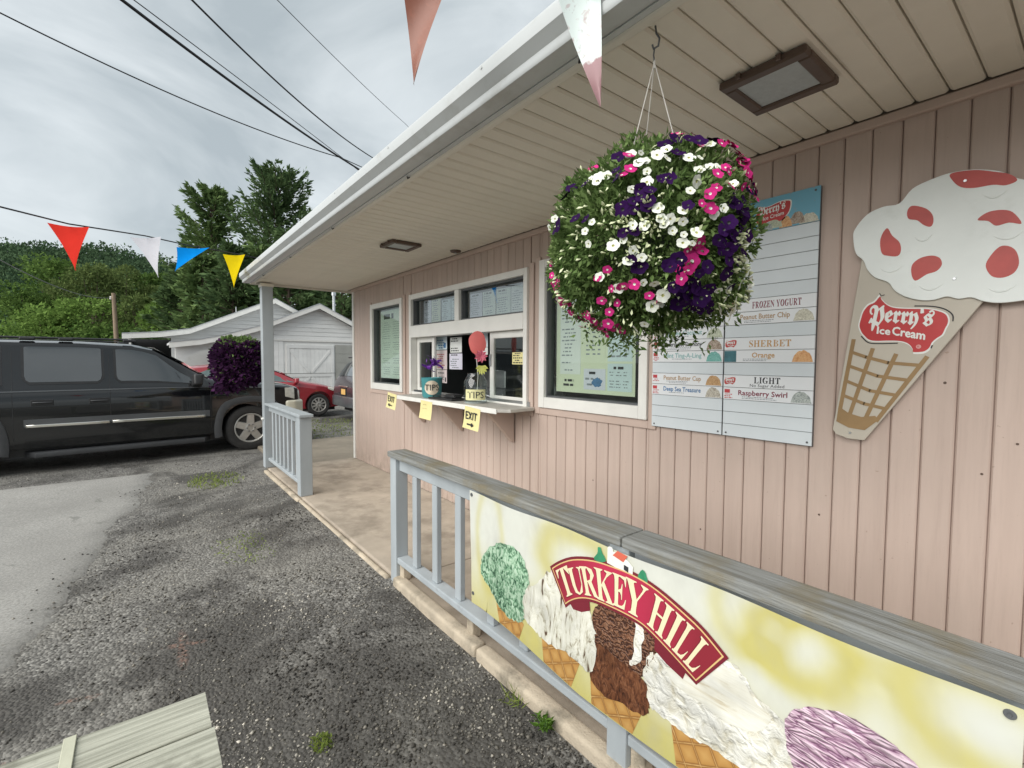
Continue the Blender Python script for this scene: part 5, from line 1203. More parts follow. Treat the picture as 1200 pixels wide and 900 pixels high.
# price lists behind the upper lights
for i, (a, c, m_, lab) in enumerate(((-5.02, -4.84, 'paperlav', 'lavender price list behind the upper left light, nearest its left end'), (-4.83, -4.63, 'postercream', 'pale yellow price list behind the upper left light, second from its left end'),
                                     (-4.60, -4.41, 'paperblue', 'pale blue price list behind the upper left light, third from its left end'), (-4.40, -4.22, 'paperblue', 'pale blue price list behind the upper left light, beside the middle mullion'),
                                     (-4.03, -3.82, 'paperlav', 'lavender price list behind the upper right light, beside the middle mullion'), (-3.81, -3.60, 'papergreen', 'pale green price list behind the upper right light, second from the mullion'),
                                     (-3.585, -3.37, 'papergreen', 'pale green price list behind the upper right light, third from the mullion'), (-3.36, -3.16, 'paper', 'white price list behind the upper right light, nearest its right end'))):
    paper(a, c, 2.035, 2.295-(0.03 if i > 1 else 0), 2.63, m_, lab, 9, group='price lists behind the upper window lights', name='price_list', cat='price list')
# notices hung inside the service window
paper(-4.885, -4.645, 1.725, 1.87, 2.72, 'paperblue', 'blue bordered notice at the top left inside the open service window', 4, 'blueink', blocks=((-4.72, -4.67, 1.745, 1.80, 'blueink'),))
paper(-4.885, -4.645, 1.50, 1.718, 2.72, 'paperpink', 'pink notice inside the service window under the blue bordered one', 7, 'redink')
paper(-4.88, -4.65, 1.345, 1.495, 2.72, 'paperpink', 'pale pink notice lowest on the left inside the service window', 5, 'ink', blocks=((-4.69, -4.665, 1.36, 1.41, 'ink'),))
paper(-4.575, -4.335, 1.688, 1.855, 2.72, 'paper', 'white notice with bold black heading inside the service window', 5, 'ink')
paper(-4.59, -4.325, 1.505, 1.678, 2.72, 'paperlav', 'lavender notice inside the service window below the white one', 6, 'greyink')
paper(-4.00, -3.85, 1.738, 1.875, 2.72, 'paperblue', 'blue notice inside the service window beside the sliding sash', 3, 'blueink', blocks=((-3.985, -3.93, 1.76, 1.85, 'blueink'),))
paper(-4.00, -3.85, 1.662, 1.734, 2.72, 'paper', 'white notice with red bars inside the service window beside the sliding sash', 2, 'redink')
paper(-3.285, -3.105, 1.57, 1.675, 2.584, 'paperyellow', 'small yellow notice taped inside the right sliding sash', 4, 'ink')
# dim equipment inside
def equipment():
    t = thing('milkshake_machine', 'dark metal machine standing behind the open service window', 'machine', (-4.2, 3.2, 0.12))
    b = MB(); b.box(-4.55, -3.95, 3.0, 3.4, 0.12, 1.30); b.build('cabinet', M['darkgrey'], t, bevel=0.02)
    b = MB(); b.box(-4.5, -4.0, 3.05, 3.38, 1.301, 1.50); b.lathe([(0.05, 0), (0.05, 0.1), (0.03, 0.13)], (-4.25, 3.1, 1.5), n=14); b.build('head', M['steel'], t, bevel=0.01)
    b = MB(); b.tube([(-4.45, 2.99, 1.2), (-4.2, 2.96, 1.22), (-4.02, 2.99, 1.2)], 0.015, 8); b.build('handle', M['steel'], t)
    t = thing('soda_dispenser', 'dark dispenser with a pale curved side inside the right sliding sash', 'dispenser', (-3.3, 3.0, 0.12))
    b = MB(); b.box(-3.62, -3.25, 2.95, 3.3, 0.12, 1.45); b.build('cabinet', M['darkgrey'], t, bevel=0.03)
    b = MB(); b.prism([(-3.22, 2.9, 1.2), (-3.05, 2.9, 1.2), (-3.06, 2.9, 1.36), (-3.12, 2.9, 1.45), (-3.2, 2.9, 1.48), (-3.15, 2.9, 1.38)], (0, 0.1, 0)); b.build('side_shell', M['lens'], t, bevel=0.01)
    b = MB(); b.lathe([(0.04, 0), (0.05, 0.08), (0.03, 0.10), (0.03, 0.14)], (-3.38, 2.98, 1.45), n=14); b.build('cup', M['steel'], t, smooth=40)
equipment()

# EXIT notes taped to the counter edge
def strokes(parent, glyphs, O, U, V, h, wd, m, name='handwriting'):
    b = MB(); x = 0.0; n = U.cross(V)
    G = {'E': [[(.62, 1), (0, .98), (.05, 0), (.62, .03)], [(0.02, .52), (.5, .52)]], 'X': [[(0, 1), (.62, 0)], [(.6, 1), (.02, 0)]], 'I': [[(.15, 1), (.15, 0)]], 'T': [[(0, 1), (.7, .97)], [(.36, .98), (.34, 0)]],
         'P': [[(.05, 0), (.05, 1), (.5, .95), (.55, .65), (.4, .48), (.05, .48)]], 'S': [[(.55, .9), (.25, 1), (.05, .78), (.5, .42), (.52, .12), (.2, 0), (0, .12)]],
         '>': [[(0, .5), (1.5, .5)], [(1.15, .72), (1.55, .5), (1.15, .28)]], '<': [[(1.5, .5), (0, .5)], [(.4, .72), (-.05, .5), (.4, .28)]]}
    W_ = {'I': 0.42, '>': 1.6, '<': 1.6}
    k = 0
    for g in glyphs:
        for pl in G[g]:
            for a, c in zip(pl[:-1], pl[1:]):
                A = O+U*(x+a[0]*h)+V*a[1]*h+n*(0.0006+0.00005*k); B_ = O+U*(x+c[0]*h)+V*c[1]*h+n*(0.0006+0.00005*k); k += 1
                d = (B_-A).normalized(); s = n.cross(d)*wd/2; e = d*wd*0.3
                b.quad(A-e-s, B_+e-s, B_+e+s, A-e+s)
        x += (W_.get(g, 0.85))*h
    return b.build(name, m, parent, recalc=False)

def note(cx, zt, wd, ht, tilt, lines, label, yt=2.186, curl=0.02):
    t = thing('yellow_note', label, 'paper note', (cx, yt, zt-ht), group='yellow notes taped to the counter edge')
    U = Vector((cos(tilt), 0, sin(tilt))); V = Vector((-sin(tilt), 0, cos(tilt)))
    O = Vector((cx, yt, zt))-U*wd/2-V*ht
    b = MB(); nn = 6; N = U.cross(V)
    vs = []
    for j in range(nn+1):
        k = j/nn; c_ = N*(curl*(1-k)**2)
        vs += [O+V*ht*k+c_, O+U*wd+V*ht*k+c_*0.8]
    b.add(vs, [(2*j, 2*j+1, 2*j+3, 2*j+2) for j in range(nn)])
    o = b.build('sheet', M['paperyellow'], t, recalc=False)
    for g, px, pz, h, w_, m_ in lines:
        k = pz
        strokes(t, g, O+U*px+V*pz*ht+N*(curl*(1-k)**2+0.0012), U, V, h, w_, M[m_])
    return t
note(-3.315, 1.207, 0.235, 0.185, -0.06, [('EXIT', 0.030, 0.45, 0.058, 0.0125, 'ink'), ('>', 0.07, 0.07, 0.055, 0.013, 'ink')], 'yellow EXIT note with an arrow to the right on the counter edge')
note(-4.13, 1.205, 0.235, 0.175, -0.03, [], 'faded yellow note on the counter edge between the two EXIT notes')
t = bpy.data.objects['yellow_note.001']
print_lines(t, -4.22, -4.04, 2.1815, 1.085, 1.18, 5, mat('faded yellow ink', (0.52, 0.45, 0.22), 0.7), 5, 'faint_writing', 0.35)
note(-4.925, 1.235, 0.235, 0.17, -0.08, [('EXIT', 0.030, 0.45, 0.058, 0.0115, 'ink'), ('<', 0.065, 0.07, 0.055, 0.013, 'ink')], 'yellow EXIT note with an arrow to the left at the far counter end')

# tip containers
def tips():
    c = Vector((-4.34, 2.36, 1.221))
    t = thing('tip_tin', 'teal tip tin with a cream TIPS label and a purple ribbon bow', 'tip tin', c)
    b = MB(); b.lathe([(0.085, 0), (0.098, 0.02), (0.108, 0.19), (0.112, 0.20), (0.107, 0.205), (0.098, 0.19), (0.09, 0.03), (0.0, 0.03)], c, n=32, cap=False); b.lathe([(0.0, 0.0005), (0.085, 0.0)], c, n=32, cap=False)
    b.build('tin_body', M['tin'], t, smooth=40)
    d = (CAM-c); d.z = 0; d.normalize(); u = Vector((-d.y, d.x, 0)); V, F = [], []
    for j in range(17):
        for i in range(2): pass
    vs = [c+d*0.1105+Vector((0, 0, 0.105))]
    for k in range(24):
        a = 2*pi*k/24; du, dz = 0.078*cos(a), 0.072*sin(a); rr = 0.1105
        ang = du/rr; vs.append(c+d*rr*cos(ang)+u*rr*sin(ang)+Vector((0, 0, 0.105+dz)))
    b = MB(); b.add(vs, [(0, 1+k, 1+(k+1) % 24) for k in range(24)]); b.build('tin_label', M['tinlabel'], t)
    P, Fc = font_run('TIPS'); w0 = max(p[0] for p in P); b = MB()
    b.add([c+d*0.1135*cos((p[0]/w0-0.5)*1.35)+u*0.1135*sin((p[0]/w0-0.5)*1.35)+Vector((0, 0, 0.078+p[1]*0.06)) for p in P], Fc)
    b.build('lettering', M['ink'], t, recalc=False)
    b = MB(); top = c+Vector((0.02, 0, 0.33))
    b.tube([c+Vector((0, 0, 0.04)), c+Vector((0.01, 0, 0.2)), top], 0.006, 6); b.build('stick', M['wirewhite'], t)
    b = MB(); r = random.Random(2)
    for k in range(22):
        dv = Vector((r.uniform(-1, 1), r.uniform(-1, 1), r.uniform(-0.9, 1))).normalized(); s_ = dv.orthogonal().normalized(); L = r.uniform(0.07, 0.115)
        pts = [top+dv*L*q + s_*0.035*sin(q*pi) for q in (0, .25, .5, .75, 1)]
        w_ = dv.cross(s_)*0.013
        for a, e in zip(pts[:-1], pts[1:]): b.quad(a-w_, e-w_, e+w_, a+w_)
    b.build('ribbon_bow', M['ribbon'], t, recalc=False, smooth=180)
    c = Vector((-3.56, 2.38, 1.221))
    t = thing('tip_jar', 'glass tip jar with a pale yellow TIPS label, coral paper rosette and lime ribbon', 'tip jar', c)
    b = MB(); b.lathe([(0.098, 0.004), (0.105, 0.015), (0.105, 0.19), (0.085, 0.23), (0.075, 0.245), (0.075, 0.27)], c, n=28, cap=False); b.build('jar_body', M['jar'], t, smooth=40)
    b = MB(); b.lathe([(0.0, 0.001), (0.098, 0.001), (0.1, 0.012), (0.0, 0.013)], c, n=28, cap=False); b.build('jar_base', M['lens'], t, smooth=40)
    d = (CAM-c); d.z = 0; d.normalize(); u = Vector((-d.y, d.x, 0)); rr = 0.1065
    b = MB(); vs = []
    for k in range(15):
        a = (k/14-0.5)*1.9; vs += [c+(d*cos(a)+u*sin(a))*rr+Vector((0, 0, 0.03)), c+(d*cos(a)+u*sin(a))*rr+Vector((0, 0, 0.125))]
    b.add(vs, [(2*k, 2*k+2, 2*k+3, 2*k+1) for k in range(14)]); b.build('jar_label', mat('pale yellow label', (0.75, 0.72, 0.40), 0.6, 0.05), t)
    P, Fc = font_run('TIPS'); w0 = max(p[0] for p in P); b = MB(); rr = 0.1085
    b.add([c+d*rr*cos((p[0]/w0-0.5)*1.45)+u*rr*sin((p[0]/w0-0.5)*1.45)+Vector((0, 0, 0.048+p[1]*0.058)) for p in P], Fc); b.build('lettering', M['ink'], t, recalc=False)
    b = MB(); b.tube([c+Vector((0.02, 0, 0.03)), c+Vector((0.04, 0, 0.25)), c+Vector((0.0, 0, 0.5))], 0.004, 6); b.build('stick', M['wirewhite'], t)
    e = c+Vector((0.03, 0, 0.54)); b = MB(); b.add([e+d*0.02]+[e+u*0.078*(1+0.05*sin(k*5))*cos(2*pi*k/20)+Vector((0, 0, 0.105*sin(2*pi*k/20))) for k in range(20)], [(0, 1+k, 1+(k+1) % 20) for k in range(20)])
    b.build('paper_rosette', M['ppink'], t, smooth=180)
    b = MB(); e = c+Vector((0.085, 0, 0.42))
    for k in range(9):
        a = 2*pi*k/9; q = u*cos(a)+Vector((0, 0, sin(a))); p = u*-sin(a)+Vector((0, 0, cos(a)))
        b.quad(e, e+q*0.03+p*0.02+d*0.02, e+q*0.062+d*0.01, e+q*0.03-p*0.02+d*0.02)
    b.build('paper_flower', mat('pink paper flower', (0.66, 0.17, 0.24), 0.6), t, recalc=False)
    b = MB(); e = c+Vector((0.10, 0, 0.335))
    for k in range(7):
        a = -0.3-2.5*k/6; q = u*cos(a)*0.7+Vector((0, 0, sin(a))); p = u*-sin(a)+Vector((0, 0, cos(a)))
        b.quad(e, e+q*0.04+p*0.018, e+q*0.085+d*0.015, e+q*0.04-p*0.018)
    b.build('lime_ribbon', M['pgreen'], t, recalc=False)
    t = thing('card_tray', 'low black card reader tray between the tip tin and the tip jar', 'tray', (-4.0, 2.36, 1.221))
    b = MB(); b.prism([(-4.22, 2.25, 1.2215), (-3.80, 2.27, 1.2215), (-3.78, 2.46, 1.2215), (-4.18, 2.45, 1.2215)], (0, 0, 0.018)); b.build('tray_base', M['black'], t, bevel=0.006)
    b = MB(); b.prism([(-4.02, 2.31, 1.24), (-3.86, 2.31, 1.24), (-3.86, 2.43, 1.24), (-4.02, 2.43, 1.24)], (0.0, 0.02, 0.035)); b.build('card_reader', M['black'], t, bevel=0.008)
    b = MB(); b.tube([(-4.20, 2.30, 1.245), (-4.10, 2.27, 1.262), (-3.96, 2.29, 1.268), (-3.82, 2.33, 1.25)], 0.006, 6); b.build('pen_cord', M['cable'], t)
tips()

# ================================================================== HANGING BASKETS
def petal_flower(name, m, throat, n=5, depth=0.4):
    """trumpet flower, unit radius, facing +z"""
    b = MB(); k = n*4; ring = []
    V = [(0, 0, -depth)]
    for j in range(k): a = 2*pi*j/k; V.append((0.22*cos(a), 0.22*sin(a), -0.10))
    for j in range(k):
        a = 2*pi*j/k; lobe = 0.84+0.16*abs(cos(n*a/2)); V.append((lobe*cos(a), lobe*sin(a), 0.05*cos(n*a)-0.04))
    b.cur = 1; b.add(V[:1+k], [(0, 1+j, 1+(j+1) % k) for j in range(k)])
    o = len(b.v)
    b.cur = 0; b.add(V[1:], [(j, k+j, k+(j+1) % k, (j+1) % k) for j in range(k)])
    me = newmesh(name, b.v, b.f, [m, throat]); me.polygons.foreach_set('material_index', b.mi); me.shade_smooth()
    return me

FL = {'p': petal_flower('petunia', M['fpink'], M['fwhite']), 'w': petal_flower('petunia', M['fwhite'], mat('yellowish throat', (0.42, 0.42, 0.16), 0.6)), 'u': petal_flower('petunia', M['fpurple'], M['black'])}
def basket_near():
    C0 = Vector((-0.981, 1.345, 1.975)); Rb = 0.328
    t = thing('hanging_basket', 'large round hanging basket of pink, white and purple petunias in front of the menu board', 'hanging basket', C0-Vector((0, 0, 0.2)), group='hanging flower baskets')
    W = (CAM-C0).normalized(); U = Vector((0, 0, 1)).cross(W).normalized(); V = W.cross(U)
    def shape(d):     # uneven outline of the flower mass
        k = 1+0.15*mnoise.noise(d*2.3+Vector((3, 1, 2)))+0.09*mnoise.noise(d*6)
        if d.z < -0.55: k *= 1 - 0.16*(-d.z-0.55)/0.45
        return k*Rb
    # pot
    b = MB(); b.lathe([(0.11, -0.16), (0.165, 0.02), (0.172, 0.03), (0.16, 0.03), (0.0, 0.0)], C0, n=24, cap=False); b.lathe([(0.0, -0.16), (0.11, -0.16)], C0, n=24, cap=False); b.build('pot', M['pot'], t, smooth=40)
    # hanger
    hook = Vector((-0.945, 1.316, 2.66)); ring = hook+Vector((-0.012, 0.015, -0.095))
    b = MB(); b.tube([hook+Vector((0, 0, 0.005)), hook+Vector((0.004, 0, -0.02)), hook+Vector((0.016, 0, -0.04)), hook+Vector((0.012, 0, -0.062)), hook+Vector((-0.006, 0, -0.062)), hook+Vector((-0.010, 0, -0.048))], 0.0032, 7)
    b.tube([hook+Vector((-0.002, 0.0, -0.062)), hook+Vector((-0.012, 0.01, -0.075)), ring], 0.0026, 6); b.build('hook', M['darkgrey'], t, smooth=60)
    b = MB()
    for a in (0.4, 2.5, 4.6):
        b.tube([ring, C0+Vector((0.165*cos(a), 0.165*sin(a), 0.02))], 0.0016, 6)
    b.tube([ring+Vector((0, 0, 0.006)), ring+Vector((0, 0, -0.02))], 0.0035, 6); b.build('hanger_wire', M['wirewhite'], t)
    # leaves
    P, D = [], []
    r = random.Random(5)
    while len(P) < 34000:
        d = Vector((r.gauss(0, 1), r.gauss(0, 1), r.gauss(0, 1))).normalized()
        k = r.random()**0.45
        if d.z < -0.5 and mnoise.noise(d*4+Vector((8, 0, 0))) < -0.05: continue
        P.append(C0+d*shape(d)*(0.50+0.50*k)); D.append(d*0.9+Vector((0, 0, 0.1 if d.z > 0 else -0.5)))
    for _ in range(60):         # trailing stems under the basket
        a = r.uniform(0, 2*pi); rr = r.uniform(0.05, 0.30); p = C0+Vector((rr*cos(a), rr*sin(a), -sqrt(max(0, Rb*Rb-rr*rr))*0.8)); L = r.uniform(0.04, 0.13)
        for q in range(14):
            s_ = q/14; P.append(p+Vector((r.gauss(0, .012), r.gauss(0, .012), -L*s_))); D.append(Vector((r.gauss(0, .7), r.gauss(0, .7), -0.7)))
    Vv, F = leaves(np.array(P), np.array(D), 0.021, 0.42, 0.6)
    link('foliage', fastmesh('foliage', Vv-np.array(origin(t)), F, M['foliage']), t, kind='stuff')
    # small pale buds
    B = MB()
    for _ in range(430):
        while True:
            u_, v_ = r.uniform(-1, 1), r.uniform(-1, 1)
            if u_*u_+v_*v_ < 0.98 and ((0.1 < u_+0.45 < 0.55 and -0.1 < v_ < 0.45) or (u_ > 0.62 and v_ < 0.1) or r.random() < 0.16): break
        d = (U*u_+V*v_+W*sqrt(1-u_*u_-v_*v_)).normalized(); p = C0+d*shape(d)*1.03
        a = d.orthogonal().normalized(); c = d.cross(a); s_ = r.uniform(0.005, 0.010); e = (d+Vector((r.gauss(0, .5), r.gauss(0, .5), r.gauss(0, .4)))).normalized()
        B.add([p-e*s_, p+a*s_*0.55+e*s_, p-a*s_*0.3+c*s_*0.5+e*s_, p-a*s_*0.3-c*s_*0.5+e*s_, p+e*s_*1.9], [(0, 1, 2), (0, 2, 3), (0, 3, 1), (1, 4, 2), (2, 4, 3), (3, 4, 1)])
    B.build('flower_buds', M['bud'], t, recalc=False, kind='stuff')
    FW = '455,175 460,255 303,222 338,235 415,280 520,145 492,165 600,165 612,270 630,215 685,210 695,120 693,355 515,392 543,412 570,390 570,452 495,345 455,390 362,448 408,497 423,467 290,440 275,400 490,575 520,620 485,660 372,592 305,550 427,750 720,640 745,648 725,690 805,590 840,610 760,690 800,640 830,560 850,530 835,460 845,600 815,700 470,115 740,305 665,135 605,425 125,335 95,660 770,600 792,560 790,690 820,660 855,570 460,210 440,180'
    FP = '405,170 408,205 565,60 628,73 755,105 722,162 735,210 765,250 665,258 697,298 645,358 635,455 600,480 612,512 650,480 425,577 475,620 345,592 307,638 335,680 340,705 255,690 230,705 145,635 105,580 98,725 158,755 120,775 285,765 280,800 247,825 190,835 122,825 345,755 75,595 72,650 80,500 128,507 325,530 565,555 805,160 825,180 840,200 820,230 862,265 800,130 245,132 855,300 105,610 790,150 90,690 130,700 112,742 150,720 172,790 215,802 262,782 770,150 790,185 832,212 815,150 847,232 300,812 660,300'
    FU = '560,145 620,135 700,95 540,225 445,305 385,335 370,245 258,240 240,355 580,345 690,420 745,350 780,400 790,440 720,470 760,380 800,370 680,450 735,340 530,515 545,580 630,600 600,650 640,630 620,680 590,620 660,660 425,405 830,280 440,520 170,370 355,130 620,545 760,520 715,555 700,480 520,100 190,270 745,610 775,430 705,400 560,500 610,580 645,690 580,670 735,430 770,360 470,290 420,310 690,690 670,610'
    def put(kind, d, size):
        d = d.normalized(); p = C0+d*shape(d)*1.045
        nrm = (d+Vector((r.gauss(0, .36), r.gauss(0, .36), 0.06+r.gauss(0, .34)))+W*0.15).normalized()
        o = link('petunia', FL[kind], t); o.location = p-origin(t)
        o.rotation_mode = 'QUATERNION'; q = nrm.to_track_quat('Z', 'Y'); o.rotation_quaternion = q @ Vector((0, 0, 1)).rotation_difference(Vector((0, 0, 1)))
        o.scale = (size, size*r.uniform(0.75, 1.05), size)
    for kind, s_, sz in (('w', FW, 0.0175), ('p', FP, 0.0200), ('u', FU, 0.0235)):
        for q in s_.split():
            x, y = map(float, q.split(',')); u_, v_ = (x-466)/402, (466-y)/402; m_ = hypot(u_, v_)
            if m_ > 0.985: u_, v_ = u_/m_*0.985, v_/m_*0.985
            put(kind, U*u_+V*v_+W*sqrt(max(0.0, 1-u_*u_-v_*v_)), sz*r.uniform(0.75, 1.2))
            if r.random() < 0.72:      # a neighbour in the same clump
                a = r.uniform(0, 2*pi); u_ += 0.085*cos(a); v_ += 0.085*sin(a)
                if hypot(u_, v_) < 0.98: put(kind, U*u_+V*v_+W*sqrt(1-u_*u_-v_*v_), sz*r.uniform(0.6, 1.0))
    for _ in range(14):        # the far side, unseen from here
        d = Vector((r.gauss(0, 1), r.gauss(0, 1), r.gauss(0, .8))).normalized()
        if d.dot(W) < -0.1: put(r.choice('ppwuu'), d, 0.0195)
basket_near()

def basket_far():
    C0 = Vector((-7.72, 1.12, 1.575)); Rb = 0.335
    t = thing('hanging_basket', 'dense dark purple flower basket hung at the far porch post by the black car', 'hanging basket', C0-Vector((0, 0, 0.3)), group='hanging flower baskets')
    b = MB(); b.lathe([(0.12, -0.2), (0.17, 0.0), (0.175, 0.01), (0.0, 0.0)], C0, n=20, cap=False); b.build('pot', M['pot'], t, smooth=40)
    b = MB(); b.tube([(-7.36, 1.36, 1.50), (-7.48, 1.29, 1.51), C0+Vector((0.1, 0.05, 0))], 0.012, 8); b.build('bracket_arm', M['cable'], t, smooth=60)
    r = random.Random(8)
    def shape(d): return Rb*(1+0.10*mnoise.noise(d*3)+0.06*mnoise.noise(d*8)) / max(0.97, (abs(d.x)**4+abs(d.y)**4+abs(d.z)**4)**0.25*1.06)
    PL, DL, PP, DP = [], [], [], []
    while len(PP) < 5200:
        d = Vector((r.gauss(0, 1), r.gauss(0, 1), r.gauss(0, 1))).normalized()
        p = C0+d*shape(d)*(0.7+0.33*r.random()**0.5)
        if d.z > 0.62+0.2*r.random() or r.random() < 0.13: PL.append(p); DL.append(d)
        else: PP.append(p); DP.append(d)
    for _ in range(260):        # a lobe trailing at the lower left
        p = C0+Vector((-0.02, -0.15, -0.30))+Vector((r.gauss(0, .07), r.gauss(0, .09), r.uniform(-0.13, 0.1))); PP.append(p); DP.append(Vector((0.5, -0.4, -0.6)))
    for nm, P, D, m_, sz, a in (('flowers', PP, DP, M['fpurple2'], 0.058, 0.85), ('foliage', PL, DL, M['foliage'], 0.05, 0.45)):
        V, F = leaves(np.array(P), np.array(D), sz, a, 0.9); link(nm, fastmesh(nm, V-np.array(origin(t)), F, m_), t, kind='stuff')
basket_far()

# ================================================================== PENNANTS
def pennant_string(pts, flags, label, r=0.004, loc=None):
    t = thing('pennant_string', label, 'pennant string', Vector(pts[len(pts)//2]), group='pennant strings tied to the gutter')
    b = MB(); b.tube(pts, r, 6); b.build('cord', M['cable'], t)
    for (A, B_, L, drift, m_, lab, kind) in flags:
        A, B_ = Vector(A), Vector(B_); tip = (A+B_)/2+Vector((0, 0, -L))+Vector(drift); n_ = (B_-A).cross(tip-A).normalized()
        V, F = [], []; K = 8; Wn = 6
        for j in range(K+1):
            q = j/K
            for i in range(Wn+1):
                s_ = i/Wn; e = A.lerp(tip, q).lerp(B_.lerp(tip, q), s_)
                V.append(e + n_*(0.022*sin(q*3.2+s_*2.2)*(1-q*0.4)) + Vector((0, 0, -0.012*sin(s_*pi)*(1-q))))
        b = MB(); b.add(V, [(j*(Wn+1)+i, j*(Wn+1)+i+1, (j+1)*(Wn+1)+i+1, (j+1)*(Wn+1)+i) for j in range(K) for i in range(Wn)])
        b.build('pennant', m_, t, recalc=False, smooth=180, label=lab)
    return t
def catenary(pts, n=10, sag=0.0):
    out = []
    for a, c in zip(pts[:-1], pts[1:]):
        a, c = Vector(a), Vector(c)
        for i in range(n): q = i/n; out.append(a.lerp(c, q)-Vector((0, 0, 4*sag*q*(1-q))))
    return out+[Vector(pts[-1])]
P4 = [(-2.7, -1.55, 2.62), (-4.70, -0.717, 2.625), (-5.378, -0.434, 2.712), (-6.005, 0.073, 2.825), (-6.44, 0.493, 2.868), (-6.95, 0.982, 2.945), (-7.30, 1.32, 2.985)]
dv = lambda i: (Vector(P4[i+1])-Vector(P4[i])).normalized()
fl = []
def flag_at(p, d, wd, L, drift, m_, lab):
    p, d = Vector(p), Vector(d).normalized(); fl.append((p-d*wd/2-Vector((0, 0, .004)), p+d*wd/2-Vector((0, 0, .004)), L, drift, m_, lab, 0))
flag_at((-5.36, -0.44, 2.706), rt*0.95+Vector((0, 0, -0.08)), 0.33, 0.375, (rt*0.06), M['pred'], 'red pennant')
flag_at((-6.00, 0.07, 2.82), rt*0.9-fw*0.1, 0.32, 0.40, (rt*0.13), M['pwhite'], 'white pennant')
flag_at((-6.47, 0.50, 2.868), rt*0.9, 0.36, 0.27, (rt*-0.20), M['pblue'], 'blue pennant blown to one side')
flag_at((-6.93, 0.965, 2.935), rt, 0.27, 0.42, (rt*0.0), M['pyellow'], 'yellow pennant')
flag_at((-3.6, -1.17, 2.60), rt, 0.30, 0.42, (rt*0.03), M['pwhite'], 'white pennant')
pennant_string(catenary(P4, 4), fl, 'string of red, white, blue and yellow pennants tied to the far roof corner', 0.006)
def conemat(name, c1, c2, zsplit):
    m, nt, n, l, b = _nt(name); x = NX(nt); g = x.coord('Object'); s_ = x.sep(g)
    e = x.m('ADD', x.sep(x.geo('Position'))[2], x.m('MULTIPLY', x.m('SUBTRACT', x.noise(g, 22, 3), 0.5), 0.09))
    c = x.ramp(x.m('MULTIPLY', x.m('SUBTRACT', e, zsplit), 40), [(0.3, c1), (0.7, c2)])
    c = x.mix(x.ramp(x.noise(g, 60, 4), [(0.60, 0), (0.7, 0.35)]), c, scl(c1, 0.7))
    c = x.mix(x.ramp(x.noise(g, 26, 3, 0.6, 1.0), [(0.56, 0), (0.66, 0.45)]), c, scl(c1, 1.3))
    l.new(c, b.inputs['Base Color']); b.inputs['Roughness'].default_value = 0.45
    return m
fl = []
pA, pB = Vector((-1.495, 0.789, 2.885)), Vector((-1.045, 1.062, 2.75))
flag_at(pA, rt, 0.150, 0.345, rt*-0.035, conemat('ice cream cone pennant print', (0.21, 0.062, 0.03), (0.62, 0.58, 0.60), 2.835), 'pennant printed with a brown cone')
flag_at(pB, rt, 0.150, 0.375, rt*0.075, conemat('white cone pennant print', (0.30, 0.16, 0.17), (0.66, 0.74, 0.72), 2.50), 'pennant printed with a white scoop and a twisted tip')
pennant_string(catenary([pA-rt*1.8-fw*0.3+Vector((0, 0, 0.62)), pA, pB, (-0.92, 1.10, 2.772)], 6, 0.01), fl, 'string of ice cream cone pennants hanging close overhead at the near gutter', 0.003)

# ================================================================== TABLE IN THE FOREGROUND
def table():
    t = thing('wooden_table', 'weathered grey green plank table, only its corner showing in the lower left foreground', 'table', (-1.05, -0.9, 0))
    x = -1.405
    for k, wd in enumerate((0.143, 0.14, 0.14, 0.14, 0.14)):
        b = MB(); n = 14; ys = np.linspace(-1.75, 0.112+R.uniform(-0.004, 0.004), n); j = lambda s_: 0.0015*mnoise.noise(Vector((s_*4, k*7, 0)))
        vs, fs = [], []
        for y in ys:
            for (dx, dz) in ((0, -0.036), (wd, -0.036), (wd, -0.004), (wd-0.005, 0), (0.005, 0), (0, -0.004)):
                vs.append((x+dx+j(y+dx*3)*1.6, y, 0.752+dz+j(y*2+dx)))
        for i in range(n-1):
            for q in range(6): fs.append((i*6+q, i*6+(q+1) % 6, (i+1)*6+(q+1) % 6, (i+1)*6+q))
        fs += [tuple(range(5, -1, -1)), tuple(range((n-1)*6, n*6))]
        b.add(vs, fs); o = b.build('plank', M['tablewood'], t)
        for yy in (-1.5,):
            q = MB(); q.lathe([(0.006, 0), (0.005, 0.0015)], (x+0.04, yy, 0.7525), n=8); q.lathe([(0.006, 0), (0.005, 0.0015)], (x+0.10, yy, 0.7525), n=8); q.build('nail_heads', M['darkgrey'], t)
        x += wd+0.0045
    for yy in (-0.12, -1.5):
        b = MB(); b.box(-1.38, -0.71, yy-0.02, yy+0.02, 0.63, 0.7155); b.build('cleat', M['tablewood'], t, bevel=0.004)
        for x_ in (-1.33, -0.76):
            b = MB(); b.box(x_-0.045, x_+0.045, yy-0.065, yy-0.0205, 0.0, 0.7155); b.build('leg', M['tablewood'], t, bevel=0.004)
    b = MB(); b.box(-1.407, -1.265, -0.155, -0.133, 0.7545, 0.7575); b.build('pale_strip', mat('pale yellow plastic', (0.53, 0.53, 0.41), 0.7, 0.15), t, bevel=0.001)
table()

# ================================================================== VEHICLES
def interp(st, y):
    """station values at y (stations sorted by falling y)"""
    for a, c in zip(st[:-1], st[1:]):
        if a[0] >= y >= c[0]:
            k = (a[0]-y)/max(a[0]-c[0], 1e-9); return [p+(q-p)*k for p, q in zip(a, c)]
    return list(st[0] if y > st[0][0] else st[-1])

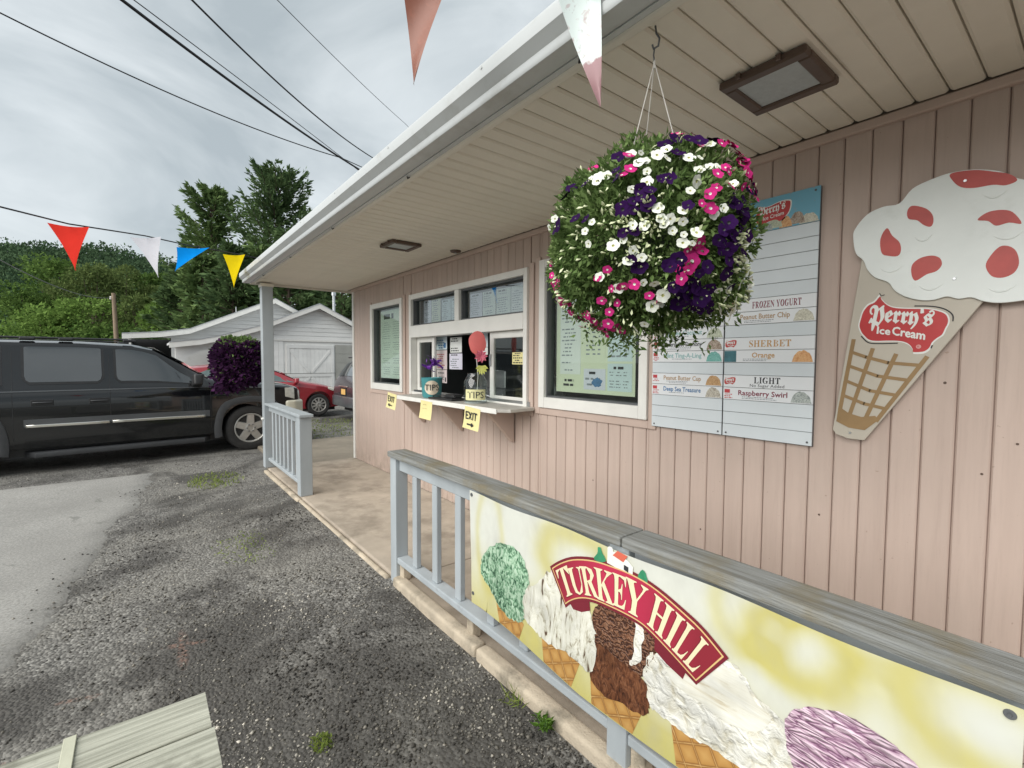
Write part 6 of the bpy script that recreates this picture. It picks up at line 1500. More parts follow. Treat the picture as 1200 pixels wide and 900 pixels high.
def section(v):
    """right half of a cross-section from (y, z_sill, z_belt, half_width, z_top, half_width_top)"""
    y, zs, zb, hw, zt, ht = v
    h = zb-zs
    g = max(zt-zb, 0.02)
    return [(0, zs), (hw-0.14, zs), (hw-0.045, zs+0.02), (hw-0.015, zs+h*0.25), (hw, zs+h*0.52), (hw-0.004, zs+h*0.8), (hw-0.018, zb), (hw-0.045, zb+min(0.035, g*0.4)),
            (ht+0.035, zt-min(0.10, g*0.35)), (ht, zt-min(0.035, g*0.2)), (ht-0.10, zt), (0, zt+0.025)]

class Car:
    def __init__(s, name, label, cat, loc, rz, st, paint, wheels, wr, track):
        s.root = thing(name, label, cat, loc, rz); s.st = st; s.wr = wr
        ys = []
        for a, c in zip(st[:-1], st[1:]):
            n = max(1, int((a[0]-c[0])/0.16)); ys += [a[0]+(c[0]-a[0])*i/n for i in range(n)]
        ys.append(st[-1][0])
        V, F = [], []; K = 12
        for y in ys:
            P = section(interp(st, y)); V += [(x, y, z) for x, z in P] + [(-x, y, z) for x, z in P[-2:0:-1]]
        m = 2*K-2
        for i in range(len(ys)-1):
            for j in range(m): F.append((i*m+j, i*m+(j+1) % m, (i+1)*m+(j+1) % m, (i+1)*m+j))
        F += [tuple(range(m)), tuple(range((len(ys)-1)*m+m-1, (len(ys)-1)*m-1, -1))]
        b = MB(); b.add(V, F); body = b.build('body', paint, s.root, local=True)
        cut = MB()
        for wy in wheels:
            for sx in (1, -1): cut.lathe([(wr+0.065, 0), (wr+0.065, 0.42)], (sx*1.15, wy, wr+0.01), (-sx, 0, 0), 28)
        co = cut.build('cutter', paint, None, local=True)
        md = body.modifiers.new('arches', 'BOOLEAN'); md.operation = 'DIFFERENCE'; md.object = co; md.solver = 'EXACT'
        co.matrix_world = Matrix.Identity(4); root_m = (s.root.location.copy(), s.root.rotation_euler.copy())
        s.root.location = (0, 0, 0); s.root.rotation_euler = (0, 0, 0)
        bpy.context.view_layer.update()
        me = bpy.data.meshes.new_from_object(body.evaluated_get(bpy.context.evaluated_depsgraph_get()))
        body.modifiers.clear(); body.data = me; me.shade_smooth(); me.set_sharp_from_angle(angle=radians(38))
        bpy.data.objects.remove(co)
        s.root.location, s.root.rotation_euler = root_m
        s.body = body
        for wy in wheels:
            for sx in (1, -1): s.wheel(sx, wy, track)
    def surf(s, y, u, lift=0.004, side=1):
        """point on the side: u counts along the cross-section points"""
        P = section(interp(s.st, y)); i = int(min(max(u, 0), len(P)-1.001)); k = u-i
        x, z = P[i][0]+(P[i+1][0]-P[i][0])*k, P[i][1]+(P[i+1][1]-P[i][1])*k
        d = Vector((P[i+1][0]-P[i][0], P[i+1][1]-P[i][1])); nx, nz_ = d.y, -d.x
        L = max(hypot(nx, nz_), 1e-6)
        return Vector((side*(x+nx/L*lift), y, z+nz_/L*lift))
    def panel(s, name, cols, m, lift=0.006, side=1, parent=None, nu=4, th=0.0):
        """cols: (y, u_low, u_high) from front to back"""
        V, F = [], []
        fine = []
        for a, c in zip(cols[:-1], cols[1:]):
            n = max(1, int(abs(a[0]-c[0])/0.12)); fine += [tuple(p+(q-p)*i/n for p, q in zip(a, c)) for i in range(n)]
        fine.append(cols[-1])
        for y, u0, u1 in fine: V += [s.surf(y, u0+(u1-u0)*j/nu, lift, side) for j in range(nu+1)]
        for i in range(len(fine)-1):
            for j in range(nu): F.append((i*(nu+1)+j, i*(nu+1)+j+1, (i+1)*(nu+1)+j+1, (i+1)*(nu+1)+j))
        b = MB(); b.add(V, F); o = b.build(name, m, parent or s.root, local=True, smooth=40, recalc=False)
        if th:
            md = o.modifiers.new('thickness', 'SOLIDIFY'); md.thickness = th; md.offset = 0
        return o
    def seam(s, y, u0, u1, side=1, wd=0.008):
        s.panel('door_seam', [(y+wd/2, u0, u1), (y-wd/2, u0, u1)], M['black'], 0.0025, side, nu=10)
    def across(s, name, rows, m, lift=0.006, hw=0.94):
        """sheet across the car (windscreen, rear window): rows of (y, z, half width)"""
        V, F = [], []; n = 10
        for y, z, h in rows: V += [Vector((h*(2*i/n-1), y, z+0.02*(1-(2*i/n-1)**2))) for i in range(n+1)]
        for r in range(len(rows)-1):
            for i in range(n): F.append((r*(n+1)+i, r*(n+1)+i+1, (r+1)*(n+1)+i+1, (r+1)*(n+1)+i))
        b = MB(); b.add(V, F); return b.build(name, m, s.root, local=True, smooth=60, recalc=False)
    def wheel(s, sx, wy, track):
        r = s.wr; wd = 0.235 if r > 0.36 else 0.20
        w_ = bpy.data.objects.new('wheel', None); COL.objects.link(w_); w_.parent = s.root; w_.location = (sx*track, wy, r)
        ax = (sx, 0, 0)
        b = MB(); b.lathe([(r*0.66, -wd), (r*0.93, -wd), (r, -wd+0.035), (r, -0.035), (r*0.975, -0.012), (r*0.90, 0.006), (r*0.70, 0.004), (r*0.655, -0.004), (r*0.655, -0.03)], (0, 0, 0), ax, 40)
        b.build('tyre', M['tyre'], w_, local=True, smooth=35)
        b = MB(); ri = r*0.655
        b.lathe([(ri, -0.06), (ri, -0.002), (ri*0.95, 0.002), (ri*0.90, -0.010), (ri*0.86, -0.05)], (0, 0, 0), ax, 40, cap=False)
        n = s.spokes
        for k in range(n):
            a = 2*pi*k/n+0.3; u = Vector((0, cos(a), sin(a))); v = Vector((0, -sin(a), cos(a))); A = Vector(ax)
            w0, w1 = (0.30, 0.20) if n < 7 else (0.13, 0.10)
            b.add([u*ri*0.16-v*ri*w0*0.75+A*0.004, u*ri*0.16+v*ri*w0*0.75+A*0.004, u*ri*0.93+v*ri*w1-A*0.006, u*ri*0.93-v*ri*w1-A*0.006,
                   u*ri*0.16-v*ri*w0*0.9-A*0.035, u*ri*0.16+v*ri*w0*0.9-A*0.035, u*ri*0.93+v*ri*w1*1.15-A*0.045, u*ri*0.93-v*ri*w1*1.15-A*0.045],
                  [(0, 1, 2, 3), (7, 6, 5, 4), (0, 4, 5, 1), (1, 5, 6, 2), (2, 6, 7, 3), (3, 7, 4, 0)])
        b.lathe([(ri*0.34, -0.03), (ri*0.34, 0.004), (ri*0.28, 0.010), (ri*0.20, 0.010), (ri*0.18, 0.002)], (0, 0, 0), ax, 24)
        b.build('rim', M['alloy'], w_, local=True, smooth=35)
        b = MB(); b.lathe([(ri*0.87, -0.075), (ri*0.87, -0.07)], (0, 0, 0), ax, 24); b.build('brake_shadow', M['black'], w_, local=True)
        b = MB()
        for k in range(6 if r > 0.36 else 5):
            a = 2*pi*k/6; b.lathe([(ri*0.05, 0.004), (ri*0.045, 0.016)], (0, ri*0.24*cos(a), ri*0.24*sin(a)), ax, 6)
        b.build('lug_nuts', M['darkgrey'], w_, local=True)
    def mirror(s, y, u, m, size=1.0):
        for side in (1, -1):
            p = s.surf(y, u, 0, side)
            b = MB(); V = []
            for q in [(0.02, 0.07, -0.03), (0.02, 0.10, 0.16), (0.21, 0.075, 0.17), (0.24, 0.05, 0.02), (0.02, -0.06, -0.02), (0.02, -0.05, 0.16), (0.20, -0.05, 0.165), (0.23, -0.05, 0.015)]:
                V.append(p+Vector((side*q[0]*size, q[1]*size, q[2]*size)))
            b.add(V, [(0, 1, 2, 3), (7, 6, 5, 4), (0, 4, 5, 1), (1, 5, 6, 2), (2, 6, 7, 3), (3, 7, 4, 0)])
            b.build('side_mirror', m, s.root, local=True, bevel=0.028*size, seg=3, smooth=50)

def suv():
    Car.spokes = 5
    st = [(0.90, 0.46, 1.00, 0.80, 1.03, 0.66), (0.82, 0.40, 1.06, 0.93, 1.10, 0.78), (0.64, 0.36, 1.09, 0.98, 1.15, 0.82), (0.2, 0.34, 1.11, 1.0, 1.20, 0.84), (-0.45, 0.33, 1.135, 1.0, 1.25, 0.84), (-0.62, 0.33, 1.14, 1.0, 1.30, 0.84),
          (-0.95, 0.33, 1.145, 1.0, 1.53, 0.80), (-1.34, 0.33, 1.15, 1.0, 1.775, 0.765), (-1.60, 0.33, 1.15, 1.0, 1.83, 0.76), (-2.2, 0.33, 1.15, 1.0, 1.855, 0.76), (-3.6, 0.34, 1.15, 1.0, 1.855, 0.755), (-4.35, 0.38, 1.15, 0.985, 1.83, 0.74), (-4.52, 0.42, 1.15, 0.96, 1.74, 0.71), (-4.60, 0.46, 1.12, 0.92, 1.40, 0.74)]
    c = Car('parked_suv', 'big four door black SUV parked across the left of the lot', 'SUV', (-10.40, 1.44, 0.0), radians(4.5), st, M['carblack'], (0.0, -3.5), 0.395, 0.985)
    for sd in (1, -1):
        # side windows: seal first, tinted pane on it
        for nm, cols in (('front', [(-0.74, 7.15, 7.35), (-0.80, 7.15, 7.52), (-1.0, 7.15, 7.72), (-1.30, 7.15, 8.08), (-1.45, 7.15, 8.16), (-1.75, 7.15, 8.18), (-1.785, 7.20, 8.12), (-1.80, 7.30, 8.02)]), ('rear', [(-1.97, 7.30, 8.02), (-1.985, 7.20, 8.12), (-2.02, 7.15, 8.18), (-2.73, 7.15, 8.18), (-2.765, 7.20, 8.12), (-2.78, 7.30, 8.02)]), ('cargo', [(-3.02, 7.15, 8.18), (-3.9, 7.15, 8.18), (-4.15, 7.15, 8.0)])):
            w_ = c.panel('window', cols, M['carglass'], 0.006, sd)
            f0, f1 = cols[0], cols[-1]
            c.panel('window_seal', [(f0[0]+0.03, f0[1]-0.06, f0[2]+0.06)]+[(y, a-0.06, e+0.06) for y, a, e in cols[1:-1]]+[(f1[0]-0.03, f1[1]-0.06, f1[2]+0.06)], M['black'], 0.003, sd, w_)
        for y in (-0.60, -1.885, -2.90): c.seam(y, 2.6, 7.05 if y > -1 else 8.3, sd)
        c.panel('belt_strip', [(0.3, 5.93, 6.06), (-4.3, 5.93, 6.06)], M['cladding'], 0.006, sd)
        c.panel('lower_cladding', [(-0.62, 2.0, 3.55), (-2.80, 2.0, 3.55)], M['carblack'], 0.004, sd)
        c.panel('cladding_band', [(-0.62, 3.55, 4.02), (-2.80, 3.55, 4.02)], M['cladding'], 0.010, sd)
        for a, e in ((-0.68, -1.87), (-1.90, -2.78)):
            c.panel('bright_strip', [(a, 3.50, 3.68), (e, 3.50, 3.68)], M['chrome'], 0.020, sd, th=0.012)
        for y in (-1.92, -2.78-0.02):
            p = c.surf(y+0.0, 5.05, 0.0, sd)
            yy = y-0.09 if y > -2.5 else y+0.19
            b = MB(); q = c.surf(yy, 5.0, 0.004, sd)
            b.obox(q, 0.006, 0.115, 0.042, Matrix.Identity(3)); h = b.build('door_handle', M['black'], c.root, local=True, bevel=0.005)
            b = MB(); b.bar(q+Vector((sd*0.022, 0.10, 0.004)), q+Vector((sd*0.022, -0.10, 0.004)), 0.03, 0.018); b.build('grip', M['cargrey'], h, local=True, bevel=0.007, smooth=50)
        # running board
        b = MB(); b.prism([(sd*0.80, -0.58, 0.30), (sd*1.035, -0.70, 0.30), (sd*1.035, -2.70, 0.30), (sd*0.80, -2.82, 0.30)], (0, 0, -0.075)); b.build('running_board', M['cargrey'], c.root, local=True, bevel=0.018, seg=2, smooth=40)
        # fender flares
        for wy in (0.0, -3.5):
            V, F = [], []; N = 26
            for i in range(N+1):
                a = radians(-14)+radians(208)*i/N
                sq = 1/max(abs(cos(a))**5+abs(sin(a))**5, 0.2)**(1/5)
                for rr, xx in ((0.455, 0.985), (0.455, 1.03), (0.50, 1.038), (0.555, 1.018), (0.56, 0.97)):
                    V.append((sd*xx, wy+rr*cos(a)*(0.55+0.45*sq), 0.405+rr*sin(a)*(0.55+0.45*sq)))
            for i in range(N):
                for j in range(4): F.append((i*5+j, i*5+j+1, (i+1)*5+j+1, (i+1)*5+j))
            b = MB(); b.add(V, F); b.build('fender_flare', M['cargrey'], c.root, local=True, smooth=50)
    for sd in (1, -1):
        b = MB(); b.tube([(sd*0.66, -1.55, 1.875), (sd*0.66, -1.70, 1.90), (sd*0.66, -4.0, 1.90), (sd*0.66, -4.12, 1.865)], 0.016, 8); b.build('roof_rail', M['black'], c.root, local=True, smooth=50)
        for yy in (-1.62, -2.35, -2.75, -4.05):
            b = MB(); b.box(sd*0.66-0.03, sd*0.66+0.03, yy-0.08, yy+0.08, 1.862, 1.905); b.build('rail_foot', M['black'], c.root, local=True, bevel=0.012)
    c.mirror(-0.80, 6.9, M['black'], 1.15)
    c.across('windscreen', [(-0.585, 1.295, 0.80), (-0.94, 1.555, 0.77), (-1.32, 1.785, 0.72)], M['carglass'])
    c.across('rear_window', [(-4.535, 1.72, 0.66), (-4.61, 1.42, 0.70), (-4.62, 1.25, 0.72)], M['carglass'])
    for sd in (1, -1):
        c.panel('headlight', [(0.88, 4.6, 6.3), (0.74, 4.7, 6.2), (0.58, 4.9, 5.95)], M['headlamp'], 0.012, sd)
        c.panel('tail_light', [(-4.40, 3.5, 7.5), (-4.56, 3.5, 7.5)], M['taillamp'], 0.010, sd)
    P = [(0.88, 0.56), (1.01, 0.60), (1.03, 0.76), (0.92, 0.92), (0.5, 1.01), (0, 1.04)]
    for nm, z0, z1, m_, k in (('front_bumper', 0.48, 0.85, M['creambumper'], 1.0), ('grille', 0.86, 1.02, M['black'], 0.955)):
        b = MB(); Q = [(x*(0.88 if nm == 'grille' else 1), y*k) for x, y in P[(2 if nm == 'grille' else 0):]]; Q = Q+[(-x, y) for x, y in Q[-2::-1]]
        b.prism([(x, y, z0) for x, y in Q], (0, 0, z1-z0)); b.build(nm, m_, c.root, local=True, bevel=0.05 if nm != 'grille' else 0.01, seg=4, smooth=50)
    b = MB(); b.box(-0.96, 0.96, -4.74, -4.50, 0.48, 0.70); b.build('rear_bumper', M['cargrey'], c.root, local=True, bevel=0.04, seg=3, smooth=50)
    b = MB(); b.box(-0.78, 0.78, -4.3, 0.7, 0.22, 0.36); b.build('chassis', M['black'], c.root, local=True)
suv()

def red_car():
    Car.spokes = 10
    st = [(0.80, 0.28, 0.62, 0.60, 0.66, 0.50), (0.72, 0.24, 0.66, 0.74, 0.70, 0.60), (0.50, 0.22, 0.74, 0.85, 0.79, 0.70), (0.15, 0.21, 0.83, 0.885, 0.89, 0.74), (-0.35, 0.20, 0.90, 0.90, 0.98, 0.74), (-0.55, 0.20, 0.92, 0.90, 1.04, 0.72), (-1.0, 0.20, 0.93, 0.90, 1.27, 0.66), (-1.45, 0.20, 0.94, 0.90, 1.425, 0.60),
          (-1.9, 0.20, 0.95, 0.90, 1.47, 0.59), (-2.5, 0.21, 0.96, 0.89, 1.46, 0.58), (-3.0, 0.23, 0.97, 0.875, 1.40, 0.56), (-3.35, 0.26, 0.96, 0.84, 1.18, 0.58), (-3.50, 0.30, 0.90, 0.78, 1.0, 0.60)]
    c = Car('parked_car', 'red hatchback with silver ten spoke wheels parked behind the black SUV', 'car', (-14.97, 4.02, 0.0), 0.0, st, M['carred'], (0.0, -2.65), 0.315, 0.868)
    for sd in (1, -1):
        for cols in ([(-0.62, 7.15, 7.25), (-0.95, 7.15, 7.75), (-1.35, 7.15, 8.08), (-1.70, 7.15, 8.12)], [(-1.79, 7.15, 8.12), (-2.55, 7.15, 8.1), (-2.85, 7.2, 7.8)]):
            c.panel('window', cols, M['carglass2'], 0.006, sd)
        for y in (-0.52, -1.745, -2.62): c.seam(y, 2.4, 7.0, sd)
        c.panel('headlight', [(0.70, 5.0, 7.4), (0.50, 5.3, 7.2), (0.26, 5.7, 6.9)], M['headlamp'], 0.010, sd)
        c.panel('tail_light', [(-3.25, 4.5, 7.5), (-3.46, 4.5, 7.0)], M['taillamp'], 0.010, sd)
        for y in (-1.6, -2.5):
            b = MB(); q = c.surf(y, 5.4, 0.012, sd); b.bar(q+Vector((0, 0.08, 0)), q-Vector((0, 0.08, 0)), 0.02, 0.03); b.build('door_handle', M['carred'], c.root, local=True, bevel=0.006)
    c.mirror(-0.62, 6.9, M['carred'], 0.85)
    c.across('windscreen', [(-0.52, 1.045, 0.70), (-0.98, 1.285, 0.65), (-1.42, 1.44, 0.58)], M['carglass2'])
    b = MB(); b.prism([(-0.62, 0.80, 0.26), (0.62, 0.80, 0.26), (0.45, 0.87, 0.26), (-0.45, 0.87, 0.26)], (0, 0, 0.26)); b.build('bumper_grille', M['black'], c.root, local=True, bevel=0.02)
    b = MB(); b.box(-0.7, 0.7, -3.3, 0.5, 0.14, 0.24); b.build('chassis', M['black'], c.root, local=True)
red_car()

def van():
    Car.spokes = 5
    # root at the rear axle; rear end faces the camera
    st = [(3.55, 0.40, 0.80, 0.70, 0.84, 0.6), (3.3, 0.32, 0.92, 0.86, 0.97, 0.72), (2.4, 0.28, 1.02, 0.92, 1.10, 0.76), (2.05, 0.28, 1.03, 0.92, 1.16, 0.76), (1.2, 0.28, 1.04, 0.92, 1.62, 0.66), (0.6, 0.28, 1.05, 0.92, 1.68, 0.65), (-0.25, 0.30, 1.06, 0.91, 1.66, 0.63), (-0.52, 0.33, 1.07, 0.90, 1.50, 0.66), (-0.74, 0.36, 1.07, 0.88, 1.16, 0.74), (-0.82, 0.36, 0.98, 0.86, 1.04, 0.74), (-0.86, 0.36, 0.80, 0.84, 0.83, 0.74)]
    c = Car('parked_crossover', 'dark crossover seen from its rear corner, half hidden by the pink stand', 'car', (-13.0, 5.22, 0.0), 0.0, st, M['carvan'], (0.0, 2.7), 0.34, 0.885)
    for sd in (1, -1):
        for cols in ([(1.75, 7.15, 7.35), (1.2, 7.15, 8.05), (0.95, 7.15, 8.1)], [(0.88, 7.15, 8.1), (0.05, 7.15, 8.1)], [(-0.02, 7.2, 8.05), (-0.45, 7.2, 7.8)]):
            c.panel('window', cols, M['carglass'], 0.006, sd)
        c.panel('tail_light', [(-0.60, 5.2, 7.6), (-0.80, 5.2, 7.4)], M['taillamp'], 0.012, sd)
        c.panel('lower_trim', [(2.3, 1.5, 3.0), (0.42, 1.5, 3.0)], M['cargrey'], 0.008, sd)
    c.across('rear_window', [(-0.40, 1.585, 0.60), (-0.555, 1.47, 0.64), (-0.765, 1.15, 0.70)], M['carglass'])
    b = MB(); b.prism([(-0.6, -0.28, 1.67), (0.6, -0.28, 1.67), (0.58, -0.52, 1.655), (-0.58, -0.52, 1.655)], (0, 0, 0.035)); b.build('roof_spoiler', M['black'], c.root, local=True, bevel=0.01)
    b = MB(); b.prism([(-0.89, -0.6, 0.34), (0.89, -0.6, 0.34), (0.86, -0.90, 0.34), (0.5, -0.95, 0.34), (-0.5, -0.95, 0.34), (-0.86, -0.90, 0.34)], (0, 0, 0.27)); b.build('rear_bumper', M['cladding'], c.root, local=True, bevel=0.03, seg=2, smooth=50)
    b = MB(); b.box(-0.16, 0.16, -0.875, -0.862, 0.66, 0.81); pl = b.build('number_plate', M['plate'], c.root, local=True, bevel=0.003)
    b = MB(); b.box(-0.25, 0.25, -0.868, -0.861, 0.63, 0.85); b.build('plate_recess', M['black'], c.root, local=True)
    b = MB(); b.box(-0.35, 0.35, -0.885, -0.86, 0.87, 0.90); b.build('chrome_strip', M['chrome'], c.root, local=True, bevel=0.004)
    b = MB(); b.box(-0.7, 0.7, -0.6, 3.2, 0.18, 0.33); b.build('chassis', M['black'], c.root, local=True)
van()

# ================================================================== WHITE GARAGE
def garage():
    t = thing('white_garage', 'white clapboard garage with flared twin gables and a braced barn door beyond the cars', 'garage', (-20.5, 3.5, 0))
    XF, XB = -19.0, -21.0
    prof = [(0.75, 2.14), (1.6, 2.26), (2.24, 2.42), (3.30, 2.77), (5.417, 3.72), (7.9, 2.50)]
    under = lambda y, P, d: np.interp(y, [p[0] for p in P], [p[1] for p in P])-d
    # front wall pieces
    b = MB()
    b.prism([(XF-0.25, y, z) for y, z in [(0.92, 0), (1.12, 0), (1.12, 1.45), (1.30, 1.72), (1.62, 1.90), (2.0, 1.96), (2.4, 1.90), (2.72, 1.72), (2.9, 1.45), (2.9, 0), (7.7, 0), (7.7, 2.45), (5.417, 3.60), (3.3, 2.66), (2.24, 2.31), (0.92, 2.06)]], (0.22, 0, 0))
    wl_ = b.build('wall', M['whitewood'], t)
    # clapboards of the gable
    z = 2.36
    while z < 3.58:
        z1 = z+0.155
        def yr(q): 
            l = float(np.interp(q, [2.30, 2.66, 3.62], [2.3, 3.3, 5.417])); r_ = float(np.interp(q, [2.40, 3.62], [7.75, 5.417])); return l+0.02, r_-0.02
        (l0, r0), (l1, r1) = yr(z), yr(z1)
        if r1-l1 > 0.1:
            m_ = MB(); m_.add([(XF-0.028, l0, z), (XF-0.028, r0, z), (XF-0.028, r1, z1), (XF-0.028, l1, z1), (XF+0.004, l0, z), (XF+0.004, r0, z), (XF-0.012, r1, z1), (XF-0.012, l1, z1)], [(0, 1, 2, 3), (7, 6, 5, 4), (0, 4, 5, 1), (1, 5, 6, 2), (2, 6, 7, 3), (3, 7, 4, 0)])
            m_.build('clapboard', M['whitewood'], wl_)
        z += 0.157
    b = MB(); b.box(XF-0.028, XF+0.02, 3.2, 7.72, 2.30, 2.357); b.build('band_board', M['white'], t)
    # boarded wall beside the doors
    y = 3.0
    while y < 4.18:
        m_ = MB(); m_.box(XF-0.028, XF-0.008, y, y+0.165, 0.02, 2.29); m_.build('wall_board', M['whitewood'], wl_); y += 0.17
    # barn door
    b = MB(); b.box(XF-0.028, XF-0.015, 4.27, 6.02, 0.05, 2.20); d = b.build('barn_door', M['white'], t)
    y = 4.28
    while y < 5.95:
        m_ = MB(); m_.box(XF-0.0145, XF-0.002, y, y+0.142, 0.06, 2.19); m_.build('door_board', M['whitewood'], d); y += 0.1455
    b = MB()
    for z in (0.10, 1.02, 2.10): b.box(XF-0.0015, XF+0.022, 4.28, 6.01, z-0.06, z+0.06)
    for y0 in (4.28, 5.90): b.box(XF-0.0015, XF+0.020, y0, y0+0.11, 0.165, 2.035)
    for (y0, z0, y1, z1) in ((4.4, 1.95, 5.1, 1.12), (5.88, 1.95, 5.18, 1.12), (4.4, 0.2, 5.1, 0.93), (5.88, 0.2, 5.18, 0.93)):
        b.bar((XF+0.010, y0, z0), (XF+0.010, y1, z1), 0.016, 0.10, (1, 0, 0)) if False else b.prism([(XF-0.001, y0, z0-0.06), (XF-0.001, y1, z1-0.06), (XF-0.001, y1, z1+0.06), (XF-0.001, y0, z0+0.06)], (0.018, 0, 0))
    b.build('door_brace', M['whitewood'], d)
    b = MB(); b.box(XF-0.02, XF+0.026, 4.22, 6.05, 1.085, 1.10); b.build('dark_ledge', M['cap'], d)
    b = MB(); b.box(XF-0.03, XF-0.02, 6.06, 7.6, 0.03, 2.2); g = b.build('garage_door', mat('grey garage door', (0.36, 0.36, 0.33), 0.7, 0.1, 3), t)
    for z in np.arange(0.05, 2.1, 0.36):
        b = MB(); b.box(XF-0.0195, XF-0.010, 6.08, 7.58, z, z+0.345); b.build('door_panel', g.data.materials[0], g, bevel=0.004)
    b = MB(); b.box(XF-2.5, XF-0.35, 1.0, 3.0, 0.0, 0.02); b.box(XF-2.6, XF-2.5, 0.95, 7.6, 0, 2.0); b.box(XF-2.5, XF-0.26, 2.95, 3.0, 0, 2.2); b.build('carport_interior', M['dark'], t)
    # front roof and its deep white rake board
    def roof(X_, P, back, nm, th=0.07, rake=0.17):
        b = MB()
        b.prism([(X_+0.25, y, z) for y, z in P]+[(X_+0.25, y, z-th) for y, z in P[::-1]], (-back, 0, 0)); b.build(nm, mat(nm+' white metal', (0.62, 0.63, 0.64), 0.45, 0.06, 3, 0.05), t)
        b = MB(); b.prism([(X_+0.255, y, z+0.006) for y, z in P]+[(X_+0.255, y, z-rake) for y, z in P[::-1]], (0.03, 0, 0)); b.build('rake_board', M['white'], t)
        b = MB(); b.prism([(X_+0.250, y, z+0.030) for y, z in P]+[(X_+0.250, y, z+0.0075) for y, z in P[::-1]], (0.05, 0, 0)); b.build('drip_edge', M['steel'], t)
    roof(XF, prof, 1.55, 'front_roof')
    P2 = [(-0.455, 2.46), (0.60, 2.55), (1.459, 2.70), (4.30, 4.02), (6.6, 2.80)]
    # rear gable: clapboards stepping up to its rake
    b = MB(); b.prism([(XB-0.06, y, z) for y, z in [(0.9, 0), (6.4, 0), (6.4, 2.85), (4.3, 3.93), (1.459, 2.60), (0.9, 2.5)]], (0.05, 0, 0)); w2 = b.build('rear_gable', M['whitewood'], t)
    z = 2.36
    while z < 3.9:
        z1 = z+0.15
        l = lambda q: float(np.interp(q, [2.36, 2.60, 3.93], [0.6, 1.459, 4.3]))+0.02; r_ = lambda q: float(np.interp(q, [2.85, 3.93], [6.4, 4.3]))-0.02
        if r_(z1)-l(z1) > 0.1:
            m_ = MB(); m_.add([(XB-0.008, l(z), z), (XB-0.008, r_(z), z), (XB-0.008, r_(z1), z1), (XB-0.008, l(z1), z1), (XB+0.030, l(z), z), (XB+0.030, r_(z), z), (XB+0.008, r_(z1), z1), (XB+0.008, l(z1), z1)], [(0, 1, 2, 3), (7, 6, 5, 4), (0, 4, 5, 1), (1, 5, 6, 2), (2, 6, 7, 3), (3, 7, 4, 0)])
            m_.build('clapboard', M['whitewood'], w2)
        z += 0.152
    roof(XB, P2, 3.0, 'rear_roof')
    b = MB(); b.box(XB-3.0, XB+0.22, -0.30, -0.22, 0.0, 2.36); b.build('carport_post', M['white'], t)
    b = MB(); b.box(XB-3.0, XB-2.9, -0.45, 6.4, 0, 2.4); b.box(XB-2.9, XB-0.07, 6.3, 6.4, 0, 2.7); b.build('back_wall', M['dark'], t)
    b = MB(); b.tube([(XB+0.1, 2.95, 3.3), (XB+0.1, 2.95, 3.62)], 0.018, 6); b.build('vent_pipe', M['steel'], t)
    b = MB(); b.tube([(XF-1.0, 6.35, 3.0), (XF-1.0, 6.35, 4.25)], 0.055, 10); b.lathe([(0.09, 0), (0.09, 0.12), (0.03, 0.18)], (XF-1.0, 6.35, 4.25), n=12); b.build('flue_pipe', M['steel'], t, smooth=40)
garage()

# ================================================================== TREES, HILL
def survey(px, d):
    """ground point seen at bearing px of the survey sketch, d metres out"""
    la = (px-600)/554.17*d
    f = Vector((-sin(HEAD), cos(HEAD), 0)); r_ = Vector((cos(HEAD), sin(HEAD), 0))
    return f*d+r_*la
LM = {'deep': leafmat('dark spruce needles', (0.046, 0.086, 0.040), (0.165, 0.242, 0.101), 0.2, 0.5), 'pine': leafmat('pine needles', (0.064, 0.114, 0.046), (0.216, 0.305, 0.114), 0.2, 0.5), 'mid': leafmat('green leaves', (0.051, 0.102, 0.026), (0.174, 0.268, 0.072), 0.3, 0.45), 'light': leafmat('light green leaves', (0.080, 0.152, 0.032), (0.254, 0.377, 0.102), 0.3, 0.5), 'olive': leafmat('olive leaves', (0.060, 0.095, 0.030), (0.185, 0.240, 0.085), 0.3, 0.5)}

